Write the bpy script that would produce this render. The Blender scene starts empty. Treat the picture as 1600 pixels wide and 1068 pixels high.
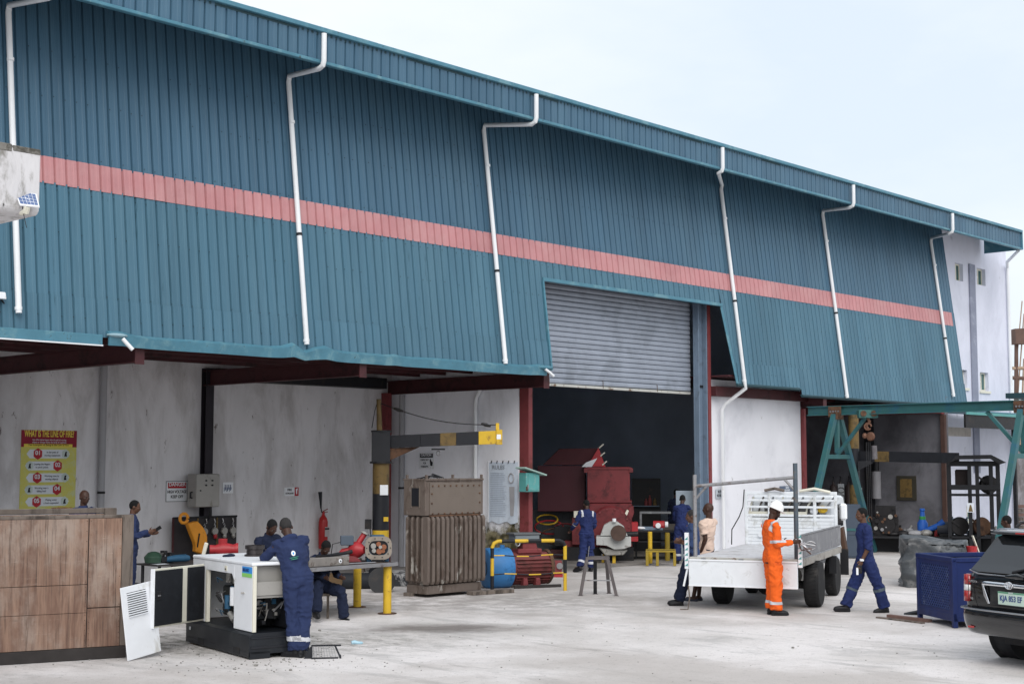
import bpy, bmesh, math, random
import numpy as np
from mathutils import Vector, Matrix, noise
random.seed(7)
R = math.radians
SC = bpy.context.scene
COL = SC.collection

# ------------------------------------------------------------------ camera
CAM_H = 2.5
HEAD = R(42.7); PITCH = math.atan(191/2222)
cam_d = bpy.data.cameras.new('camera'); cam = bpy.data.objects.new('camera', cam_d); COL.objects.link(cam)
cam.location = (0, 0, CAM_H)
cam.rotation_euler = (R(90)+PITCH, 0, HEAD-R(90))
cam_d.lens = 50; cam_d.sensor_width = 36; cam_d.clip_start = .1; cam_d.clip_end = 2000
SC.camera = cam

# ------------------------------------------------------------------ overcast sky
SUN_EL, SUN_AZ = R(40), R(228)      # azimuth of the direction the light comes from, counted from +X
w = bpy.data.worlds.new('World'); SC.world = w; w.use_nodes = True
nt = w.node_tree; nt.nodes.clear()
N = nt.nodes.new; LK = nt.links.new
out = N('ShaderNodeOutputWorld'); bg = N('ShaderNodeBackground'); LK(bg.outputs[0], out.inputs[0])
sky = N('ShaderNodeTexSky'); sky.sky_type = 'NISHITA'; sky.sun_disc = False
sky.sun_elevation = SUN_EL; sky.sun_rotation = R(90)-SUN_AZ; sky.dust_density = 3; sky.air_density = 1
tc = N('ShaderNodeTexCoord'); mp = N('ShaderNodeMapping'); mp.inputs['Scale'].default_value = (1, 1, 2.6)
LK(tc.outputs['Generated'], mp.inputs[0])
nz = N('ShaderNodeTexNoise'); nz.inputs['Scale'].default_value = 1.5; nz.inputs['Detail'].default_value = 6; nz.inputs['Roughness'].default_value = .55
LK(mp.outputs[0], nz.inputs[0])
cr = N('ShaderNodeValToRGB')
cr.color_ramp.elements[0].position = .34; cr.color_ramp.elements[0].color = (.54, .605, .69, 1)
cr.color_ramp.elements[1].position = .66; cr.color_ramp.elements[1].color = (.73, .745, .755, 1)
LK(nz.outputs[0], cr.inputs[0])
sc_ = N('ShaderNodeMix'); sc_.data_type = 'RGBA'; sc_.blend_type = 'MULTIPLY'; sc_.inputs[0].default_value = 1
LK(cr.outputs[0], sc_.inputs[6]); sc_.inputs[7].default_value = (10.4, 10.4, 10.4, 1)
mx = N('ShaderNodeMix'); mx.data_type = 'RGBA'; mx.inputs[0].default_value = .9
LK(sky.outputs[0], mx.inputs[6]); LK(sc_.outputs[2], mx.inputs[7])
LK(mx.outputs[2], bg.inputs[0]); bg.inputs[1].default_value = .112
sun_d = bpy.data.lights.new('sun', 'SUN'); sun = bpy.data.objects.new('sun', sun_d); COL.objects.link(sun)
sun_d.energy = 1.5; sun_d.angle = R(45); sun_d.color = (1, .965, .92)
sv = Vector((math.cos(SUN_EL)*math.cos(SUN_AZ), math.cos(SUN_EL)*math.sin(SUN_AZ), math.sin(SUN_EL)))
sun.rotation_euler = sv.to_track_quat('Z', 'Y').to_euler(); sun.location = sv*60
SC.view_settings.view_transform = 'Standard'; SC.view_settings.look = 'None'
SC.view_settings.exposure = .42; SC.view_settings.gamma = 1
try: SC.view_settings.use_curve_mapping = False
except Exception: pass

# ------------------------------------------------------------------ where a spot of the photograph lies in the place
FPX = 2222.
_f = Vector((math.cos(HEAD)*math.cos(PITCH), math.sin(HEAD)*math.cos(PITCH), math.sin(PITCH)))
_r = Vector((math.sin(HEAD), -math.cos(HEAD), 0)); _u = _r.cross(_f); _c = Vector((0, 0, CAM_H))
def on(px, py, **k):
    d = _f + _r*((px-800)/FPX) - _u*((py-534)/FPX)
    (a, v), = k.items()
    if a == 'd': return _c + d*v
    i = 'xyz'.index(a)
    return _c + d*((v-_c[i])/d[i])
class Spot:
    """a place in the yard: root position, the turn that looks along the line from the camera, and metres per unit"""
    def __init__(s, px, py, z=0, d=None):
        s.p = on(px, py, z=z) if d is None else on(px, py, d=d)
        s.D = (s.p-_c).dot(_f); s.px = px; s.z0 = s.p.z
        s.rz = math.atan2(s.p.y, s.p.x) - R(90); s.k = s.D/FPX/math.cos(math.atan((px-800)/FPX))
        s.py = py
    def x(s, px): return (px-s.px)*s.k*math.cos(math.atan((s.px-800)/FPX))**2
    def z(s, py): return on(s.px, py, d=s.D).z - s.p.z
    @property
    def g(s): return (s.p.x, s.p.y, 0)

# ------------------------------------------------------------------ materials
MATS = {}
def mat(name, col, rough=.7, metal=0, var=.12, vs=3., col2=None, th=.55, soft=.12, cs=2., bump=0., bs=30., stretch=None, spec=.32,
        col3=None, th3=.6, cs3=9., soft3=.05, coat=0, rnd=0):
    """base colour with soft variation; col2 / col3 are patches of dirt, rust or wear with a shape of their own"""
    if name in MATS: return MATS[name]
    def deep(c):
        lum = .25*c[0]+.6*c[1]+.15*c[2]; k = 1 if lum > .4 or any(q in name for q in ('sheet', 'plaster', 'stripe', 'trim', 'skin')) else max(.45, (lum/.4)**.22)
        return tuple(x*k for x in c[:3])
    col = deep(col); col2 = deep(col2) if col2 else None; col3 = deep(col3) if col3 else None
    m = bpy.data.materials.new(name); m.use_nodes = True; t = m.node_tree; n = t.nodes; l = t.links
    b = n['Principled BSDF']
    c = n.new('ShaderNodeTexCoord'); mp = n.new('ShaderNodeMapping'); l.new(c.outputs['Object'], mp.inputs[0])
    if stretch: mp.inputs['Scale'].default_value = stretch
    def noi(s, det=5, ro=.6, dist=0):
        x = n.new('ShaderNodeTexNoise'); x.inputs['Scale'].default_value = s; x.inputs['Detail'].default_value = det
        x.inputs['Roughness'].default_value = ro; x.inputs['Distortion'].default_value = dist; l.new(mp.outputs[0], x.inputs[0]); return x
    def mix(fac, a, bb, ty='MIX'):
        x = n.new('ShaderNodeMix'); x.data_type = 'RGBA'; x.blend_type = ty
        if isinstance(fac, (int, float)): x.inputs[0].default_value = fac
        else: l.new(fac, x.inputs[0])
        for k, v in ((6, a), (7, bb)):
            if isinstance(v, tuple): x.inputs[k].default_value = v if len(v) == 4 else v+(1,)
            else: l.new(v, x.inputs[k])
        return x.outputs[2]
    def thr(o, th, so):
        x = n.new('ShaderNodeMapRange'); x.inputs[1].default_value = th-so; x.inputs[2].default_value = th+so; x.interpolation_type = 'SMOOTHSTEP'
        l.new(o, x.inputs[0]); return x.outputs[0]
    v1 = noi(vs)
    r = n.new('ShaderNodeMapRange'); r.inputs[1].default_value = .25; r.inputs[2].default_value = .75; r.inputs[3].default_value = 1-var; r.inputs[4].default_value = 1+var
    l.new(v1.outputs[0], r.inputs[0])
    cc = n.new('ShaderNodeCombineColor')
    for i in range(3): l.new(r.outputs[0], cc.inputs[i])
    o = mix(1., tuple(col[:3]), cc.outputs[0], 'MULTIPLY')
    if col2: o = mix(thr(noi(cs, 8, .68, .4).outputs[0], th, soft), o, tuple(col2))
    if col3: o = mix(thr(noi(cs3, 8, .7).outputs[0], th3, soft3), o, tuple(col3))
    if rnd:      # every sheet or slat has aged a little differently
        oi = n.new('ShaderNodeObjectInfo'); r3 = n.new('ShaderNodeMapRange'); r3.inputs[3].default_value = 1-rnd; r3.inputs[4].default_value = 1+rnd; l.new(oi.outputs['Random'], r3.inputs[0])
        c3 = n.new('ShaderNodeCombineColor')
        for i in range(3): l.new(r3.outputs[0], c3.inputs[i])
        o = mix(1., o, c3.outputs[0], 'MULTIPLY')
    l.new(o, b.inputs['Base Color'])
    rr = n.new('ShaderNodeMapRange'); rr.inputs[3].default_value = max(.02, rough-.09); rr.inputs[4].default_value = min(1, rough+.09)
    l.new(noi(vs*2.3).outputs[0], rr.inputs[0]); l.new(rr.outputs[0], b.inputs['Roughness'])
    b.inputs['Metallic'].default_value = metal; b.inputs['Specular IOR Level'].default_value = spec
    if coat: b.inputs['Coat Weight'].default_value = coat; b.inputs['Coat Roughness'].default_value = .06
    if bump:
        bp = n.new('ShaderNodeBump'); bp.inputs['Strength'].default_value = 1; bp.inputs['Distance'].default_value = bump
        l.new(noi(bs, 6).outputs[0], bp.inputs['Height']); l.new(bp.outputs[0], b.inputs['Normal'])
    MATS[name] = m
    return m

TEAL = mat('teal painted sheet', (.053, .120, .184), .42, 0, .14, 1.2, (.070, .146, .212), .56, .16, .9, rnd=.055, stretch=(1.6, 1, .16), col3=(.036, .09, .13), th3=.68, cs3=5)
TEAL2 = mat('weathered teal sheet', (.061, .145, .205), .5, 0, .14, 1.6, (.078, .172, .235), .55, .14, 1.2, rnd=.06, stretch=(1.6, 1, .16), col3=(.038, .10, .14), th3=.66, cs3=5)
PINK = mat('faded red stripe sheet', (.47, .215, .225), .5, 0, .12, 1.5, (.50, .26, .265), .55, .15, 1.1, rnd=.06)
TRIM = mat('teal trim', (.072, .20, .27), .48, 0, .15, 4, (.14, .28, .33), .58, .1, 3, col3=(.05, .06, .055), th3=.66, cs3=8)
DTEAL = mat('dark teal soffit', (.035, .085, .105), .6)
PVC = mat('white drain pipe', (.74, .76, .78), .4, 0, .07, 2, (.5, .5, .48), .66, .08, 1.5, stretch=(1, 1, .4))
WALL = mat('white washed plaster', (.74, .745, .79), .9, 0, .07, .8, (.60, .605, .65), .58, .14, .7, stretch=(1, 1, .6), bump=.004, bs=9, col3=(.30, .29, .28), th3=.71, cs3=3.6, soft3=.06)
WALLB = mat('stained grey plaster', (.70, .69, .71), .92, 0, .12, .7, (.50, .485, .49), .54, .11, .8, stretch=(1.3, 1, .4), bump=.006, bs=7, col3=(.14, .12, .11), th3=.67, cs3=7, soft3=.035)
WALLR = mat('shade darkened recess plaster', (.15, .15, .17), .92, 0, .2, .9, (.085, .085, .095), .54, .14, .8, bump=.005, bs=8)  # the canopy's shade in the right recess is put into this dark tone
WALLS = mat('lit white plaster', (.90, .91, .96), .9, 0, .04, .8, (.72, .73, .77), .6, .12, .9, stretch=(1, 1, .5), bump=.004, bs=9)  # white raised to stand in for light missing under the canopy
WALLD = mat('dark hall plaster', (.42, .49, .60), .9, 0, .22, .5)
MOLD = mat('mouldy plaster', (.30, .29, .24), .95, 0, .2, 2, (.07, .065, .035), .50, .12, 2.2, bump=.006, bs=20, col3=(.5, .5, .5), th3=.62, cs3=4)
RED = mat('red oxide steel', (.26, .055, .06), .6, 0, .16, 3, (.17, .04, .035), .6, .08, 3)
MAROON = mat('maroon steel', (.105, .03, .035), .6, 0, .2, 2, (.05, .02, .02), .58, .1, 2)
BLACKM = mat('black steel', (.022, .023, .028), .55, 0, .25, 4, (.05, .04, .035), .6, .08, 5)
STEEL = mat('bare steel', (.33, .33, .34), .45, .8, .15, 6, (.15, .09, .06), .62, .06, 5)
GALV = mat('galvanised slat', (.33, .365, .43), .5, .3, .10, 2.2, (.26, .29, .34), .58, .12, 1.0, col3=(.24, .20, .17), th3=.73, cs3=6, rnd=.05)
BLUECOL = mat('blue grey steel', (.17, .23, .31), .55, 0, .15, 2, (.11, .14, .18), .58, .1, 2)
RUST = mat('rusty steel', (.16, .085, .05), .85, 0, .25, 6, (.07, .04, .03), .55, .1, 5)
YEL = mat('yellow paint', (.62, .40, .03), .5, 0, .12, 4, (.30, .16, .05), .61, .06, 6)
YELD = mat('dirty shaded yellow paint', (.20, .13, .045), .6, 0, .2, 4, (.10, .07, .03), .55, .1, 4)  # dirty yellow, with shade on the cranes darkened into the colour
BLK = mat('black paint', (.024, .026, .034), .5, 0, .2, 5)
WHITE = mat('white paint', (.78, .80, .83), .42, 0, .05, 3, (.60, .60, .58), .63, .07, 3, col3=(.33, .29, .24), th3=.72, cs3=9)
TRUCKW = mat('worn white truck paint', (.70, .73, .76), .5, 0, .07, 3, (.50, .51, .50), .60, .08, 3, col3=(.2, .16, .13), th3=.69, cs3=10)
DIRTY = mat('dirty bed floor', (.60, .60, .62), .7, 0, .15, 3, (.36, .35, .35), .58, .12, 3)
GREYP = mat('dented grey panel', (.16, .17, .18), .55, .3, .15, 3, (.28, .29, .3), .62, .08, 4)
CREAM = mat('cream paint', (.68, .66, .56), .5, 0, .06, 3, (.4, .33, .22), .66, .06, 5)
BEIGE = mat('beige enamel', (.33, .32, .30), .5, 0, .08, 3, (.22, .20, .17), .64, .07, 4)
RUBBER = mat('tyre rubber', (.028, .028, .03), .85, 0, .2, 5, (.08, .075, .07), .62, .1, 4)
GLASSD = mat('dark glass', (.02, .024, .028), .06, 0, .1, 2, spec=.8)
GREENG = mat('green window glass', (.05, .14, .12), .12, 0, .2, 2, spec=.7)
CHROME = mat('chrome', (.75, .76, .78), .12, 1, .02)
CARBLK = mat('black car paint', (.012, .013, .016), .22, 0, .2, 2, (.03, .03, .03), .68, .1, 3, coat=.9)
PLASTB = mat('dark bumper plastic', (.03, .03, .034), .4, 0, .2, 3, (.06, .058, .055), .6, .1, 5)
LAMPR = mat('red lamp lens', (.45, .02, .02), .15, 0, .1, 5, spec=.8)
LAMPW = mat('clear lamp lens', (.7, .7, .7), .12, 0, .1, 5, spec=.8)
MACHR = mat('machine red paint', (.23, .036, .042), .5, 0, .18, 2, (.10, .018, .022), .56, .1, 2, col3=(.30, .12, .10), th3=.70, cs3=9)
BRED = mat('bright red paint', (.44, .032, .04), .4, 0, .12, 4, (.3, .03, .03), .62, .06, 6)
FIRER = mat('extinguisher red', (.50, .03, .03), .3, 0, .08, 4)
BLUE = mat('bright blue paint', (.05, .22, .52), .42, 0, .1, 4, (.03, .14, .34), .62, .08, 4, col3=(.4, .42, .42), th3=.72, cs3=9)
MBLUE = mat('machine blue paint', (.035, .12, .22), .45, 0, .15, 4, (.02, .05, .08), .6, .08, 4)
CAGEB = mat('navy blue enamel', (.018, .035, .15), .42, 0, .12, 4, (.022, .05, .19), .6, .08, 3)
GANT = mat('green gantry paint', (.04, .145, .15), .5, 0, .14, 3, (.03, .13, .2), .58, .1, 2, col3=(.10, .07, .05), th3=.70, cs3=8)
GREENB = mat('green tin paint', (.10, .34, .33), .5, 0, .12, 5, (.3, .36, .33), .63, .06, 6)
TRANS = mat('weathered transformer steel', (.175, .14, .12), .75, 0, .16, 4, (.10, .07, .055), .55, .1, 4, stretch=(1, 1, .35), col3=(.36, .34, .31), th3=.62, cs3=4)
TRANSP = mat('transformer cover', (.185, .152, .128), .7, 0, .08, 3, (.15, .12, .10), .64, .08, 4)
ORANGE = mat('orange guard paint', (.75, .30, .03), .45, 0, .12, 4, (.4, .16, .03), .66, .06, 6)
CONC = mat('weathered concrete block', (.50, .49, .485), .95, 0, .14, 3, (.12, .115, .10), .585, .09, 2.6, bump=.006, bs=25, stretch=(1, 1, .6))
PLINTH = mat('painted concrete plinth', (.42, .42, .42), .9, 0, .15, 4, (.06, .065, .075), .5, .06, 4, bump=.006, bs=20)
WOODG = mat('grey weathered timber', (.20, .165, .14), .85, 0, .2, 6, (.08, .065, .055), .55, .1, 5, stretch=(1, 1, .2), bump=.003, bs=30)
DWOOD = mat('dark wet timber', (.055, .048, .046), .8, 0, .25, 4)
TARP = mat('silver black tarpaulin', (.10, .11, .12), .42, 0, .25, 3, (.22, .22, .22), .56, .1, 2.2, bump=.012, bs=7, col3=(.035, .04, .045), th3=.58, cs3=3)
PAPER = mat('paper', (.66, .70, .75), .7, 0, .03, 3)
INK = mat('black ink', (.03, .03, .04), .7)
INKG = mat('grey print', (.28, .30, .33), .7)
INKR = mat('red print', (.50, .025, .04), .6)
POSTY = mat('yellow poster print', (.58, .55, .13), .6, 0, .06, 4, (.50, .56, .36), .6, .1, 4)
POSTYT = mat('yellow lettering', (.75, .60, .08), .6)
SOLAR = mat('solar cell', (.10, .17, .36), .15, 0, .1, 5, spec=.7)
SKIN = [mat('dark brown skin', (.052, .024, .016), .5, 0, .12, 12), mat('brown skin', (.10, .048, .030), .5, 0, .12, 12)]
HAIR = mat('black hair', (.009, .009, .010), .9, 0, .2, 30, bump=.003, bs=160)
HAIRG = mat('greying cropped hair', (.045, .042, .042), .9, 0, .2, 30, bump=.003, bs=160)
NAVY = mat('blue coverall cloth', (.026, .043, .125), .88, 0, .16, 5, (.034, .056, .155), .58, .12, 4, bump=.006, bs=22)
NAVYD = mat('dark navy cloth', (.013, .022, .06), .9, 0, .15, 5, bump=.006, bs=22)
ROYAL = mat('royal blue cloth', (.019, .034, .14), .85, 0, .16, 5, (.025, .045, .18), .58, .12, 4, bump=.006, bs=22)
HIVIS = mat('orange hi-vis cloth', (.85, .13, .012), .8, 0, .08, 5, (.70, .10, .015), .58, .1, 4, bump=.006, bs=22)
REFL = mat('silver reflective tape', (.52, .53, .56), .45, 0, .06, 8)
PEACH = mat('peach shirt cloth', (.66, .50, .41), .9, 0, .05, 5, bump=.005, bs=22)
SHOE = mat('black boot leather', (.018, .018, .022), .55, 0, .2, 9)
SANDAL = mat('sandal', (.05, .06, .09), .7)
EYEW = mat('eye white', (.22, .19, .17), .4); 
HELM = mat('white helmet shell', (.82, .82, .81), .3, 0, .03, 4)
COPPER = mat('copper coloured hoist', (.20, .10, .065), .5, .4, .2, 9)
ALU = mat('raw aluminium casting', (.36, .35, .33), .55, .5, .2, 8, (.12, .1, .09), .6, .08, 8)
COPC = mat('copper winding', (.33, .13, .07), .5, .5, .2, 20)
CREMH = mat('pale gearbox housing', (.46, .47, .46), .6, 0, .1, 5, (.22, .2, .19), .62, .08, 5)
BLUETARP = mat('blue plastic', (.02, .12, .5), .5, 0, .15, 8)
CYLG = mat('grey gas cylinder', (.10, .10, .105), .5, 0, .15, 6)
CABG = mat('blue grey cabinet paint', (.075, .10, .14), .55, 0, .12, 3)
BRONZE = mat('brown leather', (.10, .05, .03), .7)
STKB = mat('sticker blue', (.05, .3, .75), .4); STKG = mat('sticker green', (.25, .6, .15), .4)

def ground_material():
    m = bpy.data.materials.new('worn pale concrete'); m.use_nodes = True; t = m.node_tree; n = t.nodes; l = t.links; b = n['Principled BSDF']
    tc = n.new('ShaderNodeTexCoord')
    def noi(s, det=6, ro=.6, sc=None, dist=0):
        mp = n.new('ShaderNodeMapping'); l.new(tc.outputs['Object'], mp.inputs[0])
        if sc: mp.inputs['Scale'].default_value = sc; mp.inputs['Rotation'].default_value = (0, 0, R(47))
        x = n.new('ShaderNodeTexNoise'); x.inputs['Scale'].default_value = s; x.inputs['Detail'].default_value = det; x.inputs['Roughness'].default_value = ro
        x.inputs['Distortion'].default_value = dist; l.new(mp.outputs[0], x.inputs[0]); return x.outputs[0]
    def ramp(o, a, bb):
        x = n.new('ShaderNodeMapRange'); x.inputs[1].default_value = a; x.inputs[2].default_value = bb; x.interpolation_type = 'SMOOTHSTEP'; l.new(o, x.inputs[0]); return x.outputs[0]
    def mul(a, bb):
        x = n.new('ShaderNodeMath'); x.operation = 'MULTIPLY'
        for i, v in ((0, a), (1, bb)):
            if isinstance(v, (int, float)): x.inputs[i].default_value = v
            else: l.new(v, x.inputs[i])
        return x.outputs[0]
    def mix(fac, a, bb):
        x = n.new('ShaderNodeMix'); x.data_type = 'RGBA'; l.new(fac, x.inputs[0])
        for k, v in ((6, a), (7, bb)):
            if isinstance(v, tuple): x.inputs[k].default_value = v+(1,)
            else: l.new(v, x.inputs[k])
        return x.outputs[2]
    def blob(cx, cy, rx, ry, rot):
        mp = n.new('ShaderNodeMapping'); mp.vector_type = 'TEXTURE'; l.new(tc.outputs['Object'], mp.inputs[0])
        mp.inputs['Location'].default_value = (cx, cy, 0); mp.inputs['Rotation'].default_value = (0, 0, rot); mp.inputs['Scale'].default_value = (rx, ry, 50)
        x = n.new('ShaderNodeVectorMath'); x.operation = 'LENGTH'; l.new(mp.outputs[0], x.inputs[0])
        a = n.new('ShaderNodeMath'); a.operation = 'MULTIPLY_ADD'; l.new(noi(2.2, 6, .7), a.inputs[0]); a.inputs[1].default_value = -1.3; l.new(x.outputs['Value'], a.inputs[2])
        r = n.new('ShaderNodeMapRange'); r.inputs[1].default_value = .55; r.inputs[2].default_value = -.25; l.new(a.outputs[0], r.inputs[0]); return r.outputs[0]
    c = mix(ramp(noi(.35, 7, .62), .35, .68), (.74, .705, .695), (.56, .53, .51))
    c = mix(mul(ramp(noi(1.1, 8, .7, (1, .35, 1), .6), .5, .66), .6), c, (.36, .35, .34))
    c = mix(mul(ramp(noi(.16, 5, .6), .46, .60), .7), c, (.42, .385, .36))
    c = mix(mul(ramp(noi(.8, 8, .8, (1, .12, 1)), .60, .68), .45), c, (.20, .185, .17))
    c = mix(mul(ramp(noi(9, 8, .75), .54, .68), .6), c, (.28, .265, .25))
    c = mix(mul(ramp(noi(45, 4, .7), .57, .68), .6), c, (.26, .24, .22))
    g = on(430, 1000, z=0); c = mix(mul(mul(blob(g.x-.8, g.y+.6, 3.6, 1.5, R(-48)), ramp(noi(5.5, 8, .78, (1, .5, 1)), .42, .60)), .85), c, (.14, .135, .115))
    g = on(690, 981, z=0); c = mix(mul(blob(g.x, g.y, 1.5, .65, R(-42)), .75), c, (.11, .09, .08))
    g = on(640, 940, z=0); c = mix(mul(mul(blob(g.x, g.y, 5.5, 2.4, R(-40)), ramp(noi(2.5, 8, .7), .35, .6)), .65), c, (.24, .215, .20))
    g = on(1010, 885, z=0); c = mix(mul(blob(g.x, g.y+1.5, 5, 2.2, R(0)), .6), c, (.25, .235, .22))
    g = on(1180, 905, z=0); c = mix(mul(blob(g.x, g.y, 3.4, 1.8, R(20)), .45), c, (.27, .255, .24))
    l.new(c, b.inputs['Base Color']); b.inputs['Roughness'].default_value = .88; b.inputs['Specular IOR Level'].default_value = .3
    bp = n.new('ShaderNodeBump'); bp.inputs['Distance'].default_value = .012; l.new(noi(14, 8, .75), bp.inputs['Height']); l.new(bp.outputs[0], b.inputs['Normal'])
    return m

def wood_material():
    m = bpy.data.materials.new('weathered plywood'); m.use_nodes = True; t = m.node_tree; n = t.nodes; l = t.links; b = n['Principled BSDF']
    tc = n.new('ShaderNodeTexCoord'); oi = n.new('ShaderNodeObjectInfo')
    def noi(s, sc, det=7, ro=.65, d=0):
        mp = n.new('ShaderNodeMapping'); l.new(tc.outputs['Object'], mp.inputs[0]); mp.inputs['Scale'].default_value = sc
        x = n.new('ShaderNodeTexNoise'); x.inputs['Scale'].default_value = s; x.inputs['Detail'].default_value = det; x.inputs['Roughness'].default_value = ro; x.inputs['Distortion'].default_value = d
        l.new(mp.outputs[0], x.inputs[0]); return x.outputs[0]
    def ramp(o, a, bb):
        x = n.new('ShaderNodeMapRange'); x.inputs[1].default_value = a; x.inputs[2].default_value = bb; x.interpolation_type = 'SMOOTHSTEP'; l.new(o, x.inputs[0]); return x.outputs[0]
    def mix(fac, a, bb):
        x = n.new('ShaderNodeMix'); x.data_type = 'RGBA'
        if isinstance(fac, float): x.inputs[0].default_value = fac
        else: l.new(fac, x.inputs[0])
        for k, v in ((6, a), (7, bb)):
            if isinstance(v, tuple): x.inputs[k].default_value = v+(1,)
            else: l.new(v, x.inputs[k])
        return x.outputs[2]
    c = mix(ramp(noi(2.2, (2.6, 1, .25), d=1.2), .34, .66), (.30, .19, .135), (.15, .082, .058))
    c = mix(ramp(noi(1.1, (1, 1, .7)), .42, .62), c, (.33, .26, .215))
    c = mix(ramp(noi(6, (3, 1, .12), 8, .7), .56, .68), c, (.09, .055, .042))
    c = mix(ramp(noi(3.5, (.3, 1, 2.2), 8, .75), .60, .72), c, (.15, .11, .09))
    c = mix(ramp(noi(22, (1.4, 1, .06), 8, .7), .50, .72), c, (.085, .055, .042)); c = mix(ramp(noi(9, (.25, 1, 3), 8, .8), .60, .70), c, (.40, .32, .27))
    l.new(c, b.inputs['Base Color']); b.inputs['Roughness'].default_value = .82
    bp = n.new('ShaderNodeBump'); bp.inputs['Distance'].default_value = .004; l.new(noi(14, (2, 1, .15)), bp.inputs['Height']); l.new(bp.outputs[0], b.inputs['Normal'])
    return m
PLY = wood_material()
def side_wall_material():
    m = WALLS.copy(); m.name = 'white plaster with mould at the foot'; t = m.node_tree; n = t.nodes; l = t.links; b = n['Principled BSDF']
    src = b.inputs['Base Color'].links[0].from_socket
    tc = n.new('ShaderNodeTexCoord'); sx_ = n.new('ShaderNodeSeparateXYZ'); l.new(tc.outputs['Object'], sx_.inputs[0])
    nz = n.new('ShaderNodeTexNoise'); nz.inputs['Scale'].default_value = 2.2; nz.inputs['Detail'].default_value = 9; nz.inputs['Roughness'].default_value = .72; l.new(tc.outputs['Object'], nz.inputs[0])
    a = n.new('ShaderNodeMath'); a.operation = 'MULTIPLY_ADD'; l.new(nz.outputs[0], a.inputs[0]); a.inputs[1].default_value = -1.7; l.new(sx_.outputs['Z'], a.inputs[2])
    r = n.new('ShaderNodeMapRange'); r.inputs[1].default_value = .42; r.inputs[2].default_value = .08; l.new(a.outputs[0], r.inputs[0])
    a2 = n.new('ShaderNodeMath'); a2.operation = 'MULTIPLY_ADD'; l.new(nz.outputs[0], a2.inputs[0]); a2.inputs[1].default_value = -1.2; l.new(sx_.outputs['Y'], a2.inputs[2])
    r2 = n.new('ShaderNodeMapRange'); r2.inputs[1].default_value = 23.1; r2.inputs[2].default_value = 22.3; l.new(a2.outputs[0], r2.inputs[0])
    mu = n.new('ShaderNodeMath'); mu.operation = 'MULTIPLY'; l.new(r.outputs[0], mu.inputs[0]); l.new(r2.outputs[0], mu.inputs[1])
    n2 = n.new('ShaderNodeTexNoise'); n2.inputs['Scale'].default_value = 6; n2.inputs['Detail'].default_value = 8; l.new(tc.outputs['Object'], n2.inputs[0])
    c = n.new('ShaderNodeValToRGB'); c.color_ramp.elements[0].position = .4; c.color_ramp.elements[0].color = (.05, .045, .022, 1); c.color_ramp.elements[1].position = .66; c.color_ramp.elements[1].color = (.26, .23, .14, 1); l.new(n2.outputs[0], c.inputs[0])
    x = n.new('ShaderNodeMix'); x.data_type = 'RGBA'; l.new(mu.outputs[0], x.inputs[0]); l.new(src, x.inputs[6]); l.new(c.outputs[0], x.inputs[7]); l.new(x.outputs[2], b.inputs['Base Color'])
    return m

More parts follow.
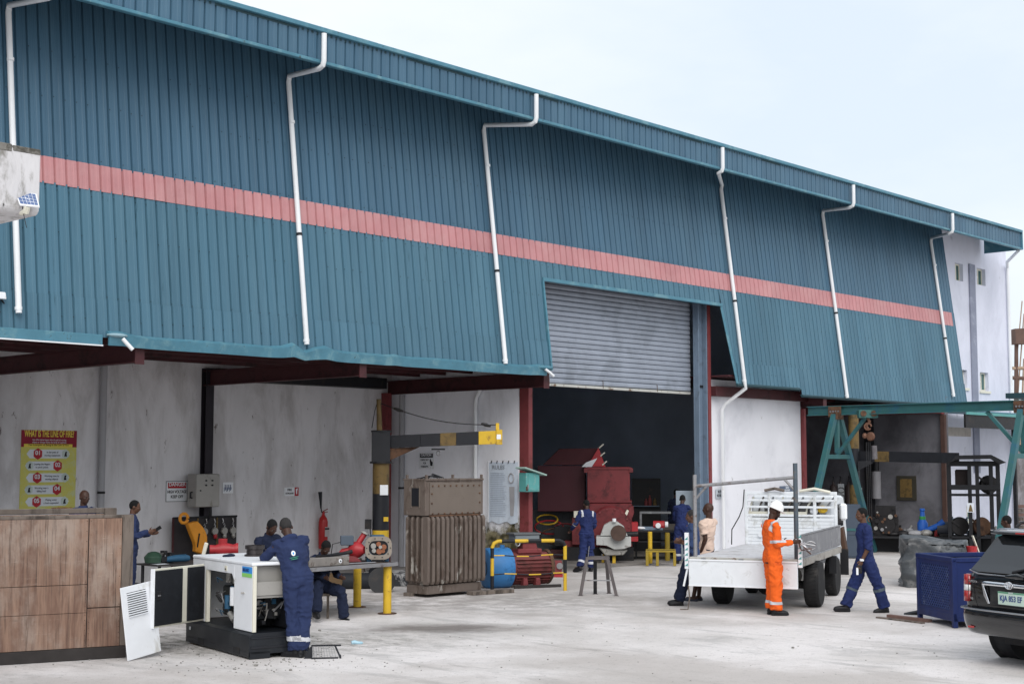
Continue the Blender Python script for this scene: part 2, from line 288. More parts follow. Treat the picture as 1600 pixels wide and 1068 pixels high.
# ------------------------------------------------------------------ geometry helpers
class MB:
    def __init__(s): s.v = []; s.f = []; s.m = []; s.mi = 0
    def add(s, vs, fs, M=None):
        o = len(s.v)
        s.v += [tuple(M @ Vector(v)) if M is not None else tuple(v) for v in vs]
        s.f += [tuple(i+o for i in f) for f in fs]; s.m += [s.mi]*len(fs); return s
    def box(s, x0, x1, y0, y1, z0, z1, M=None):
        return s.add([(x, y, z) for z in (z0, z1) for y in (y0, y1) for x in (x0, x1)],
                     [(0, 2, 3, 1), (4, 5, 7, 6), (0, 1, 5, 4), (2, 6, 7, 3), (0, 4, 6, 2), (1, 3, 7, 5)], M)
    def bar(s, a, b, wd, ht=None, up=(0, 0, 1)):
        """square-section bar from a to b"""
        a = Vector(a); b = Vector(b); d = (b-a).normalized(); ht = ht or wd
        x = d.cross(Vector(up)); x = x.normalized() if x.length > 1e-4 else Vector((1, 0, 0)); y = x.cross(d)
        vs = [p + x*i*wd/2 + y*j*ht/2 for p in (a, b) for j in (-1, 1) for i in (-1, 1)]
        return s.add(vs, [(0, 1, 3, 2), (4, 6, 7, 5), (0, 4, 5, 1), (2, 3, 7, 6), (0, 2, 6, 4), (1, 5, 7, 3)])
    def ring(s, sections, cap=True):
        """loft through equal-length closed loops"""
        k = len(sections[0]); vs = [p for L in sections for p in L]; fs = []
        for i in range(len(sections)-1):
            for j in range(k): fs.append((i*k+j, i*k+(j+1) % k, (i+1)*k+(j+1) % k, (i+1)*k+j))
        if cap: fs.append(tuple(reversed(range(k)))); fs.append(tuple(range((len(sections)-1)*k, len(sections)*k)))
        return s.add(vs, fs)
    def tube(s, pts, r, n=10, cap=True):
        pts = [Vector(p) for p in pts]; L = []
        rr = r if isinstance(r, (list, tuple)) else [r]*len(pts)
        px = None
        for i, p in enumerate(pts):
            d = (pts[min(i+1, len(pts)-1)]-pts[max(i-1, 0)]).normalized()
            if px is None:
                px = d.cross(Vector((0, 0, 1)))
                if px.length < 1e-3: px = Vector((1, 0, 0))
            px = (px - d*px.dot(d)).normalized(); y = d.cross(px)
            L.append([p + (px*math.cos(a)+y*math.sin(a))*rr[i] for a in [2*math.pi*j/n for j in range(n)]])
        return s.ring(L, cap)
    def cyl(s, a, b, r, r2=None, n=16): return s.tube([a, b], [r, r if r2 is None else r2], n)
    def lathe(s, prof, c=(0, 0, 0), ax=(0, 0, 1), n=20):
        """profile of (radius, distance along axis)"""
        ax = Vector(ax).normalized(); c = Vector(c); x = ax.orthogonal().normalized(); y = ax.cross(x)
        return s.ring([[c+ax*h+(x*math.cos(t)+y*math.sin(t))*max(r, 1e-4) for t in [2*math.pi*j/n for j in range(n)]] for r, h in prof])
    def ell(s, c, rad, A=None, n=12, k=8):
        A = A or Matrix.Identity(3); c = Vector(c); L = []
        for i in range(k+1):
            t = -math.pi/2+math.pi*i/k; cr_, sr = max(math.cos(t), .02), math.sin(t)
            L.append([c + A @ Vector((rad[0]*cr_*math.cos(a), rad[1]*cr_*math.sin(a), rad[2]*sr)) for a in [2*math.pi*j/n for j in range(n)]])
        return s.ring(L)
    def prism(s, poly, d0, d1, M=None, axis='y'):
        """polygon in x,z pushed along y (or in y,z along x, or x,y along z)"""
        k = len(poly)
        pt = {'y': lambda p, d: (p[0], d, p[1]), 'x': lambda p, d: (d, p[0], p[1]), 'z': lambda p, d: (p[0], p[1], d)}[axis]
        vs = [pt(p, d) for d in (d0, d1) for p in poly]
        fs = [tuple(range(k)), tuple(range(2*k-1, k-1, -1))]+[(i, i+k, (i+1) % k+k, (i+1) % k) for i in range(k)]
        return s.add(vs, fs, M)
    def build(s, name, m, parent=None, bevel=0., smooth=False, loc=None, rot=None, sub=0):
        me = bpy.data.meshes.new(name); me.from_pydata(s.v, [], s.f)
        for x in (m if isinstance(m, (list, tuple)) else [m]): me.materials.append(x)
        if any(s.m): me.polygons.foreach_set('material_index', s.m)
        bm = bmesh.new(); bm.from_mesh(me); bmesh.ops.recalc_face_normals(bm, faces=bm.faces); bm.to_mesh(me); bm.free()
        if smooth: me.polygons.foreach_set('use_smooth', [True]*len(me.polygons))
        o = bpy.data.objects.new(name, me); COL.objects.link(o)
        if smooth and smooth != 'all':
            try: me.set_sharp_from_angle(angle=R(38))
            except Exception: pass
        if parent: o.parent = parent
        if loc is not None: o.location = loc
        if rot is not None: o.rotation_euler = rot
        if bevel:
            b = o.modifiers.new('bevel', 'BEVEL'); b.width = bevel; b.segments = 1; b.limit_method = 'ANGLE'; b.angle_limit = R(35)
        if sub:
            b = o.modifiers.new('subsurf', 'SUBSURF'); b.levels = sub; b.render_levels = sub
        return o
def tag(o, label=None, cat=None, group=None, kind=None):
    if label: o['label'] = label
    if cat: o['category'] = cat
    if group: o['group'] = group
    if kind: o['kind'] = kind
    return o
def thing(name, label, cat, loc=(0, 0, 0), rz=0, group=None):
    o = bpy.data.objects.new(name, None); COL.objects.link(o); o.empty_display_size = .2
    o.location = loc; o.rotation_euler = (0, 0, rz); return tag(o, label, cat, group)
def B(name, m, parent, *dims, bevel=.004, **k):
    return MB().box(*dims).build(name, m, parent, bevel=bevel, **k)
def dup(o, parent=None, **k):
    c = o.copy(); COL.objects.link(c); c.parent = parent
    for ch in list(o.children): dup(ch, c)
    for a, b in k.items(): setattr(c, a, b)
    return c
def text(body, size, loc, rot, m, parent, name='lettering', align='LEFT', sx=1., bold=0., ext=.0015):
    cu = bpy.data.curves.new(name, 'FONT'); cu.body = body; cu.size = size; cu.align_x = align; cu.align_y = 'BOTTOM'; cu.extrude = ext
    cu.offset = bold; cu.materials.append(m); cu.resolution_u = 3
    tmp = bpy.data.objects.new('tmp', cu); COL.objects.link(tmp); dg = bpy.context.evaluated_depsgraph_get(); dg.update()
    me = bpy.data.meshes.new_from_object(tmp.evaluated_get(dg)); bpy.data.objects.remove(tmp); bpy.data.curves.remove(cu)
    me.name = name; o = bpy.data.objects.new(name, me); COL.objects.link(o); o.parent = parent
    o.location = loc; o.rotation_euler = rot; o.scale = (sx, 1, 1); return o

# ------------------------------------------------------------------ ground
g = MB()
xs = [-400, -60, -10, 0]+list(range(2, 50, 2))+[60, 120, 600]; ys = [-400, -60, -10, 0]+list(range(2, 50, 2))+[60, 120, 600]
vs = [(x, y, .012*noise.noise(Vector((x*.3, y*.3, 0))) if 2 < x < 48 and 2 < y < 21 else 0) for y in ys for x in xs]; W_ = len(xs)
g.add(vs, [(j*W_+i, j*W_+i+1, (j+1)*W_+i+1, (j+1)*W_+i) for j in range(len(ys)-1) for i in range(W_-1)])
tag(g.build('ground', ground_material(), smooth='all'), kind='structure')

# ------------------------------------------------------------------ workshop building
bld = thing('workshop_building', 'long teal corrugated workshop hall with red stripe and half raised roller door', 'building', (0, 0, 0))
YB, ZB, YT, ZT = 20.97, 4.62, 21.64, 10.08          # cladding: lower edge and upper edge
def ycl(z): return YB+(YT-YB)*(z-ZB)/(ZT-ZB)
PIT = .212
def ribbed(x0, x1, z0, z1, yfun, name, m, parent, off=0., x1b=None, x0b=None, z0b=None, jit=.003):
    """one corrugated sheet: pans with narrow recessed grooves, real edge thickness"""
    n = max(1, round((x1-x0)/PIT)); p = (x1-x0)/n; prof = []
    for i in range(n):
        a = x0+i*p
        prof += [(a, 0), (a+.056, 0), (a+.064, .005), (a+.108, .005), (a+.116, 0), (a+p-.044, 0), (a+p-.030, .036), (a+p-.014, .036)]
    prof.append((x1, 0)); o1 = off+random.uniform(-jit, jit); o2 = off+random.uniform(-jit, jit)
    vs = []; k = len(prof)
    for th in (0, .008):
        for z, o, zi in ((z1, o1, 1), (z0, o2, 0)):
            for x, d in prof:
                xx = x; zz = z
                if zi == 0 and x1b is not None: xx = x0+(x-x0)*((x1b-x0)/(x1-x0))
                if zi == 0 and x0b is not None: xx = x1-(x1-x)*((x1-x0b)/(x1-x0))
                if zi == 0 and z0b is not None: zz = z0+(z0b-z0)*(x-x0)/(x1-x0)
                vs.append((xx, yfun(zz)-o+d+th, zz))
    fs = []
    for i in range(k-1): fs += [(i, i+1, k+i+1, k+i), (2*k+i, 3*k+i, 3*k+i+1, 2*k+i+1), (k+i, k+i+1, 3*k+i+1, 3*k+i)]
    fs += [(0, k, 3*k, 2*k), (k-1, 3*k-1, 4*k-1, 2*k-1)]
    return MB().add(vs, fs).build(name, m, parent)
def run(x0, x1, z0, z1, name, m, off=0., step=4*PIT, **k):
    n = max(1, round((x1-x0)/step)); s = (x1-x0)/n
    for i in range(n):
        ribbed(x0+i*s, x0+(i+1)*s-.002, z0, z1, ycl, name, m, bld, off+(.003 if i % 2 else 0), **k)
DX0, DX1, DZ = 24.0, 31.08, 6.70
ZS0, ZS1 = 7.10, 7.56
run(-3, 45.0, ZS1-.03, 10.56, 'cladding_sheet', TEAL)
run(-3, 44.8, ZS0, ZS1, 'stripe_sheet', PINK, .016)
ribbed(44.802, 45.0, ZS0, ZS1, ycl, 'cladding_sheet', TEAL, bld, .012)
run(-3, DX0, 5.22, ZS0+.03, 'cladding_sheet', TEAL2, .006)
run(DX0, DX1, DZ, ZS0+.03, 'cladding_sheet', TEAL2, .006)
run(31.52, 45.0, 5.15, ZS0+.03, 'cladding_sheet', TEAL2, .006)
ribbed(DX1, 31.518, 4.6, ZS0+.03, ycl, 'cladding_sheet', TEAL2, bld, .006, x0b=31.42)
run(-3, DX0, 4.60, 5.24, 'skirt_sheet', TEAL2, .020)
run(31.52, 34.6, 4.58, 5.17, 'skirt_sheet', TEAL2, .020)
run(34.6, 45.0, 4.38, 5.17, 'skirt_sheet', TEAL2, .022)
# screws: hundreds of small heads, one part
sc = MB()
for z in (4.9, 5.28, 6.3, 7.0, 7.62, 8.6, 9.4):
    for i in range(200):
        x = -3+i*PIT+.106
        if x > 44.9 or (DX0-.1 < x < 31.6 and z < DZ) or random.random() < .35: continue
        sc.ell((x, ycl(z)-.018, z+random.uniform(-.015, .015)), (.009, .008, .009), n=5, k=3)
sc.build('screw_heads', BLACKM, bld)['kind'] = 'stuff'
# fascia, its trims, soffit, roof
EY, EZ0, EZ1, EX1 = 20.25, 9.98, 10.60, 48.1
n = 56; s = (EX1+3)/n
for i in range(n): ribbed(-3+i*s, -3+(i+1)*s-.002, EZ0, EZ1-.05, lambda z: EY, 'fascia_sheet', TEAL, bld, .002*(i % 2))
for a, b_, c, d, e, nm in ((EY-.05, EY+.06, EZ0-.05, EZ0+.015, 0, 'fascia_trim'), (EY-.075, EY+.10, EZ1-.07, EZ1+.02, 0, 'roof_flashing')):
    n = 17; s = (EX1+3)/n
    for i in range(n):
        MB().box(-3+i*s, -3+(i+1)*s+.01, a-.002*(i % 2), b_, c, d-.003*(i % 2)).build(nm, TRIM, bld, bevel=.01)
B('fascia_end_cap', TRIM, bld, EX1+.002, EX1+.03, EY-.06, 21.6, EZ0-.04, EZ1+.02)
B('soffit', DTEAL, bld, -3, EX1, EY+.065, 21.9, EZ1-.1, EZ1-.07)
MB().add([(-3, EY, EZ1), (EX1, EY, EZ1), (EX1, 42, 14.2), (-3, 42, 14.2), (-3, EY, EZ1-.12), (EX1, EY, EZ1-.12), (EX1, 42, 14.08), (-3, 42, 14.08)],
         [(0, 1, 2, 3), (7, 6, 5, 4), (0, 4, 5, 1), (1, 5, 6, 2), (2, 6, 7, 3), (3, 7, 4, 0)]).build('roof', DTEAL, bld)
# trim round the door opening and the edges
B('opening_trim', TRIM, bld, DX0, DX1+.06, ycl(DZ)-.05, ycl(DZ)+.05, DZ-.06, DZ+.02)
MB().bar((DX0+.01, ycl(DZ)-.015, DZ-.06), (DX0+.01, ycl(4.6)-.015, 4.6), .05, .06).build('opening_trim', TRIM, bld)
MB().bar((DX1+.02, ycl(DZ)-.015, DZ-.06), (31.44, ycl(4.6)-.015, 4.6), .045, .06).build('opening_trim', TRIM, bld)
# gutter edge trims, bent here and there
def edge_trim(x0, x1, z, zf, m, h=.17, yo=.11):
    n = max(2, int((x1-x0)/.25)); L = []
    for i in range(n+1):
        x = x0+(x1-x0)*i/n; dz = zf(x); o = .02*noise.noise(Vector((x*1.3, 0, 3)))
        L.append([(x, YB-yo+o, z-h+dz*.4), (x, YB-yo-.03+o, z+dz), (x, YB-.03, z+.05+dz), (x, YB+.02, z+.03+dz), (x, YB-yo+.03+o, z-.02+dz), (x, YB-yo+.03+o, z-h+dz*.4)])
    return MB().ring(L).build('edge_trim', m, bld)
def bentf(spots): return lambda x: sum(a*math.exp(-((x-c)/w_)**2) for c, w_, a in spots)+.012*noise.noise(Vector((x*.9, 5, 0)))
edge_trim(12.75, 18.2, 4.62, bentf([(12.9, .25, .06), (16.6, .18, .10), (17.0, .12, -.10), (17.35, .25, .09)]), TRIM)
edge_trim(18.2, 23.75, 4.62, bentf([(23.6, .3, .05), (19.2, .1, .03)]), TRIM)
MB().box(-3, 12.6, YB-.16, YB+.0, 4.46, 4.63).build('gutter_box', TRIM, bld, bevel=.01)
MB().box(-3, 12.6, YB-.175, YB-.14, 4.44, 4.462).build('gutter_lip', WHITE, bld)
edge_trim(31.4, 34.5, 4.60, lambda x: -.03, DTEAL, .05, .05)
edge_trim(34.6, 45.0, 4.40, lambda x: 0, DTEAL, .04, .05)
MB().tube([(12.95, YB-.2, 4.58), (13.0, YB-.25, 4.5), (13.08, YB-.30, 4.40)], .035).build('gutter_spout', PVC, bld, smooth=True)
MB().tube([(23.62, YB-.18, 4.60), (23.72, YB-.22, 4.53), (23.82, YB-.25, 4.45)], .032).build('gutter_spout', PVC, bld, smooth=True)
MB().ell((12.9, YB-.1, 4.64), (.20, .10, .04)).build('bent_flap', mat('pale bent trim', (.28, .42, .48), .5), bld)
MB().ell((23.7, YB-.08, 4.64), (.26, .14, .06)).build('bent_flap', TRIM, bld)
# down pipes
def downpipe(x, dx_top, ztop, zbot, extra=None, stub=True):
    pr = .050; e = 10.0; pts = []
    if stub: pts = [(x+dx_top, EY-.13, EZ1-.12), (x+dx_top, EY-.13, EZ0-.02), (x+dx_top, EY-.10, EZ0-.10), (x+dx_top-.0, EY, EZ0-.14)]
    pts += [(x, ycl(e)-.12, e-.0), (x, ycl(e)-.09, e-.12), (x, ycl(7.2)-.09, 7.2), (x, ycl(zbot)-.1, zbot)]
    if extra: pts += extra
    o = MB().tube(pts, pr, 10).build('downpipe', PVC, bld, smooth=True)
    for zc in (e-.9, 7.0-random.random()*.4, zbot+.1):
        MB().cyl((x, ycl(zc)-.094, zc), (x, ycl(zc-.05)-.094, zc-.05), pr+.009).build('pipe_joint', BLACKM if zc < 8 and zc > 6 else PVC, o)
downpipe(11.15, 0, 10, 4.88)
downpipe(16.95, -.3, 10, 4.74)
downpipe(22.42, .16, 10, 4.66)
downpipe(31.66, -2.0, 10, 4.62, [(31.72, YB-.09, 4.5), (31.62, 21.45, 4.1), (31.62, 21.57, 3.95), (31.62, 21.57, 0)])
downpipe(36.95, -.7, 10, 4.42)
downpipe(43.9, -1.35, 10, 4.70)
# --- front wall, door frame, shutter
def wallbox(x0, x1, y0, y1, z0, z1, m=WALL, name='wall'): return B(name, m, bld, x0, x1, y0, y1, z0, z1, bevel=0)
wallbox(31.25, 35.8, 21.72, 21.95, 0, 4.75)
B('door_column', RED, bld, 23.985, 24.12, 21.62, 21.9, 0, 7.2)
bc = MB().box(30.70, 31.10, 21.80, 21.84, 0, 7.3).box(30.70, 30.74, 21.66, 21.80, 0, 7.3).box(31.06, 31.10, 21.66, 21.80, 0, 7.3)
bc.build('door_column', BLUECOL, bld, bevel=.006)['label'] = 'blue grey steel channel column'
B('splice_plate', BLACKM, bld, 30.75, 31.05, 21.77, 21.798, 4.52, 4.58)
B('column_flange', RED, bld, 31.104, 31.23, 21.64, 21.9, 0, 7.2)
B('wall_beam', MAROON, bld, 31.25, 35.85, 21.5, 21.70, 4.30, 4.56)
B('door_header', BLACKM, bld, 24.16, 30.6, 22.05, 22.4, 6.75, 7.4)
sh = bpy.data.objects.new('roller_shutter', None); COL.objects.link(sh); sh.parent = bld; sh.location = (24.17, 21.98, 4.40)
nsl = 20
for i in range(nsl):
    z = i*.124; m_ = MB()
    prof = [(0, 0), (-.022, .012), (-.030, .04), (-.030, .085), (-.018, .112), (0, .118), (.008, .118), (.008, 0)]
    wob = [.006*noise.noise(Vector((i*.7, k*1.1, 0))) for k in range(5)]
    m_.ring([[(6.56*k/4, y+wob[k], z+zz+.004*k) for y, zz in prof] for k in range(5)])
    m_.build('slat', GALV, sh)
MB().box(0, 6.56, -.035, .02, -.07, -.006).build('bottom_rail', mat('rail', (.5, .5, .47), .5, .3, .1, 3, (.2, .12, .07), .62, .06, 5), sh, bevel=.004)
for x in (.9, 2.9, 5.1): MB().tube([(x, -.04, -.05), (x-.01, -.045, .1), (x-.03, -.04, .14)], .007, 5).build('pull_handle', RUST, sh)
# --- recess on the left: back wall, side wall, canopy
YR = 26.2
for x0, x1 in ((-3, 8.3), (8.3, 13.4), (13.4, 18.45), (18.45, 24.0)): wallbox(x0+.002, x1-.002, YR, YR+.25, 0, 11.9, WALLB)
wallbox(23.98, 24.2, 21.92, YR-.002, 0, 4.9, side_wall_material())
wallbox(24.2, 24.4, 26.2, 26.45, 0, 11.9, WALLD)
MB().box(-3, 24.1, YB+.06, YR, 4.80, 4.84).build('canopy_sheet', MAROON, bld)
for y in (21.15, 21.6, 22.4, 23.3, 24.2, 25.1): B('purlin', MAROON, bld, -3, 23.9, y, y+.06, 4.62, 4.78, bevel=.003)
for x in (3.2, 8.3, 13.4, 18.42, 23.85):
    o = MB().box(x-.075, x+.075, 20.98, YR, 4.53, 4.55).box(x-.075, x+.075, 20.98, YR, 4.22, 4.24).box(x-.006, x+.006, 20.98, YR, 4.24, 4.53).box(x-.09, x+.09, 20.955, 20.98, 4.19, 4.58)
    o.build('canopy_beam', MAROON, bld)
    c = MB().box(x-.1, x+.1, 26.0, 26.02, 0, 4.6).box(x-.1, x+.1, 26.17, 26.19, 0, 4.6).box(x-.006, x+.006, 26.02, 26.17, 0, 4.6)
    if x < 23: c.build('column', mat('dark column', (.035, .028, .04), .6, 0, .3, 3), bld)
B('column', RED, bld, 23.62, 23.80, 26.0, 26.19, 0, 4.25)
B('lintel', BLACKM, bld, 18.55, 23.5, 25.85, 26.18, 4.34, 4.6)
for x, y, zt in ((15.85, 26.1, 4.6), (23.91, 25.75, 4.2)):
    o = MB().cyl((x, y, 0), (x, y, zt), .07).build('drain_pipe', mat('grimy pipe', (.36, .36, .38), .5, 0, .1, 2), bld, smooth=True)
    MB().cyl((x, y, 1.9), (x, y, 1.95), .08).build('pipe_joint', BLACKM, o)
MB().tube([(23.9, 23.05, 4.25), (23.9, 23.2, 4.05), (23.9, 23.22, 3.9), (23.9, 23.22, .0)], .05).build('drain_pipe', PVC, bld, smooth=True)
# --- hall inside
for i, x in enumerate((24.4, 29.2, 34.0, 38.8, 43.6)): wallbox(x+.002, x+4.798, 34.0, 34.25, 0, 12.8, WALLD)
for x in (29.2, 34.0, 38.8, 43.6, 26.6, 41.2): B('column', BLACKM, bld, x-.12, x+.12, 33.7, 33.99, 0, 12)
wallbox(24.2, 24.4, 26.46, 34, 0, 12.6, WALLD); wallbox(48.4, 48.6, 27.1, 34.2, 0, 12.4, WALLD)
for x, z0 in ((30.2, 4.2), (35.2, 4.0), (39.9, 4.0)): B('shuttered_window', BLACKM, bld, x, x+2.6, 33.93, 33.99, z0, z0+2.2)
B('light_slit', mat('pale slit', (.5, .55, .5), .5), bld, 37.3, 37.36, 33.9, 33.985, 4.3, 5.6)
# floor inside
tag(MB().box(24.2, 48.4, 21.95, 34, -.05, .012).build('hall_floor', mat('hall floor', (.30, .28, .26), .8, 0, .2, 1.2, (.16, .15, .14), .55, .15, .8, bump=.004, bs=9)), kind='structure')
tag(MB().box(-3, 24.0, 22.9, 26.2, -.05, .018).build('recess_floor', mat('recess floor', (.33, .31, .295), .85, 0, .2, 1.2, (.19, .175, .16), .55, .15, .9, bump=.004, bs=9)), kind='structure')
# --- recess on the right, under its canopy
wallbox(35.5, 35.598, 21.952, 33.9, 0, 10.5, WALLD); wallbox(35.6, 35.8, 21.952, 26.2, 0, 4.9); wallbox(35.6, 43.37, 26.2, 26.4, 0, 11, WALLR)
MB().box(31.2, 43.4, YB+.1, YR, 4.80, 4.84).build('canopy_sheet', MAROON, bld)
for y in (21.3, 22.3, 23.6, 24.9): B('purlin', MAROON, bld, 35.9, 43.3, y, y+.06, 4.62, 4.78, bevel=.003)
for x in (35.88, 43.25):
    MB().box(x-.075, x+.075, 20.98, YR, 4.50, 4.52).box(x-.075, x+.075, 20.98, YR, 4.14, 4.16).box(x-.006, x+.006, 20.98, YR, 4.16, 4.50).box(x-.09, x+.09, 20.955, 20.98, 4.12, 4.54).build('canopy_beam', MAROON if x < 40 else RED, bld)
B('column', RED, bld, 35.82, 35.94, 21.62, 21.8, 0, 4.1)
B('column', mat('brown column', (.10, .055, .045), .7, 0, .2, 4), bld, 43.22, 43.37, 20.90, 21.05, 0, 4.1)
B('column', BLACKM, bld, 43.15, 43.375, 23.5, 23.75, 0, 4.6)

# --- stair tower
tw = thing('stair_tower', 'white plastered stair tower with small green windows at the far end of the workshop', 'building')
def holed(x0, x1, z0, z1, y, holes, m, parent, th=.22):
    xs = sorted({x0, x1, *[h[0] for h in holes], *[h[1] for h in holes]}); zs = sorted({z0, z1, *[h[2] for h in holes], *[h[3] for h in holes]})
    mb = MB()
    for a, b_ in zip(xs, xs[1:]):
        for c, d in zip(zs, zs[1:]):
            cx, cz = (a+b_)/2, (c+d)/2
            if any(h[0] < cx < h[1] and h[2] < cz < h[3] for h in holes): continue
            mb.box(a, b_, y, y+th, c, d)
    o = mb.build('wall', m, parent)
    bm = bmesh.new(); bm.from_mesh(o.data); bmesh.ops.remove_doubles(bm, verts=bm.verts, dist=.0005)
    seen = {}
    for f in bm.faces: seen.setdefault(tuple(round(c, 3) for c in f.calc_center_median()), []).append(f)
    bmesh.ops.delete(bm, geom=[f for L in seen.values() if len(L) > 1 for f in L], context='FACES'); bm.to_mesh(o.data); bm.free()
    return o
TY = 21.72
wins = []
for (pa, pb, ya, yb) in ((1492, 1505, 410, 440), (1526, 1540, 418, 447), (1501, 1511.5, 577, 606), (1531, 1545, 581, 611), (1510, 1523, 790, 812)):
    p, q = on(pa, ya, y=TY), on(pb, yb, y=TY); wins.append((round(p.x, 3), round(q.x, 3), round(q.z, 3), round(p.z, 3)))
TOWERW = mat('pale blue white plaster', (.66, .68, .78), .9, 0, .06, .9, (.55, .57, .66), .56, .14, .6, stretch=(1, 1, .55), bump=.004, bs=9, col3=(.30, .31, .36), th3=.70, cs3=2.0, soft3=.08)
holed(43.6, 50.2, 0, 10.5, TY, wins, TOWERW, tw)
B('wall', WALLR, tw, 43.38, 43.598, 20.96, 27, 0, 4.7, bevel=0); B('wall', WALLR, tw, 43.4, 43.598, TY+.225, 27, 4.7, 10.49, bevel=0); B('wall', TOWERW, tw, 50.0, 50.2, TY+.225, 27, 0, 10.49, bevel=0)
B('wall', TOWERW, tw, 43.6, 50.0, 26.8, 27, 0, 10.49, bevel=0)
for x0, x1, z0, z1 in wins:
    xm = (x0+x1)/2; f = MB().box(x0, x0+.05, TY+.13, TY+.18, z0, z1).box(x1-.05, x1, TY+.13, TY+.18, z0, z1).box(x0+.05, x1-.05, TY+.13, TY+.18, z0, z0+.05).box(x0+.05, x1-.05, TY+.13, TY+.18, z1-.05, z1)
    f.box(xm-.03, xm+.03, TY+.125, TY+.175, z0+.05, z1-.05).box(x0+.05, xm-.03, TY+.125, TY+.175, (z0+z1)/2-.02, (z0+z1)/2+.02)
    w_ = f.build('window', CREAM, tw); B('pane', GREENG, w_, x0+.05, x1-.05, TY+.15, TY+.16, z0+.05, z1-.05, bevel=0)
    if z0 < 6: B('sill', CREAM, w_, x0-.08, x1+.08, TY-.05, TY+.12, z0-.09, z0-.002)
B('parapet_slab', TRIM, tw, 48.14, 50.4, 21.8, 27.1, 10.51, 10.6)
p = on(1512, 412, y=TY); q = on(1520, 412, y=TY)
B('pilaster', mat('grey pilaster', (.26, .28, .36), .85, 0, .12, 1.5, (.36, .38, .47), .58, .1, 1.2), tw, p.x+.02, q.x+.05, TY-.06, TY-.002, 2.2, p.z, bevel=.01)
MB().tube([(48.1, EY+.1, EZ0-.06), (49.6, TY-.3, EZ0-.2), (50.1, TY-.09, EZ0-.3), (50.12, TY-.09, 9.4), (50.12, TY-.09, 0)], .055).build('downpipe', PVC, tw, smooth=True)
B('plaster_patch', mat('bare plaster patch', (.42, .39, .36), .95, 0, .2, 4), tw, 45.1, 46.9, TY-.006, TY-.001, 3.45, 3.75, bevel=0)

# second low canopy beyond, at the foot of the tower
cn = thing('lean_to_roof', 'dark lean-to roof with pale green edge in front of the white tower', 'roof')
p = on(1484, 646, y=20.3)
MB().box(43.6, 52, 20.3, 21.6, 4.20, 4.24).build('roof_sheet', TRIM, cn)
B('fascia', BLACKM, cn, 43.6, 52, 20.35, 20.42, 3.68, 4.12); B('edge_strip', GREENB, cn, 43.6, 52, 20.30, 20.348, 4.10, 4.19)
for x in (47.5, 51.8): B('post', BLACKM, cn, x-.06, x+.06, 20.40, 20.52, 0, 3.68)

# ------------------------------------------------------------------ people
def _mesh_from(mb):
    me = bpy.data.meshes.new('tmp'); me.from_pydata(mb.v, [], mb.f)
    bm = bmesh.new(); bm.from_mesh(me); bmesh.ops.recalc_face_normals(bm, faces=bm.faces); bm.to_mesh(me); bm.free(); return me
def fuse(mb, name, m, parent, vox=.009, smooth=3, wrinkle=0., seed=0, folds=()):
    """grow one continuous skin over all the shapes gathered in mb"""
    me = _mesh_from(mb); o = bpy.data.objects.new('tmp', me); COL.objects.link(o)
    r = o.modifiers.new('r', 'REMESH'); r.mode = 'VOXEL'; r.voxel_size = vox; r.use_smooth_shade = True
    s = o.modifiers.new('s', 'SMOOTH'); s.factor = .5; s.iterations = smooth
    dg = bpy.context.evaluated_depsgraph_get(); dg.update()
    new = bpy.data.meshes.new_from_object(o.evaluated_get(dg)); bpy.data.objects.remove(o); bpy.data.meshes.remove(me)
    if wrinkle:
        nrm = [v.normal.copy() for v in new.vertices]
        for v, nn in zip(new.vertices, nrm):
            p = v.co; a = noise.noise(Vector((p.x*6+seed, p.y*6, p.z*8)))
            b_ = 1-abs(noise.noise(Vector((p.x*8+p.z*6+seed*3, p.y*8-p.z*5, p.z*10-p.x*4))))*3.0
            k = wrinkle*(.65+sum(max(0, 1-(p-Vector(c)).length/rr) for c, rr in folds))
            v.co = p + nn*(a*.9*wrinkle + b_*k*.62)
    new.materials.clear(); new.materials.append(m)
    new.polygons.foreach_set('use_smooth', [True]*len(new.polygons))
    ob = bpy.data.objects.new(name, new); ob.data.name = name; COL.objects.link(ob); ob.parent = parent; return ob
def capsule(mb, a, b, ra, rb, n=12):
    a = Vector(a); b = Vector(b); d = (b-a).normalized()
    mb.tube([a-d*ra*.92, a-d*ra*.6, a, b, b+d*rb*.6, b+d*rb*.92], [ra*.35, ra*.8, ra, rb, rb*.8, rb*.35], n)
def flat(mb, pts, rads, n=14): mb.tube(pts, rads, n)
def loft(mb, secs, n=18):
    """secs: (centre, side vector, front vector, half width, half depth)"""
    mb.ring([[c + s*(w_*math.cos(t)*(1-.12*abs(math.sin(2*t)))) + f*(d*math.sin(t)) for t in [2*math.pi*i/n for i in range(n)]] for c, s, f, w_, d in secs])
def V(*a): return Vector(a)
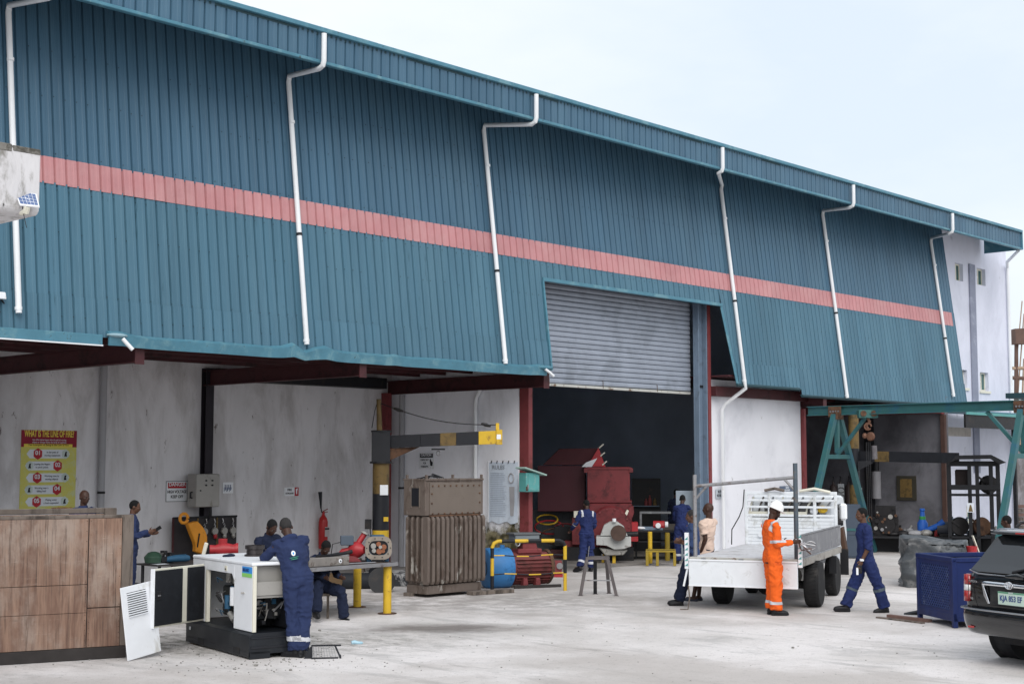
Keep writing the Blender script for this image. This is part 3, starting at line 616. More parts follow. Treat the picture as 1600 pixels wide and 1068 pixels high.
def person(label, spot, h=1.75, face=(0, 1), spine=(0, .04, 1), nod=0., turn=0., tilt=0., thigh=((0, 0, -1), (0, 0, -1)), shin=((0, 0, -1), (0, 0, -1)),
           arm=((-.12, 0, -1), (.12, 0, -1)), fore=((0, .15, -1), (0, .15, -1)), foot=((-.2, 1), (.2, 1)), lift=0., seat=None, cloth=NAVY, lower=None, skin=0,
           bald=False, helmet=False, hair=HAIR, jacket=False, tee=False, shorts=False, sandals=False, bands=(), fat=1., only_top=False, curl=.5, group=None, cap=None, bandm=None, hood=False, seed=1):
    """limb directions are (towards the person's right, forward, up); sides are (left, right)"""
    t = thing('person', label, 'person', (spot.p.x, spot.p.y, spot.z0), spot.rz, group)
    S = SKIN[skin]; F = V(face[0], face[1], 0).normalized(); Rr = F.cross(V(0, 0, 1)); U = V(0, 0, 1)
    W = lambda d: (Rr*d[0]+F*d[1]+U*(d[2] if len(d) > 2 else 0)).normalized()
    u = h/1.75
    hipw = .092*u; L = dict(th=.43*u, sh=.43*u, ua=.295*u, fa=.255*u)
    sp = W(spine); fwd = (F-sp*F.dot(sp)).normalized(); rgt = fwd.cross(sp).normalized()
    hips = [-Rr*hipw, Rr*hipw]; knee = []; ank = []
    for i in (0, 1):
        k = hips[i]+W(thigh[i])*L['th']; knee.append(k); ank.append(k+W(shin[i])*L['sh'])
    base = min(a.z for a in ank)
    off = V(0, 0, (seat if seat is not None else .085*u-base)+lift)
    mid = (ank[0]+ank[1])/2
    if seat is None: off -= V(mid.x, mid.y, 0)
    hips = [x+off for x in hips]; knee = [x+off for x in knee]; ank = [x+off for x in ank]
    pel = off.copy(); chest = pel+sp*.34*u; shc = pel+sp*.50*u; nb = pel+sp*.545*u
    sh = [shc-rgt*.162*u*fat-sp*.012*u, shc+rgt*.162*u*fat-sp*.012*u]
    el = [sh[i]+W(arm[i])*L['ua'] for i in (0, 1)]; wr = [el[i]+W(fore[i])*L['fa'] for i in (0, 1)]
    # head frame
    hs = Matrix.Rotation(turn, 3, sp) @ rgt; hf = Matrix.Rotation(turn, 3, sp) @ fwd; hu = sp.copy()
    if abs(sp.z) < .97: hu = (sp+U*.9).normalized(); hf = (hf-hu*hf.dot(hu)).normalized(); hs = hf.cross(hu).normalized()
    Q = Matrix.Rotation(-nod, 3, hs); hf = Q @ hf; hu = Q @ hu
    Q = Matrix.Rotation(tilt, 3, hf); hs = Q @ hs; hu = Q @ hu
    hc = nb + sp*.055*u + hu*.118*u + hf*.018*u
    A = Matrix((hs, hf, hu)).transposed()
    b = MB()
    hp = lambda x, y, z: hc + hs*x*u + hf*y*u + hu*z*u
    b.ell(hp(0, -.006, .022), (.073*u, .092*u, .092*u), A, 20, 14)
    b.ell(hp(0, .022, -.045), (.056*u, .066*u, .068*u), A, 16, 12)
    b.ell(hp(0, .05, -.088), (.026*u, .028*u, .022*u), A)
    b.ell(hp(0, .090, -.02), (.013*u, .02*u, .026*u), A); b.ell(hp(0, .098, -.034), (.019*u, .014*u, .012*u), A)
    b.ell(hp(0, .082, .016), (.045*u, .015*u, .011*u), A); b.ell(hp(0, .083, -.062), (.024*u, .012*u, .012*u), A)
    for s in (-1, 1):
        b.ell(hp(.037*s, .06, -.022), (.022*u, .024*u, .02*u), A)
        b.ell(hp(.077*s, -.008, -.012), (.010*u, .018*u, .030*u), A)
    capsule(b, nb-sp*.03*u, hp(0, -.018, -.06), .056*u, .052*u)
    k = fat
    loft(b, [(pel-sp*.06*u, rgt, fwd, .12*u*k, .09*u), (pel, rgt, fwd, .155*u*k, .105*u), (pel+sp*.15*u, rgt, fwd, .13*u*k, .092*u), (chest, rgt, fwd, .158*u*k, .11*u), (shc-sp*.03*u, rgt, fwd, .16*u*k, .09*u), (shc+sp*.03*u, rgt, fwd, .09*u, .06*u)])
    for i in (0, 1):
        capsule(b, sh[i], el[i], .048*u, .040*u); capsule(b, el[i], wr[i], .040*u, .026*u)
        kk = el[i]+(wr[i]-el[i])*.25; b.ell(kk, (.043*u,)*3)
        capsule(b, hips[i], knee[i], .078*u, .052*u); capsule(b, knee[i], ank[i], .050*u, .036*u)
        cf = knee[i]+(ank[i]-knee[i])*.3; b.ell(cf-F*.012, (.055*u, .058*u, .09*u))
        fd = V(0, 0, 0)+W((foot[i][0], foot[i][1], 0)); hz = V(ank[i].x, ank[i].y, ank[i].z-.04*u)
        capsule(b, hz-fd*.03*u, hz+fd*.13*u, .036*u, .03*u)
        # hand: palm and five fingers
        d = (wr[i]-el[i]).normalized(); side = 1 if i else -1
        pn = d.cross(U) if abs(d.z) < .8 else d.cross(F)
        pn = pn.normalized(); q = d.cross(pn).normalized()
        pc = wr[i]+d*.045*u
        AA = Matrix((q, d, pn)).transposed(); b.ell(pc, (.038*u, .052*u, .018*u), AA)
        for j, (o_, ln) in enumerate(((-.027, .062), (-.009, .075), (.010, .072), (.027, .058))):
            a0 = wr[i]+d*.08*u+q*o_*u; d1 = (d*math.cos(curl)+pn*math.sin(curl)*side).normalized(); a1 = a0+d1*ln*.5*u
            d2 = (d*math.cos(curl*2.1)+pn*math.sin(curl*2.1)*side).normalized(); a2 = a1+d2*ln*.5*u
            capsule(b, a0-d*.02*u, a1, .0095*u, .009*u, 8); capsule(b, a1, a2, .009*u, .008*u, 8)
        th0 = wr[i]+d*.025*u-q*.03*u; th1 = th0+(d*.6-q*.7+pn*.3*side).normalized()*.035*u; th2 = th1+(d*.9-q*.2+pn*.4*side).normalized()*.032*u
        capsule(b, th0, th1, .012*u, .010*u, 8); capsule(b, th1, th2, .010*u, .009*u, 8)
    fuse(b, 'body', S, t, .0085, 2)
    # clothes
    lower = lower or cloth; f_ = [(el[0], .16), (el[1], .16), (knee[0], .18), (knee[1], .18), (pel, .2), (ank[0], .16), (ank[1], .16), (pel+sp*.14*u, .14), (sh[0], .14), (sh[1], .14)]
    top = MB(); g_ = .016*u
    hem = .02 if not (jacket or tee) else -.10
    secs = [(pel+sp*hem*u, rgt, fwd, .183*u*k, .132*u)]
    if jacket or tee: secs += [(pel+sp*.02*u, rgt, fwd, .178*u*k, .130*u)]
    secs += [(pel+sp*.14*u, rgt, fwd, (.152 if not (jacket or tee) else .17)*u*k, .112*u), (chest-sp*.04*u, rgt, fwd, .178*u*k, .130*u), (chest+sp*.06*u, rgt, fwd, .185*u*k, .128*u), (shc-sp*.02*u, rgt, fwd, .178*u*k, .108*u), (shc+sp*.035*u, rgt, fwd, .115*u, .078*u), (nb+sp*.0*u, rgt, fwd, .07*u, .066*u)]
    loft(top, secs)
    if not tee: loft(top, [(nb-sp*.02*u, rgt, fwd, .078*u, .073*u), (nb+sp*.035*u-fwd*.01, rgt, fwd, .070*u, .067*u)])
    if hood: top.ell(nb-sp*.01*u-fwd*.07*u, (.11*u, .05*u, .05*u), Matrix((rgt, fwd, sp)).transposed())
    for i in (0, 1):
        top.ell(sh[i]-sp*.012*u, (.066*u,)*3); capsule(top, nb-sp*.035*u+(sh[i]-nb)*.25, sh[i], .062*u, .060*u)
        if tee:
            e = sh[i]+(el[i]-sh[i])*.72; flat(top, [sh[i], e], [.072*u, .069*u])
        elif jacket == 'short':
            flat(top, [sh[i], sh[i]+(el[i]-sh[i])*.6, el[i], el[i]+(wr[i]-el[i])*.16], [.072*u, .066*u, .062*u, .062*u])
        else:
            flat(top, [sh[i], sh[i]+(el[i]-sh[i])*.5, el[i]+(el[i]-sh[i])*.04], [.067*u, .065*u, .055*u]); top.ell(el[i], (.057*u,)*3)
            flat(top, [el[i], el[i]+(wr[i]-el[i])*.5, wr[i]-(wr[i]-el[i])*.04], [.056*u, .051*u, .045*u])
    lf = 1+(fat-1)*.45
    leg = top if not (jacket or tee) else MB()
    if not (only_top):
        loft(leg, [(pel-sp*.10*u, rgt, fwd, .135*u, .105*u), (pel-sp*.02*u, rgt, fwd, .176*u*k, .132*u), (pel+sp*.07*u, rgt, fwd, .160*u*k, .115*u)])
        for i in (0, 1):
            hp0 = hips[i]+(off-hips[i])*.05
            if shorts:
                e = hips[i]+(knee[i]-hips[i])*.95; flat(leg, [hp0, e], [.1*u, .088*u]); continue
            flat(leg, [hp0, hips[i]+(knee[i]-hips[i])*.45, knee[i]+(knee[i]-hips[i])*.03], [.108*u*lf, .102*u*lf, .088*u*lf]); leg.ell(knee[i], (.088*u*lf,)*3)
            e = ank[i]+(knee[i]-ank[i])*.02
            flat(leg, [knee[i], knee[i]+(ank[i]-knee[i])*.45, ank[i]+(knee[i]-ank[i])*.12, e], [.087*u*lf, .086*u*lf, .086*u*lf, .080*u*lf])
            leg.ell(ank[i]+(knee[i]-ank[i])*.14, (.091*u, .091*u, .035*u))
    nm = 'coverall' if not (jacket or tee) else ('shirt' if tee else 'jacket')
    co = fuse(top, nm, cloth, t, .0095, 2, .019, seed, f_)
    if leg is not top and not only_top: tr = fuse(leg, 'shorts' if shorts else 'trousers', lower, t, .0095, 2, .019, seed+5, f_)
    else: tr = co
    # reflective tape follows the cloth
    segs = {'lshin': (knee[0], ank[0], tr), 'rshin': (knee[1], ank[1], tr), 'lfore': (el[0], wr[0], co), 'rfore': (el[1], wr[1], co), 'lup': (sh[0], el[0], co), 'rup': (sh[1], el[1], co),
            'lsh': (nb-sp*.02*u, sh[0]+(sh[0]-nb)*.2+sp*.02, co), 'rsh': (nb-sp*.02*u, sh[1]+(sh[1]-nb)*.2+sp*.02, co)}
    for sname, t0, t1 in bands:
        a, c, src = segs[sname]; a = Vector(a); d = (c-a); ln = d.length; d = d/ln; me = src.data
        nv = len(me.vertices); co_ = np.empty(nv*3); me.vertices.foreach_get('co', co_); co_ = co_.reshape(-1, 3); rel = co_-np.array(a); tt = rel@np.array(d)/ln
        ds = np.linalg.norm(rel-np.outer(tt*ln, np.array(d)), axis=1); ok = (tt > t0) & (tt < t1) & (ds < .14*u)
        vs, fs, mp_ = [], [], {}
        for p in me.polygons:
            if all(ok[i] for i in p.vertices):
                ids = []
                for i in p.vertices:
                    if i not in mp_: mp_[i] = len(vs); vs.append(tuple(me.vertices[i].co+me.vertices[i].normal*.004))
                    ids.append(mp_[i])
                fs.append(ids)
        if fs: MB().add(vs, fs).build('reflective_band', bandm or REFL, t, smooth='all')
    # shoes
    for i in (0, 1):
        if only_top: break
        fd = W((foot[i][0], foot[i][1], foot[i][2] if len(foot[i]) > 2 else 0)); sd = fd.cross(U).normalized(); un = sd.cross(fd).normalized()
        c0 = ank[i]-U*.085*u; s_ = MB()
        if not sandals:
            s_.tube([c0-fd*.07*u+un*.05*u, c0-fd*.03*u+un*.055*u, c0+fd*.05*u+un*.05*u, c0+fd*.12*u+un*.042*u, c0+fd*.175*u+un*.033*u, c0+fd*.2*u+un*.028*u], [.026*u, .044*u, .047*u, .044*u, .036*u, .014*u], 12)
            flat(s_, [c0+un*.04*u-fd*.015*u, c0+un*.13*u-fd*.015*u], [.05*u, .047*u])
        s_.tube([c0-fd*.078*u+un*.014*u, c0-fd*.06*u+un*.014*u, c0+un*.014*u, c0+fd*.1*u+un*.014*u, c0+fd*.17*u+un*.016*u, c0+fd*.205*u+un*.02*u], [.014*u, .036*u, .036*u, .045*u, .04*u, .014*u] if sandals else [.014*u, .034*u, .034*u, .041*u, .036*u, .014*u], 12)
        if sandals: flat(s_, [c0+fd*.06*u+un*.02, c0+fd*.13*u+un*.02], [.052*u, .05*u])
        for q in range(len(s_.v)):
            if s_.v[q][2] < .002 and off.z < 2 and (c0.z < .03): s_.v[q] = (s_.v[q][0], s_.v[q][1], max(s_.v[q][2], .001))
        fuse(s_, 'sandal' if sandals else 'boot', SANDAL if sandals else SHOE, t, .008, 1)
    # hair, helmet, eyes
    if helmet:
        hm = MB(); hm.lathe([(.150, -.012), (.152, -.004), (.128, .002), (.126, .03), (.117, .07), (.095, .105), (.06, .128), (.02, .138), (0, .139)], hp(0, .004, .045), hu, 28)
        ho = hm.build('helmet', HELM, t, smooth=True); MB().ell(hp(0, .15, .04), (.06*u, .045*u, .006*u), A).build('helmet_peak', HELM, ho, smooth=True)
        MB().ell(hp(0, -.004, .178), (.012*u, .08*u, .010*u), A).build('helmet_ridge', HELM, ho, smooth=True)
        MB().tube([hp(-.08, .02, .04), hp(-.07, .05, -.07), hp(0, .07, -.105), hp(.07, .05, -.07), hp(.08, .02, .04)], .005, 6).build('chin_strap', BLACKM, ho)
        MB().ell(hp(0, .048, -.085), (.043*u, .045*u, .038*u), A).build('beard', HAIR, t, smooth=True)
    elif not bald:
        hb = MB(); hb.ell(hp(0, -.013, .0285), (.0765*u, .093*u, .0925*u), A, 20, 14)
        hb.ell(hp(0, -.042, -.002), (.064*u, .056*u, .058*u), A, 16, 12)
        hf_ = fuse(hb, 'hair', hair if not cap else cap, t, .008, 1, .003, seed)
    for s in (-1, 1):
        MB().ell(hp(.030*s, .0825, -.004), (.013*u, .006*u, .007*u), A, 8, 6).build('eye', EYEW, t, smooth=True)
        MB().ell(hp(.030*s, .0875, -.004), (.006*u, .003*u, .006*u), A, 8, 6).build('pupil', INK, t, smooth=True)
    return dict(t=t, wr=wr, el=el, sh=sh, pel=pel, nb=nb, hp=hp, A=A, u=u, rgt=rgt, fwd=fwd, sp=sp, knee=knee, ank=ank, co=co)

# 1. the man leaning on the generator, seen from behind
s = Spot(466, 1026)
P1 = person('person in blue coverall with silver ankle tape leaning on the open white generator', s, 1.84, face=(-.12, 1), spine=(-.20, .30, 1), nod=.5, turn=.15,
            thigh=((.10, .10, -1), (-.03, .06, -1)), shin=((.06, -.06, -1), (-.06, -.10, -1)), arm=((-.55, .75, -.75), (.12, .5, -1)), fore=((.25, 1, .15), (-.25, 1, .45)),
            foot=((-.75, .55), (.35, .85)), hair=HAIRG, bands=(('lshin', .58, .74), ('rshin', .62, .76)), fat=1.08, hood=True, seed=3)
bk = P1['nb']-P1['sp']*.24-P1['fwd']*.152
lg = MB(); lg.ell(bk, (.028, .007, .036), Matrix((P1['rgt'], P1['fwd'], P1['sp'])).transposed(), 14, 8); lg.build('back_emblem', WHITE, P1['t'], smooth=True)
MB().ell(bk-P1['fwd']*.006, (.012, .006, .018), Matrix((P1['rgt'], P1['fwd'], P1['sp'])).transposed()).build('emblem_mark', STKB, P1['t'])
for q in (0, 1):
    c = bk-P1['sp']*(.055+.022*q)
    MB().ell(c+P1['fwd']*.002, (.062-.012*q, .007, .007), Matrix((P1['rgt'], P1['fwd'], P1['sp'])).transposed()).build('emblem_line', mat('green stitching', (.05, .25, .17), .7), P1['t'])
# 2. orange suit, white helmet, sorting a harness
s = Spot(1209, 960)
P2 = person('person in orange reflective suit and white helmet standing behind the truck', s, 1.82, face=(1, .42), spine=(0, -.03, 1), nod=.45, turn=-.1,
            thigh=((0, .09, -1), (.02, .03, -1)), shin=((0, -.07, -1), (.0, -.02, -1)), arm=((-.1, .12, -1), (.1, .02, -1)), fore=((.1, 1, .02), (-.05, 1, .10)),
            foot=((-.1, 1), (.25, 1)), cloth=HIVIS, jacket=True, helmet=True, bands=(('lshin', .66, .80), ('rshin', .66, .80), ('lup', .80, .97), ('rup', .78, .96), ('rsh', .55, .85), ('lsh', .55, .85)), fat=1.34, seed=9)
MB().ring([[P2['pel']+P2['sp']*z+P2['rgt']*(.178*math.cos(a))+P2['fwd']*(.127*math.sin(a)) for a in [2*math.pi*i/20 for i in range(20)]] for z in (-.125, -.085)]).build('belt', BLACKM, P2['t'])
hs_ = thing('safety_harness', 'grey and white webbing harness in the hands of the orange suited person', 'harness', s.g, s.rz)
w1 = (P2['wr'][0]+P2['wr'][1])/2+V(.1, 0, -.02)
for j in range(5):
    pts = [w1+V(.015*j, -.04+.02*j, .03)]
    for k in range(6): pts.append(w1+V(.02+.05*k+.04*math.sin(j*2+k), .05*math.sin(k+j), .05-.03*k*(1+.3*j)*.7+.03*math.cos(k*2.+j)))
    MB().tube(pts, .012, 6).build('strap', [mat('grey webbing', (.35, .34, .36), .8), mat('brown webbing', (.17, .10, .08), .8), WHITE][j % 3], hs_, smooth=True)
MB().tube([w1+V(.02, 0, .02)]+[w1+V(.28+.09*math.cos(a), .02, -.04+.07*math.sin(a)) for a in [2*math.pi*i/12 for i in range(12)]], .014, 6).build('buckle_loop', STEEL, hs_, smooth=True)
# 3. walking man on the right
s = Spot(1352, 956)
P3 = person('person in open blue work jacket and trousers walking left past the truck', s, 1.79, face=(-1, -.3), spine=(0, .03, 1), nod=.05,
            thigh=((.06, -.42, -1), (-.04, .40, -1)), shin=((.0, -.30, -1), (0, .42, -1)), arm=((-.14, -.02, -1), (.1, -.2, -1)), fore=((.05, .50, -1), (-.05, .2, -1)),
            foot=((-.08, 1, -.10), (.1, 1, .06)), cloth=ROYAL, jacket='short', skin=1, fat=1.14, bands=(('lshin', .22, .36), ('rshin', .24, .36)), bandm=mat('dull grey tape', (.09, .12, .15), .8), seed=5)
MB().ring([[P3['wr'][0]+V(0, 0, z)+V(.036*math.cos(a), .036*math.sin(a), 0) for a in [2*math.pi*i/12 for i in range(12)]] for z in (-.002, .035)]).build('wristwatch', WHITE, P3['t'])
ph = thing('radio', 'black handheld radio with a white label held by the walking person', 'radio', s.g, s.rz)
c = P3['wr'][0]+V(-.04, -.02, -.13)
MB().box(c.x-.05, c.x+.04, c.y-.03, c.y+.02, c.z-.08, c.z+.06).build('case', BLACKM, ph, bevel=.01); MB().box(c.x-.056, c.x-.02, c.y-.034, c.y-.0302, c.z-.10, c.z+.02).build('label', WHITE, ph)
# 4. man in the doorway walking away
s = Spot(915, 893)
P4 = person('person in blue coverall with white shoulder tape walking away into the hall', s, 1.66, face=(-.25, 1), spine=(.05, .08, 1), nod=.3, turn=.2,
            thigh=((.02, -.05, -1), (.05, .1, -1)), shin=((-.35, -.45, -1), (.02, -.02, -1)), arm=((-.45, .15, -1), (.12, .15, -1)), fore=((-.2, .7, -.55), (-.1, .9, -.5)),
            foot=((-.7, .7, -.3), (0, 1)), cloth=ROYAL, bands=(('lsh', .55, .85), ('rsh', .55, .85), ('lshin', .62, .78), ('rshin', .62, .78), ('lfore', .0, .2)), seed=2)
# 5. man leaning on the truck corner
s = Spot(1061, 945)
P5 = person('person in faded blue shirt and navy trousers leaning with folded arms on the truck corner', s, 1.70, face=(-1, -.1), spine=(0, -.02, 1), nod=.12,
            thigh=((.02, .36, -1), (-.02, .42, -1)), shin=((0, .26, -1), (0, .22, -1)), arm=((.0, .12, -1), (0, .1, -1)), fore=((.75, .75, .15), (-.75, .75, .3)),
            foot=((-.1, 1), (.1, 1)), cloth=mat('faded blue shirt cloth', (.05, .085, .20), .9, 0, .14, 6, bump=.006, bs=22), lower=NAVYD, jacket='short', hair=HAIRG, skin=1, seed=8)
# 6. man in peach shirt against the bed
s = Spot(1088, 938)
P6 = person('person in pale peach t-shirt with bare legs and sandals leaning on the truck bed', s, 1.80, face=(-1, .55), spine=(0, -.10, 1), nod=.0, turn=.15,
            thigh=((.02, .30, -1), (-.03, .40, -1)), shin=((0, .22, -1), (0, .10, -1)), arm=((-.05, -.18, -1), (.12, .42, -1)), fore=((.05, .45, -1), (-.1, 1, .45)),
            foot=((-.1, 1), (.1, 1)), cloth=PEACH, lower=NAVYD, tee=True, shorts=True, sandals=True, bald=True, fat=1.18, seed=4)
# 7, 8. two in the dim hall
s = Spot(1066, 880)
person('person in blue coverall standing with back turned inside the hall, nearest the white panel', s, 1.72, face=(.2, 1), spine=(0, .10, 1), nod=.35,
       thigh=((-.06, 0, -1), (.06, 0, -1)), arm=((-.2, .3, -1), (.2, .3, -1)), fore=((0, 1, -.3), (0, 1, -.3)), cloth=ROYAL, bands=(('lshin', .6, .75), ('rshin', .6, .75)), seed=6)
s = Spot(1056, 868)
person('person in dark coverall half hidden behind the blue coverall in the hall', s, 1.80, face=(.6, 1), nod=.2, cloth=NAVYD, seed=12)
# 9. bending over behind the generator
s = Spot(414, 840, d=21.3); s.z0 = 0; s.p.z = 0
P9 = person('person in navy coverall looking down at work between generator and tool board', s, 1.72, face=(.55, -1), spine=(.05, .32, 1), nod=.45,
            thigh=((-.05, 0, -1), (.05, 0, -1)), arm=((-.25, .4, -1), (.25, .4, -1)), fore=((.3, 1, .05), (-.3, 1, .05)), cloth=NAVYD, fat=1.02, seed=13)
# 10. seated behind the work bench
s = Spot(500, 840, d=23.4); s.z0 = 0; s.p.z = 0
P10 = person('person in black trousers sitting low behind the steel work bench', s, 1.72, face=(.5, -1), spine=(0, .22, 1), nod=.5, seat=.50,
             thigh=((-.25, 1, -.15), (.35, 1, .12)), shin=((-.05, .15, -1), (.25, .35, -1)), arm=((-.1, .5, -1), (.1, .5, -1)), fore=((.2, 1, -.1), (-.2, 1, -.1)), foot=((-.1, 1), (.2, 1)), cloth=NAVYD, seed=14)
st = thing('low_stool', 'low wooden stool under the seated person', 'stool', s.g, s.rz)
B('seat', WOODG, st, -.18, .18, -.15, .15, .36, .40)
for x in (-.14, .14):
    for y in (-.11, .11): B('leg', WOODG, st, x-.02, x+.02, y-.02, y+.02, 0, .36)
# 11, 12. behind the crate, on a low concrete platform
tag(B('concrete_platform', PLINTH, None, 8.5, 15.0, 22.9, 25.0, 0, .30, bevel=.01), 'low concrete platform behind the wooden crate', 'platform')
s = Spot(128, 840, d=23.0); s.z0 = .3; s.p.z = .3
person('person with shaved head looking sideways over the crate beside the yellow poster', s, 1.76, face=(.62, -1), nod=.0, turn=0, cloth=NAVY, bald=True, seed=21)
s = Spot(204, 840, d=23.0); s.z0 = .12; s.p.z = .3; s.z0 = .3
P12 = person('person with short black hair looking at a phone past the crate corner', s, 1.60, face=(1, -.15), nod=.15, arm=((-.1, .2, -1), (.1, .25, -1)), fore=((.2, 1, .15), (-.1, 1, .3)), cloth=NAVY, skin=1, seed=22)
ph = thing('phone', 'dark mobile phone in the hands of the person beside the crate', 'phone', s.p, s.rz)
c = (P12['wr'][0]+P12['wr'][1])/2+V(.11, 0, .05); MB().add([(-.04, -.005, -.08), (.04, -.005, -.08), (.04, .005, -.08), (-.04, .005, -.08), (-.04, -.005, .08), (.04, -.005, .08), (.04, .005, .08), (-.04, .005, .08)],
    [(0, 1, 2, 3), (7, 6, 5, 4), (0, 4, 5, 1), (1, 5, 6, 2), (2, 6, 7, 3), (3, 7, 4, 0)], Matrix.Translation(c) @ Matrix.Rotation(1.0, 4, 'Y') @ Matrix.Rotation(.9, 4, 'Z')).build('case', BLACKM, ph)
# 13. behind the car
s = Spot(1578, 840, d=24.5); s.z0 = 0; s.p.z = 0
person('person with dark cropped hair showing just above the roof of the black car', s, 1.60, face=(-1, .2), nod=.1, cloth=NAVYD, seed=23)

# ------------------------------------------------------------------ wooden crate
a = on(196, 1026, z=0); b_ = on(0, 1038.5, z=0); dr = math.atan2((a-b_).y, (a-b_).x)
cr_ = thing('wooden_crate', 'large weathered plywood crate on dark skids at the yard edge', 'crate', (a.x, a.y, 0), dr)   # local x to the right end, y away
CH = 1.84
def cz(py, D=18.6): return CAM_H-(py-725)*D/FPX
lay = [(-.50, -.06, .22, 1.84), (-1.63, -.505, .98, 1.84), (-1.63, -.505, .565, .976), (-1.63, -.505, .16, .561), (-2.9, -1.635, 1.18, 1.84), (-2.9, -1.635, .16, 1.176)]
lay = [(-.50, -.08, .66, 1.80), (-.50, -.08, .155, .648), (-1.63, -.511, .96, 1.80), (-1.63, -.511, .60, .953), (-1.63, -.511, .155, .595), (-3.0, -1.642, 1.25, 1.80), (-3.0, -1.642, .155, 1.240)]
for i, (x0, x1, z0, z1) in enumerate(lay): B('plywood_panel', PLY, cr_, x0, x1, .002*(i % 3), .018+.002*(i % 3), z0, z1, bevel=.003)
B('backing', DWOOD, cr_, -3.0, -.07, .024, .03, .155, 1.80, bevel=0)
B('skid', DWOOD, cr_, -3.0, .0, -.02, .10, 0, .15, bevel=.006); B('skid', DWOOD, cr_, -3.0, 0, 1.1, 1.22, 0, .15, bevel=.006)
B('corner_post', WOODG, cr_, -.075, .07, -.012, .06, .155, 1.845, bevel=.006); B('corner_post', WOODG, cr_, -.06, .10, 1.1, 1.2, .155, 1.9, bevel=.006)
B('rail', WOODG, cr_, -3.0, .03, -.005, .05, 1.803, 1.845, bevel=.006); B('rail', WOODG, cr_, -3.0, .10, 1.16, 1.22, 1.83, 1.90, bevel=.006)
B('plywood_panel', PLY, cr_, -3.0, -.06, 1.15, 1.165, .155, 1.82); B('plywood_panel', PLY, cr_, -.04, -.022, .06, 1.1, .155, 1.8); B('plywood_panel', PLY, cr_, -3.0, -2.98, .06, 1.1, .155, 1.8)
B('floor_panel', PLY, cr_, -2.97, -.05, .03, 1.14, .13, .15)
nl = MB()
for x0, x1, z0, z1 in lay:
    for k in range(7):
        for x in (x0+.02, x1-.02): nl.ell((x, -.001, z0+.03+(z1-z0-.06)*k/6), (.006, .004, .006), n=5, k=3)
nl.build('nails', RUST, cr_)['kind'] = 'stuff'

# ------------------------------------------------------------------ generator set
gc = on(389, 1030, z=0); gr = on(463, 1025, z=0); gl = on(309.5, 1012, z=0)
GX = (gr-gc).normalized(); GA = math.atan2(GX.y, GX.x)+R(6); GY = (gl-gc)
gn = thing('generator', 'white canopied diesel generator with open door standing on a black steel base', 'generator', (gc.x, gc.y, 0), GA)
GW, GL_ = .86, 2.15    # width to the right, length away
m_ = MB()
m_.prism([(0, .10), (0, .30), (.05, .33), (GW, .33), (GW, .10), (GW-.03, .06), (.03, .06)], 0, GL_)
m_.box(0, .02, 0, GL_, .02, .10).box(GW-.02, GW, 0, GL_, .02, .10).box(0, .3, 0, .02, 0, .1).box(GW-.2, GW, 0, .02, 0, .1)
m_.build('base', mat('black base paint', (.02, .024, .032), .4, 0, .2, 3, (.04, .045, .05), .6, .1, 3), gn, bevel=.006)
B('base_rib', BLK, gn, .02, GW-.02, -.012, -.001, .13, .16); B('base_rib', BLK, gn, .02, GW-.02, -.012, -.001, .255, .275)
for y in (.3, 1.5): B('lift_pocket', BLACKM, gn, -.004, -.001, y, y+.2, .04, .12, bevel=0)
B('drain_plug', WHITE, gn, -.02, -.005, 1.95, 1.99, .2, .24)
H0, H1 = .34, 1.215
X0, X1, Y0, Y1 = .05, .83, .04, GL_-.1
B('roof_panel', WHITE, gn, X0-.01, X1+.01, Y0-.01, Y1, H1-.03, H1+.015, bevel=.012)
B('side_panel', WHITE, gn, X0, X0+.035, Y0, .62, H0, H1-.032, bevel=.006)          # corner panel towards the yard
B('side_panel', WHITE, gn, X0, X0+.035, 1.60, Y1, H0, H1-.032, bevel=.006)
B('door_jamb', CREAM, gn, X0+.002, X0+.05, 1.53, 1.598, H0, 1.05, bevel=.004)
MB().prism([(.622, H1-.033), (1.598, H1-.033), (1.598, 1.052), (.70, 1.05), (.622, .97)], X0, X0+.03, axis='x').build('lintel_panel', WHITE, gn, bevel=.004)
B('side_panel', WHITE, gn, X1-.035, X1, Y0, Y1, H0, H1-.032); B('end_panel', WHITE, gn, X0+.04, X1-.04, Y1-.03, Y1, H0, H1-.032)
B('frame_post', CREAM, gn, X0, X0+.05, Y0-.03, Y0-.001, H0, H1-.03); B('frame_post', CREAM, gn, X1-.05, X1, Y0-.03, Y0-.001, H0, H1-.03)
B('bulkhead', BEIGE, gn, X0+.05, X1-.05, Y0+.10, Y0+.13, .80, 1.17); B('bulkhead', BLACKM, gn, X0+.05, X1-.05, .62, .64, H0, 1.17)
B('control_shelf', BEIGE, gn, X0+.05, X1-.06, Y0+.02, Y0+.30, .765, .80)
MB().prism([(.04, .80), (.12, .80), (.10, .90), (.04, .98)], X0+.06, X1-.06, axis='x').build('control_panel', BEIGE, gn, bevel=.004)
# sticker on the corner panel
st = B('sticker', STKB, gn, X0-.004, X0-.001, .05, .36, 1.05, 1.17, bevel=0); B('sticker_band', STKG, st, X0-.0065, X0-.0042, .05, .36, 1.035, 1.085, bevel=0)
text('MIKANO', .06, (X0-.0075, .34, 1.095), (R(90), 0, R(-90)), mat('sticker letter', (.02, .08, .3), .5), gn, sx=.85, bold=.001)
B('latch', CREAM, gn, X0-.01, X0, .85, .93, 1.075, 1.145); B('latch_hole', BLACKM, gn, X0-.012, X0-.0105, .87, .91, 1.09, 1.11, bevel=0)
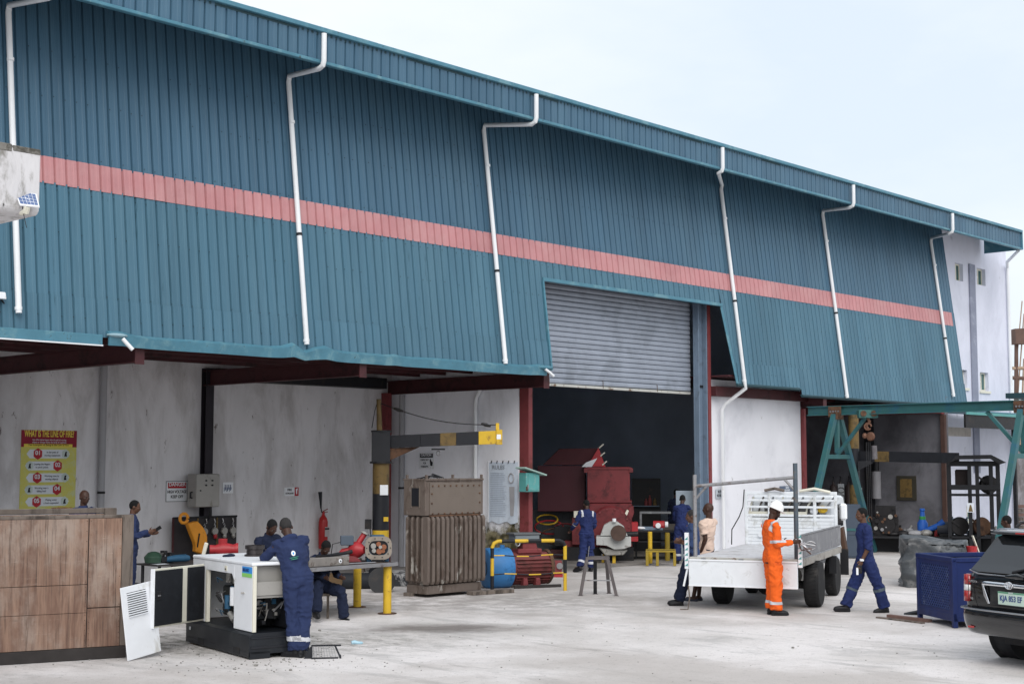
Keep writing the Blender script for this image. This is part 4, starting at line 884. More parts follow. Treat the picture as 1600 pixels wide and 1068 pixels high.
# engine seen through both openings
en = thing('engine', '', 'x'); bpy.data.objects.remove(en)
random.seed(11)
eb = MB().box(.2, .72, .35, 1.35, .45, .85).box(.28, .72, .45, 1.25, .85, 1.0); eb.build('engine_block', mat('oily casting', (.035, .04, .045), .4, .4, .3, 6), gn, bevel=.02)
for i in range(4): MB().cyl((.22, .5+.22*i, .9), (.22, .5+.22*i, 1.04), .05).build('cylinder_head', ALU, gn, smooth=True)
MB().cyl((.13, .80, .62), (.13, .80, .86), .055).build('oil_filter', WHITE, gn, smooth=True); MB().cyl((.13, 1.0, .56), (.13, 1.0, .74), .045).build('fuel_filter', MBLUE, gn, smooth=True)
MB().cyl((.14, .95, .50), (.14, .80, .42), .04).build('starter', ALU, gn, smooth=True)
for x, z, r in ((.45, .62, .15), (.45, .62, .07), (.66, .70, .07), (.27, .66, .06)): MB().cyl((x, .30-r*.1, z), (x, .345, z), r).build('pulley', ALU if r < .1 else BLACKM, gn, smooth=True)
for i in range(14):
    p0 = V(random.uniform(.14, .7), random.uniform(.22, .3), random.uniform(.45, .78)); p1 = p0+V(random.uniform(-.2, .2), .02, random.uniform(-.15, .15))
    MB().tube([p0, (p0+p1)/2+V(.05, -.03, .08), p1], random.choice((.008, .013, .018)), 7).build('hose', random.choice((RUBBER, ALU, BLACKM, STEEL)), gn, smooth=True)
for i in range(14):
    p0 = V(random.uniform(.10, .17), random.uniform(.7, 1.4), random.uniform(.45, .98)); p1 = p0+V(0, random.uniform(-.2, .2), random.uniform(-.2, .2))
    MB().tube([p0, (p0+p1)/2+V(-.03, .05, .05), p1], random.choice((.007, .011, .016)), 7).build('hose', random.choice((RUBBER, STEEL, BLACKM, MBLUE)), gn, smooth=True)
for i in range(10):
    x, z = random.uniform(.15, .7), random.uniform(.4, .75); MB().box(x, x+random.uniform(.03, .1), .25, .33, z, z+random.uniform(.02, .07)).build('engine_fitting', random.choice((ALU, BLACKM, STEEL, MBLUE)), gn, bevel=.004)
B('dark_inset', BLK, gn, X1-.06, X1-.037, .66, Y1-.1, H0, H1-.06); B('dark_inset', BLK, gn, X0+.06, X1-.061, .66, Y1-.1, H1-.055, H1-.033); B('radiator_shroud', BLK, gn, .58, .81, .03, .6, H0, .76, bevel=.02)  # black panels on wall and roof added to make the inside look shaded
# open door, hinged at the far end of the opening
hy = V(X0-.02, 1.47, 0); hw = gn.matrix_basis @ V(X0-.02, 1.47, .0)
Minv = Matrix.Rotation(-GA, 3, 'Z')
gd = bpy.data.objects.new('door', None); COL.objects.link(gd); gd.parent = gn; gd.location = (X0-.025, 1.58, 0)
gd['label'] = 'open generator door with black insulated inside and cream middle strip'
tgt = on(238, 985, z=.33); loc = Matrix.Rotation(-GA, 3, 'Z') @ (tgt-V(gc.x, gc.y, 0)); dd = V(loc.x-(X0-.025), loc.y-1.58, 0); gd.rotation_euler = (0, 0, math.atan2(dd.y, dd.x)+math.pi)
DW = dd.length
B('leaf', CREAM, gd, -DW, 0, 0, .03, .36, 1.13, bevel=.006)
for x0, x1 in ((-DW+.02, -.50), (-.39, -.015)): B('insulation', mat('black foam lining', (.018, .021, .028), .75, 0, .2, 5, (.03, .035, .045), .6, .1, 3), gd, x0, x1, -.022, -.002, .385, 1.105, bevel=.008)
B('strip', CREAM, gd, -.495, -.395, -.012, -.001, .385, 1.105)
B('edge_return', WHITE, gd, -DW-.012, -DW-.001, -.03, .04, .36, 1.13)
lt = B('latch', BLACKM, gd, -DW+.04, -DW+.13, -.034, -.024, .72, .84); B('latch_handle', STEEL, lt, -DW+.055, -DW+.115, -.042, -.035, .77, .79)
# louvred panel leaning by the crate
p0 = on(200, 1029, z=0); p1 = on(252, 1020, z=0)
lp = thing('louvred_panel', 'loose white louvred sheet metal panel leaning between crate and generator door', 'panel', (p0.x-.10, p0.y-.16, 0), math.atan2((p1-p0).y, (p1-p0).x))
pw = (p1-p0).length; M_ = Matrix.Rotation(R(-5), 4, 'X') @ Matrix.Rotation(R(-5), 4, 'Y') @ Matrix.Translation(V(0, 0, 0))
MB().box(0, pw, 0, .015, 0, .93, M_).build('sheet', WHITE, lp, bevel=.004)
for i in range(11):
    z = .55+i*.029; MB().add([(.10, -.001, z), (pw*.72, -.001, z), (pw*.72, -.022, z-.012), (.10, -.022, z-.012), (.10, -.001, z-.014), (pw*.72, -.001, z-.014)], [(0, 1, 2, 3), (3, 2, 5, 4), (0, 3, 4), (1, 5, 2)], M_).build('louvre', WHITE, lp)
    MB().box(.10, pw*.72, -.0035, -.0005, z+.001, z+.008, M_).build('slot', BLACKM, lp)
# things on the generator roof
def gloc(px, py, z): return Matrix.Rotation(-GA, 3, 'Z') @ (on(px, py, z=z)-V(gc.x, gc.y, 0))
q = on(398, 868, z=1.23)
t = thing('metal_flange', 'dark round steel flange lying on the generator roof', 'flange', q, 0)
MB().lathe([(.145, 0), (.145, .02), (.115, .03), (.115, .09), (.135, .10), (.135, .15), (.10, .15), (.10, .02)], n=24).build('ring', mat('oily steel', (.10, .09, .09), .35, .8, .2, 8), t, smooth=True)
q = on(430, 866, z=1.23); t = thing('paper_cup', 'small pale cup by the elbow of the leaning person', 'cup', q, 0)
MB().lathe([(.03, 0), (.04, .12), (.036, .12), (.027, .01)], n=16).build('cup', CREAM, t, smooth=True)
q = on(357, 869, z=1.23); t = thing('rag', 'crumpled dark rag on the generator roof', 'rag', q, 0)
mb_ = MB(); mb_.ell((0, 0, .012), (.10, .05, .022)); mb_.ell((.05, .02, .014), (.07, .05, .026)); mb_.build('rag_cloth', NAVYD, t, smooth='all')
# ground grille by the boots
q = on(487, 1029, z=0); s = Spot(487, 1029)
t = thing('vent_grille', 'small black wedge shaped vent grille lying on the concrete', 'grille', s.g, s.rz)
MB().box(0, .34, 0, .02, 0, .02).box(.36, .38, .0, .26, 0, .02).box(0, .38, .25, .27, .13, .15).bar((0, .01, .01), (-.0, .26, .14), .018).bar((.37, .01, .01), (.30, .26, .14), .018).build('frame', BLK, t)
for i in range(9): MB().bar((.03+.035*i, .01, .012), (.02+.032*i, .26, .14), .004).build('wire', STEEL, t)
MB().prism([(-.10, 0), (0, 0), (0, .15), (-.02, .15)], .05, .07).build('side_plate', BLK, t)
s = Spot(557, 1006); t = thing('crushed_bottle', 'tiny crushed pale blue plastic bottle on the ground', 'bottle', s.g, s.rz)
MB().tube([(-.07, 0, .025), (-.03, .01, .03), (.03, 0, .022), (.07, .01, .02), (.09, .01, .02)], [.025, .03, .022, .02, .01], 8).build('bottle', mat('pale blue plastic', (.35, .55, .65), .25), t)

# ------------------------------------------------------------------ signs on the recess walls
def xy(px, py, y): return on(px, py, y=y)
def wallsign(name, label, x0, py0, x1, py1, y=YR-.004):
    a = on(x0, py0, y=y); b_ = on(x1, py1, y=y); W__ = b_.x-a.x; H__ = a.z-b_.z
    t = thing(name, label, 'sign' if 'poster' not in name else 'poster', (a.x, y, b_.z)); return t, W__, H__
FR = (R(90), 0, 0)
t, W_s, H_s = wallsign('safety_poster', 'yellow safety poster with red heading and five numbered red hexagons', 33.5, 671, 117, 796)
B('sheet', POSTY, t, 0, W_s, -.003, 0, 0, H_s, bevel=0); B('heading', mat('poster crimson', (.34, .012, .04), .6), t, 0, W_s, -.006, -.0032, H_s*.79, H_s, bevel=0)
text('WHAT IS THE LINE OF FIRE?', .185, (W_s*.5, -.008, H_s*.895), FR, POSTYT, t, align='CENTER', sx=.47, bold=.004)
text('Line of fire injuries happen when the path of a moving', .048, (W_s*.5, -.008, H_s*.865), FR, PAPER, t, align='CENTER', sx=.7); text('object or energy meets the body of a person', .048, (W_s*.5, -.008, H_s*.835), FR, PAPER, t, align='CENTER', sx=.85)
B('yellow_band', POSTYT, t, W_s*.05, W_s*.92, -.0085, -.0062, H_s*.79, H_s*.828, bevel=0); text('Five Examples of Being in the Line of Fire', .062, (W_s*.49, -.010, H_s*.797), FR, INK, t, align='CENTER', sx=.85)
ln = [('In the path of', 'moving equipment'), ('Leaving the fingers', 'in pinch points'), ('Working next to', 'moving objects'), ('Working near a', 'falling load'), ('Playing under', 'a load suspended')]
for i in range(5):
    zc = H_s*(.705-.148*i); hx = W_s*(.30 if i % 2 == 0 else .66)
    x0, x1 = (W_s*.10, W_s*.88) if i % 2 == 0 else (W_s*.08, W_s*.74); hh = H_s*.055
    MB().prism([(x0, zc), (x0+.07, zc+hh), (x1-.07, zc+hh), (x1, zc), (x1-.07, zc-hh), (x0+.07, zc-hh)], -.006, -.0032).build('pill', PAPER, t)
    MB().prism([(hx+.105*math.sin(a), zc+.115*math.cos(a)) for a in [math.pi/3*k for k in range(6)]], -.009, -.0062).build('hexagon', INKR, t)
    text('0%d' % (i+1), .12, (hx, -.0105, zc-.043), FR, PAPER, t, align='CENTER', bold=.003)
    tx = W_s*(.56 if i % 2 == 0 else .38)
    for k, q in enumerate(ln[i]): text(q, .055, (tx, -.008, zc+.005-.062*k), FR, INK, t, align='CENTER', sx=.85)
    ix = W_s*(.80 if i % 2 == 0 else .16)
    MB().prism([(ix+.09*math.sin(a), zc+.10*math.cos(a)) for a in [math.pi/3*k for k in range(6)]], -.0075, -.0062).build('picture_frame', mat('pale print', (.50, .58, .55), .6), t)
    MB().prism([(ix-.03, zc-.05), (ix+.035, zc-.05), (ix+.02, zc+.0), (ix+.03, zc+.05), (ix-.01, zc+.04)], -.009, -.0077).build('pictogram', INK, t)
text('www.safetyposters.com', .06, (W_s*.95, -.005, .02), FR, INKR, t, align='RIGHT', sx=.8)
t, a, h = wallsign('danger_sign', 'white danger high voltage sign with red heading left of the cabinet', 260, 752, 292, 782)
B('border', GREYP, t, -.012, a+.012, -.006, -.001, -.012, h+.012); B('plate', WHITE, t, 0, a, -.012, -.0062, 0, h, bevel=.003); B('heading', INKR, t, a*.06, a*.94, -.015, -.0122, h*.66, h*.95, bevel=0)
text('DANGER', .115, (a/2, -.017, h*.715), FR, WHITE, t, align='CENTER', bold=.002, sx=.92); text('HIGH VOLTAGE', .088, (a/2, -.0145, h*.37), FR, INK, t, align='CENTER', bold=.002, sx=.78); text('KEEP OFF', .088, (a/2, -.0145, h*.12), FR, INK, t, align='CENTER', bold=.002, sx=.85)
t, a, h = wallsign('torn_notice', 'small torn white notice with scrawled letters right of the cabinet', 348, 753, 364, 770)
B('sheet', WHITE, t, 0, a, -.01, 0, 0, h, bevel=.002)
for i in range(9): MB().box(a*(.1+.085*i), a*(.14+.085*i+.03*(i % 2)), -.0125, -.0102, h*(.15+.1*(i % 3)), h*(.55+.12*((i*2) % 4))).build('scrawl', mat('ink blue', (.08, .12, .25), .6), t)
t, a, h = wallsign('fire_extinguisher_sign', 'small white fire extinguisher sign with red edge above the bench', 444, 761, 466, 774)
B('plate', WHITE, t, 0, a*.72, -.012, 0, 0, h, bevel=.002); B('red_plate', INKR, t, a*.73, a, -.012, 0, 0, h, bevel=0); MB().prism([(a*.82, h*.2), (a*.9, h*.2), (a*.9, h*.6), (a*.95, h*.9), (a*.80, h*.8)], -.0145, -.0122).build('pictogram', WHITE, t)
text('FIRE', .075, (a*.36, -.0145, h*.52), FR, INK, t, align='CENTER', bold=.002, sx=.95); text('EXTINGUISHER', .055, (a*.36, -.0145, h*.16), FR, INK, t, align='CENTER', bold=.001, sx=.62)
# cabinet
a = on(305, 740, y=25.75); b_ = on(346, 791, y=25.75)
t = thing('electrical_cabinet', 'beige electrical cabinet on the dark column with four black switches', 'cabinet', (a.x+.02, 25.75, b_.z))
cw, chh = .60, a.z-b_.z
B('box', BEIGE, t, 0, cw, 0, .30, 0, chh, bevel=.008); B('door', BEIGE, t, .0, cw-.0, -.03, -.004, .01, chh-.01, bevel=.006)
for x in (.24, .40):
    for z in (.66, .80): MB().cyl((x, -.03, z*chh), (x, -.055, z*chh), .018).build('switch_knob', BLK, t, smooth=True)
MB().cyl((.1, -.03, .5*chh), (.1, -.045, .5*chh), .015).build('lock', BLACKM, t); MB().tube([(.45, .1, 0), (.45, .12, -.25), (.42, .3, -.42)], .02, 8).build('cable', BLACKM, t, smooth=True)
MB().tube([(-.02, .1, .2), (-.06, .1, .2), (-.06, .1, .32), (-.02, .1, .32)], .02, 6).build('side_handle', BLACKM, t)
# tool board
a = on(270, 808, y=25.95); b_ = on(369, 872, y=25.95)
t = thing('tool_board', 'dark steel tool board with yellow uprights and hanging pulley blocks', 'board', (a.x, 25.95, b_.z-.3))
bw = b_.x-a.x; bh = a.z-b_.z+.3
B('panel', mat('board grey', (.055, .05, .055), .7, 0, .25, 4), t, 0, bw, 0, .03, 0, bh)
B('edge', MAROON, t, -.02, .03, -.02, .0, 0, bh); B('edge', BLACKM, t, 0, bw, -.025, -.002, bh-.03, bh+.01)
for x in (.37, .67): B('upright', YELD, t, bw*x, bw*x+.035, -.02, -.002, 0, bh-.03)
for x in (.50, .63, .76, .92):
    h_ = MB().tube([(bw*x, -.03, bh-.05), (bw*x+.01, -.05, bh-.12), (bw*x-.01, -.05, bh-.15)], .012, 6).build('hook', STEEL, t)
for i, x in enumerate((.46, .62, .77, .91)):
    q = thing('chain_block', 'small chain block hanging on the tool board, %s' % ['first from the orange guard', 'second from the orange guard', 'third, left of the last one', 'last one at the board end'][i], 'chain block', (a.x+bw*x, 25.90, b_.z-.3+bh-.42), 0, 'chain blocks hanging on the tool board')
    MB().lathe([(.02, -.03), (.075, -.03), (.085, 0), (.075, .03), (.02, .03)], (0, -.02, .1), (0, 1, 0), 14).build('housing', ALU, q, smooth=True); MB().tube([(0, -.02, .17), (.02, -.02, .22), (0, -.02, .27), (-.02, -.02, .23)], .01, 6).build('hook', STEEL, q)
    MB().ell((.01, -.03, -.01), (.05, .04, .06)).build('bell', BRED if i < 2 else ALU, q, smooth=True)
# orange guard
a = on(292, 838, y=25.8)
t = thing('orange_blade_guard', 'curved orange steel guard leaning on the tool board', 'guard', (a.x, 25.7, a.z))
L_ = []
for i in range(13):
    u_ = i/12; ang = R(165-150*u_); cx, cz_ = .20*math.sin(u_*2.8)-.22+.40*u_**.8, .62-1.1*u_-.0
    wd = .10+.17*math.sin(min(1, u_*1.25)*math.pi*.8); nx, nz_ = math.cos(R(28-60*u_)), math.sin(R(28-60*u_))
    sc_g = .72
    L_.append([(x_*sc_g, y_, z_*sc_g) for x_, y_, z_ in [(cx-nx*wd/1.1, -.0, cz_-nz_*wd/2), (cx+nx*wd, -.0, cz_+nz_*wd/2), (cx+nx*wd, -.14, cz_+nz_*wd/2), (cx-nx*wd/1.1, -.14, cz_-nz_*wd/2)]])
MB().ring(L_[2:]).build('guard_body', ORANGE, t, bevel=.015); MB().tube([(-.20+.10*math.cos(k), -.07, .40+.10*math.sin(k)) for k in [i*.6 for i in range(11)]], .035, 8).build('guard_ring', ORANGE, t, smooth=True)
MB().prism([(.13, .08), (.16, .07), (.11, -.22), (.085, -.2)], -.155, -.142).build('slot', BLACKM, t)
# red valve
s = Spot(348, 858, d=22.4)
t = thing('red_valve', 'bright red flanged valve body standing on the bench behind the generator', 'valve', s.p-V(0, 0, .1), s.rz)
MB().tube([(-.2, 0, .1), (-.12, 0, .1), (.0, 0, .1), (.16, 0, .1), (.22, 0, .1)], [.08, .07, .12, .08, .10], 16).lathe([(.10, -.02), (.10, .02)], (.22, 0, .1), (1, 0, 0)).build('body', BRED, t, smooth=True)
MB().cyl((0, 0, .15), (0, 0, .27), .07).build('bonnet', BRED, t, smooth=True); MB().prism([(-.34, -.04), (-.28, -.04), (-.22, .2), (-.28, .22)], -.05, .05).build('lever', CREAM, t, bevel=.01)
# benches behind the generator
def bench(label, x0, x1, py, y0, wid, z, leg, ltm, mat_top, name='work_bench', pxs=None):
    t = thing(name, label, 'bench', (x0, y0, 0)); L = x1-x0
    B('top', mat_top, t, 0, L, 0, wid, z-.03, z, bevel=.004)
    for x in leg:
        for y in (.08, wid-.08): MB().cyl((x, y, 0), (x, y, z-.031), .065 if ltm is YEL else .03).build('leg', ltm, t, smooth=True)
        if ltm is YEL: MB().cyl((x, .08, 0), (x, .08, .012), .12).build('foot_plate', BLACKM, t)
    return t
a = on(236, 884, y=22.4); b_ = on(372, 872, y=22.4)
bench('low dark steel bench behind the open generator door', a.x, b_.x+.1, 0, 22.2, .7, a.z+.03, (.1, 1.4, b_.x-a.x-.1), BLACKM, mat('bench steel', (.09, .085, .085), .5, .5, .2, 5))
ztop = a.z+.035
def oddment(label, cat, px, yy, z, parts, name):
    p = on(px, 860, y=yy); t = thing(name, label, cat, (p.x, yy, z)); 
    for nm, fn, mm in parts: fn(MB()).build(nm, mm, t, bevel=.004, smooth=True)
    return t
oddment('green enamel pump casing on the dark bench', 'pump', 240, 22.5, ztop, [('casing', lambda m: m.lathe([(.05, 0), (.15, .02), (.17, .12), (.1, .2), (.04, .22)], n=18), mat('dull green', (.04, .09, .06), .5)), ('flange', lambda m: m.lathe([(.09, 0), (.09, .03)], (.18, 0, .1), (1, 0, 0)), STEEL)], 'pump_casing')
oddment('blue angle grinder lying on the dark bench', 'grinder', 281, 22.4, ztop, [('motor_body', lambda m: m.tube([(-.3, 0, .07), (-.1, 0, .08), (.12, 0, .08), (.2, 0, .07)], [.05, .065, .07, .05], 12), MBLUE), ('head', lambda m: m.box(-.42, -.3, -.05, .05, .03, .13), BLACKM), ('grip', lambda m: m.tube([(-.36, 0, .1), (-.38, -.1, .22)], .02, 8), BLACKM)], 'angle_grinder')
oddment('black vice bolted to the dark bench', 'vice', 262, 22.6, ztop, [('jaw', lambda m: m.box(-.12, -.04, -.06, .06, 0, .22).box(.02, .1, -.06, .06, 0, .18), BLACKM), ('screw', lambda m: m.cyl((-.12, 0, .09), (.25, 0, .09), .018), STEEL)], 'bench_vice')
oddment('white sheet of paper lying on the dark bench', 'paper', 256, 22.22, ztop, [('sheet', lambda m: m.box(-.12, .12, 0, .25, 0, .004), PAPER)], 'paper_sheet')

# steel bench with yellow legs
p1 = on(558, 948, z=0); p2 = on(605, 958, z=0)
YB1 = 18.35; zt = on(600, 879, y=p2.y-.1).z
t = thing('steel_work_bench', 'steel topped work bench on thick yellow pipe legs', 'bench', (p2.x, p2.y, 0))
BL = 3.3; OX = .12
B('top', mat('rusty plate top', (.12, .11, .11), .4, .6, .2, 4, (.09, .05, .035), .58, .08, 4), t, -BL, OX, -.12, 1.45, zt-.035, zt, bevel=.004)
B('edge_angle', STEEL, t, -BL, OX+.003, -.135, -.121, zt-.06, zt+.003)
for x, y in ((0, 0), (p1.x-p2.x, p1.y-p2.y), (-BL+.2, 0), (-BL+.3, 1.25)):
    l_ = MB().cyl((x, y, .012), (x, y, zt-.036), .07).build('leg', YEL, t, smooth=True); MB().cyl((x, y, 0), (x, y, .012), .16).build('foot_plate', RUST, l_)
BT = zt; bx0, by0 = p2.x, p2.y
def onb(name, label, cat, px, dy=.4):
    q = on(px, 870, y=by0+dy); return thing(name, label, cat, (q.x, by0+dy, BT), R(-47+10))
# teal electric motor with open end, facing the camera
t = onb('electric_motor', 'teal electric motor with its end open showing copper parts on the yellow legged bench', 'motor', 590, .30)
S_ = .1
def rr_(y, w_, h_, r_=.10, zc=.235, n=6):
    P_ = []
    for cx, cy, a0 in ((w_-r_, h_-r_, 0), (-w_+r_, h_-r_, 90), (-w_+r_, -h_+r_, 180), (w_-r_, -h_+r_, 270)):
        for k in range(n): a = R(a0+90*k/(n-1)); P_.append((cx+r_*math.cos(a), y, zc+cy+r_*math.sin(a)))
    return P_
MB().ring([rr_(.40, .12, .12), rr_(.36, .17, .16), rr_(.0, .185, .175), rr_(-.14, .19, .18)]).build('body', MBLUE, t, smooth=True)
rg = MB(); A1, A2, A3, A4 = rr_(-.142, .225, .195, .13), rr_(-.175, .225, .195, .13), rr_(-.175, .165, .12, .10), rr_(-.10, .165, .12, .10); k = len(A1)
rg.add(A1+A2+A3+A4, [(i+o, (i+1) % k+o, (i+1) % k+o+k, i+o+k) for o in (0, k, 2*k) for i in range(k)]); rg.build('end_flange', mat('bare flange', (.30, .26, .22), .6, .3, .2, 9), t)
MB().ring([rr_(-.143, .16, .115), rr_(-.144, .158, .113)]).build('dark_interior', BLACKM, t)
for i, (x, z, r_) in enumerate(((-.09, .27, .045), (0, .30, .04), (.09, .25, .045), (-.08, .19, .035), (.01, .18, .05), (.08, .18, .03), (.03, .25, .03))):
    MB().cyl((x, -.15, z), (x, -.20+.01*i % .03, z), r_).build('winding', COPC if i % 3 else ALU, t, smooth=True)
for i in range(10):
    a = 2*math.pi*i/10; MB().cyl((.2*math.cos(a), -.176, .235+.165*math.sin(a)), (.2*math.cos(a), -.186, .235+.165*math.sin(a)), .01).build('bolt', BLACKM, t)
for x in (-.15, .15): MB().box(x-.04, x+.04, -.1, .3, 0, .07).build('foot', MBLUE, t, bevel=.01)
MB().box(-.12, .12, .0, .22, .40, .44).build('terminal_box', MBLUE, t, bevel=.01)
# red pump with grey terminal box
t = onb('red_pump', 'red pump with a grey terminal box on the bench beside the teal motor', 'pump', 550, .55)
MB().tube([(.0, .05, .2), (.05, .0, .2), (.12, -.05, .2), (.2, -.1, .2)], [.11, .14, .13, .06], 16).build('casing', BRED, t, smooth=True); MB().tube([(-.02, 0, .2), (-.16, 0, .17), (-.22, 0, .14)], [.05, .055, .02], 12).build('nozzle', BRED, t, smooth=True)
MB().tube([(.1, 0, .3), (.18, .02, .42), (.22, .03, .48)], [.05, .05, .05], 12).build('outlet', BRED, t, smooth=True); MB().lathe([(.085, 0), (.085, .03)], (.21, .03, .465), (.5, .05, 1)).build('flange', ALU, t)
MB().box(-.20, .02, -.10, .08, .28, .44).build('terminal_box', mat('grey blue box', (.10, .13, .17), .45), t, bevel=.01); MB().prism([(-.16, 0), (.16, 0), (.06, .1), (-.06, .1)], -.1, .1).build('foot', RED, t, bevel=.008)
MB().tube([(-.2, 0, .33), (-.33, -.02, .30), (-.36, -.02, .1), (-.33, 0, .01)], .008, 6).build('cable', BLACKM, t, smooth=True)
# long metal box and clamps
t = onb('metal_box', 'long worn grey metal box lying on the bench behind the leaning person', 'box', 508, .15); t.rotation_euler = (0, 0, 0)
B('box', mat('worn box paint', (.27, .25, .23), .6, .2, .2, 6, (.12, .08, .06), .6, .08, 6), t, -.42, .42, -.12, .12, 0, .14, bevel=.008); MB().cyl((.22, -.12, .07), (.22, -.13, .07), .035).build('bearing_cap', WHITE, t); MB().cyl((.22, -.13, .07), (.22, -.137, .07), .013).build('hole', BLK, t)
t = onb('pipe_wrench', 'dark pipe wrench resting on the long metal box', 'wrench', 520, .15); t.location.z += .14; t.rotation_euler = (0, 0, 0)
MB().tube([(-.35, 0, .02), (.15, .02, .03), (.42, .02, .06)], [.018, .022, .035], 8).tube([(-.1, .05, .02), (.2, .06, .05), (.3, 0, .05)], .014, 6).build('wrench', BLACKM, t, smooth=True)
t = onb('flat_bar', 'bright curved flat bar lying on the bench', 'bar', 560, .1); t.rotation_euler = (0, 0, 0); MB().tube([(-.35, 0, .012), (0, -.05, .012), (.3, -.1, .012)], .012, 6).build('bar', STEEL, t)
# fire extinguisher on the wall
a = on(505, 826, y=26.05)
t = thing('fire_extinguisher', 'tall red fire extinguisher with black horn hanging on the plaster wall', 'extinguisher', (a.x, 26.05, a.z-.45))
MB().lathe([(.10, 0), (.108, .02), (.108, .62), (.09, .70), (.045, .76), (.03, .80)], n=22).build('cylinder', FIRER, t, smooth=True); B('label', mat('label print', (.45, .40, .40), .6), t, -.04, .09, -.112, -.108, .28, .5, bevel=0); B('label_band', BLK, t, -.04, .09, -.1145, -.1122, .44, .48, bevel=0)
MB().cyl((0, 0, .8), (0, 0, .86), .035).build('valve', BRED, t); MB().tube([(-.02, 0, .86), (.10, -.04, .92)], .012, 6).tube([(-.02, 0, .84), (.10, -.04, .85)], .010, 6).build('lever', RED, t)
MB().tube([(0, 0, .83), (-.07, -.02, .85), (-.10, -.03, .95)], .014, 8).build('hose', BLACKM, t, smooth=True); MB().tube([(-.10, -.03, .93), (-.11, -.03, 1.1), (-.13, -.03, 1.32)], [.018, .03, .05], 12).build('horn', BLK, t, smooth=True)

# ------------------------------------------------------------------ jib crane by the left recess
def stripes(mbs, n, zf): pass
pj = on(594, 912, z=.0); s = Spot(594, 912)
t = thing('jib_crane', 'black and yellow pillar jib crane with striped arm and tie cable', 'jib crane', s.g, s.rz)
k_ = s.D/FPX; zz = lambda py: s.z(py)
segs_ = [(905, 862, BLK), (862, 828, YEL), (828, 771, BLK), (771, 722, YELD), (722, 673, BLK), (673, 622, YELD)]
for a, b_, m in segs_:
    z0, z1 = zz(a), zz(b_); r0 = .175 if b_ >= 700 else (.20 if b_ > 660 else .06)
    if b_ == 673: MB().box(-.2, .19, -.19, .19, z0, z1).build('slew_head', m, t, bevel=.01); continue
    MB().cyl((0 if r0 > .1 else -.04, 0, max(z0, .25)), (0 if r0 > .1 else -.06, 0, z1), r0, r0*.8 if r0 < .1 else r0).build('pillar_band' if r0 > .1 else 'mast_top', m, t, smooth=True)
for a in range(4): MB().prism([(.17, .25), (.34, .25), (.17, .5)], -.012, .012, Matrix.Rotation(R(45+90*a), 4, 'Z')).build('gusset', BLK, t)
B('notice', WHITE, t, -.02, .15, -.183, -.176, zz(773), zz(757)); B('label', YEL, t, .06, .16, -.183, -.176, zz(814), zz(807))
for z, a in ((zz(722), .24), (zz(673)-.0, .22)): MB().cyl((0, 0, z-.02), (0, 0, z+.02), a).build('collar', BLACKM, t)
x1 = s.x(783); zA0, zA1 = zz(697), zz(672)
AY = -1.2      # the arm swings towards the yard
xs_ = [s.x(v) for v in (605, 655, 686, 711, 746, 773)]
cols_ = [BLK, BLK, YELD, BLK, YEL]; tp = lambda x: zz(680)+(x-s.x(605))*(zz(672)-zz(680))/(s.x(783)-s.x(605)); bt = lambda x: zz(699)+(x-s.x(605))*(zz(693)-zz(699))/(s.x(783)-s.x(605))
yy = lambda x: AY*x/s.x(783)*.4
for a, b_, m in zip(xs_, xs_[1:], cols_):
    z0, z1 = bt(a), tp(a); z2, z3 = bt(b_), tp(b_)
    MB().ring([[(a+.001, yy(a)-.07, z0), (a+.001, yy(a)+.07, z0), (a+.001, yy(a)+.07, z1), (a+.001, yy(a)-.07, z1)], [(b_, yy(b_)-.07, z2), (b_, yy(b_)+.07, z2), (b_, yy(b_)+.07, z3), (b_, yy(b_)-.07, z3)]]).build('arm_section', m, t, bevel=.004)
x = xs_[-1]; B('arm_end', YEL, t, x+.002, x+.13, yy(x)-.1, yy(x)+.1, bt(x)-.01, tp(x)+.02); B('end_label', WHITE, t, x+.01, x+.1, yy(x)-.104, yy(x)-.101, bt(x)+.1, bt(x)+.2); B('lug', YEL, t, x-.0, x+.07, yy(x)-.02, yy(x)+.02, tp(x)+.02, tp(x)+.16)
MB().prism([(.17, zz(719)), (.17, zz(700)), (s.x(655), bt(s.x(655))+.0), (s.x(655)-.1, bt(0)-.02)], -.08, .06).build('knee_brace', RUST, t, bevel=.004)
c0 = V(-.05, 0, zz(628)); c1 = V(x+.0, yy(x), tp(x)+.12)
pts = [c0+(c1-c0)*(i/12)+V(0, 0, -.14*math.sin(math.pi*i/12)) for i in range(13)]
MB().tube(pts, .011, 6).build('tie_cable', BLACKM, t); 
for i in (2, 11): MB().tube([pts[i]+V(-.1, 0, .03), pts[i], pts[i]+V(.1, 0, -.03)], [.02, .04, .02], 8).build('shackle', BLACKM, t)
MB().tube([(-.2, 0, zz(668)), (-.14, 0, zz(640)), (-.08, 0, zz(625))], .008, 5).build('guy_wire', BLACKM, t)
x = s.x(684); MB().box(x-.14, x+.14, -.2, .05, bt(x)-.08, bt(x)-.05).build('trolley', BLACKM, t); MB().tube([(x+.04*math.cos(a), -.1, bt(x)-.15+.05*math.sin(a)) for a in [math.pi*2*i/10 for i in range(11)]], .012, 6).build('trolley_ring', STEEL, t)
B('isolator_box', BLACKM, t, -.33, -.19, -.1, .1, zz(826), zz(811)); MB().tube([(-.22, 0, zz(826)), (-.2, -.05, zz(838)), (-.17, -.1, zz(842))], .012, 6).build('isolator_cable', BLACKM, t)
ps = thing('crane_plinth', 'painted concrete plinth under the striped jib crane pillar', 'plinth', s.g, s.rz)
B('plinth_block', PLINTH, ps, -.48, .95, -.6, .7, 0, .245, bevel=.02); 
s2 = Spot(545, 920); t2 = thing('dark_drum', 'dark half buried drum lying beside the crane plinth', 'drum', s2.g, s2.rz)
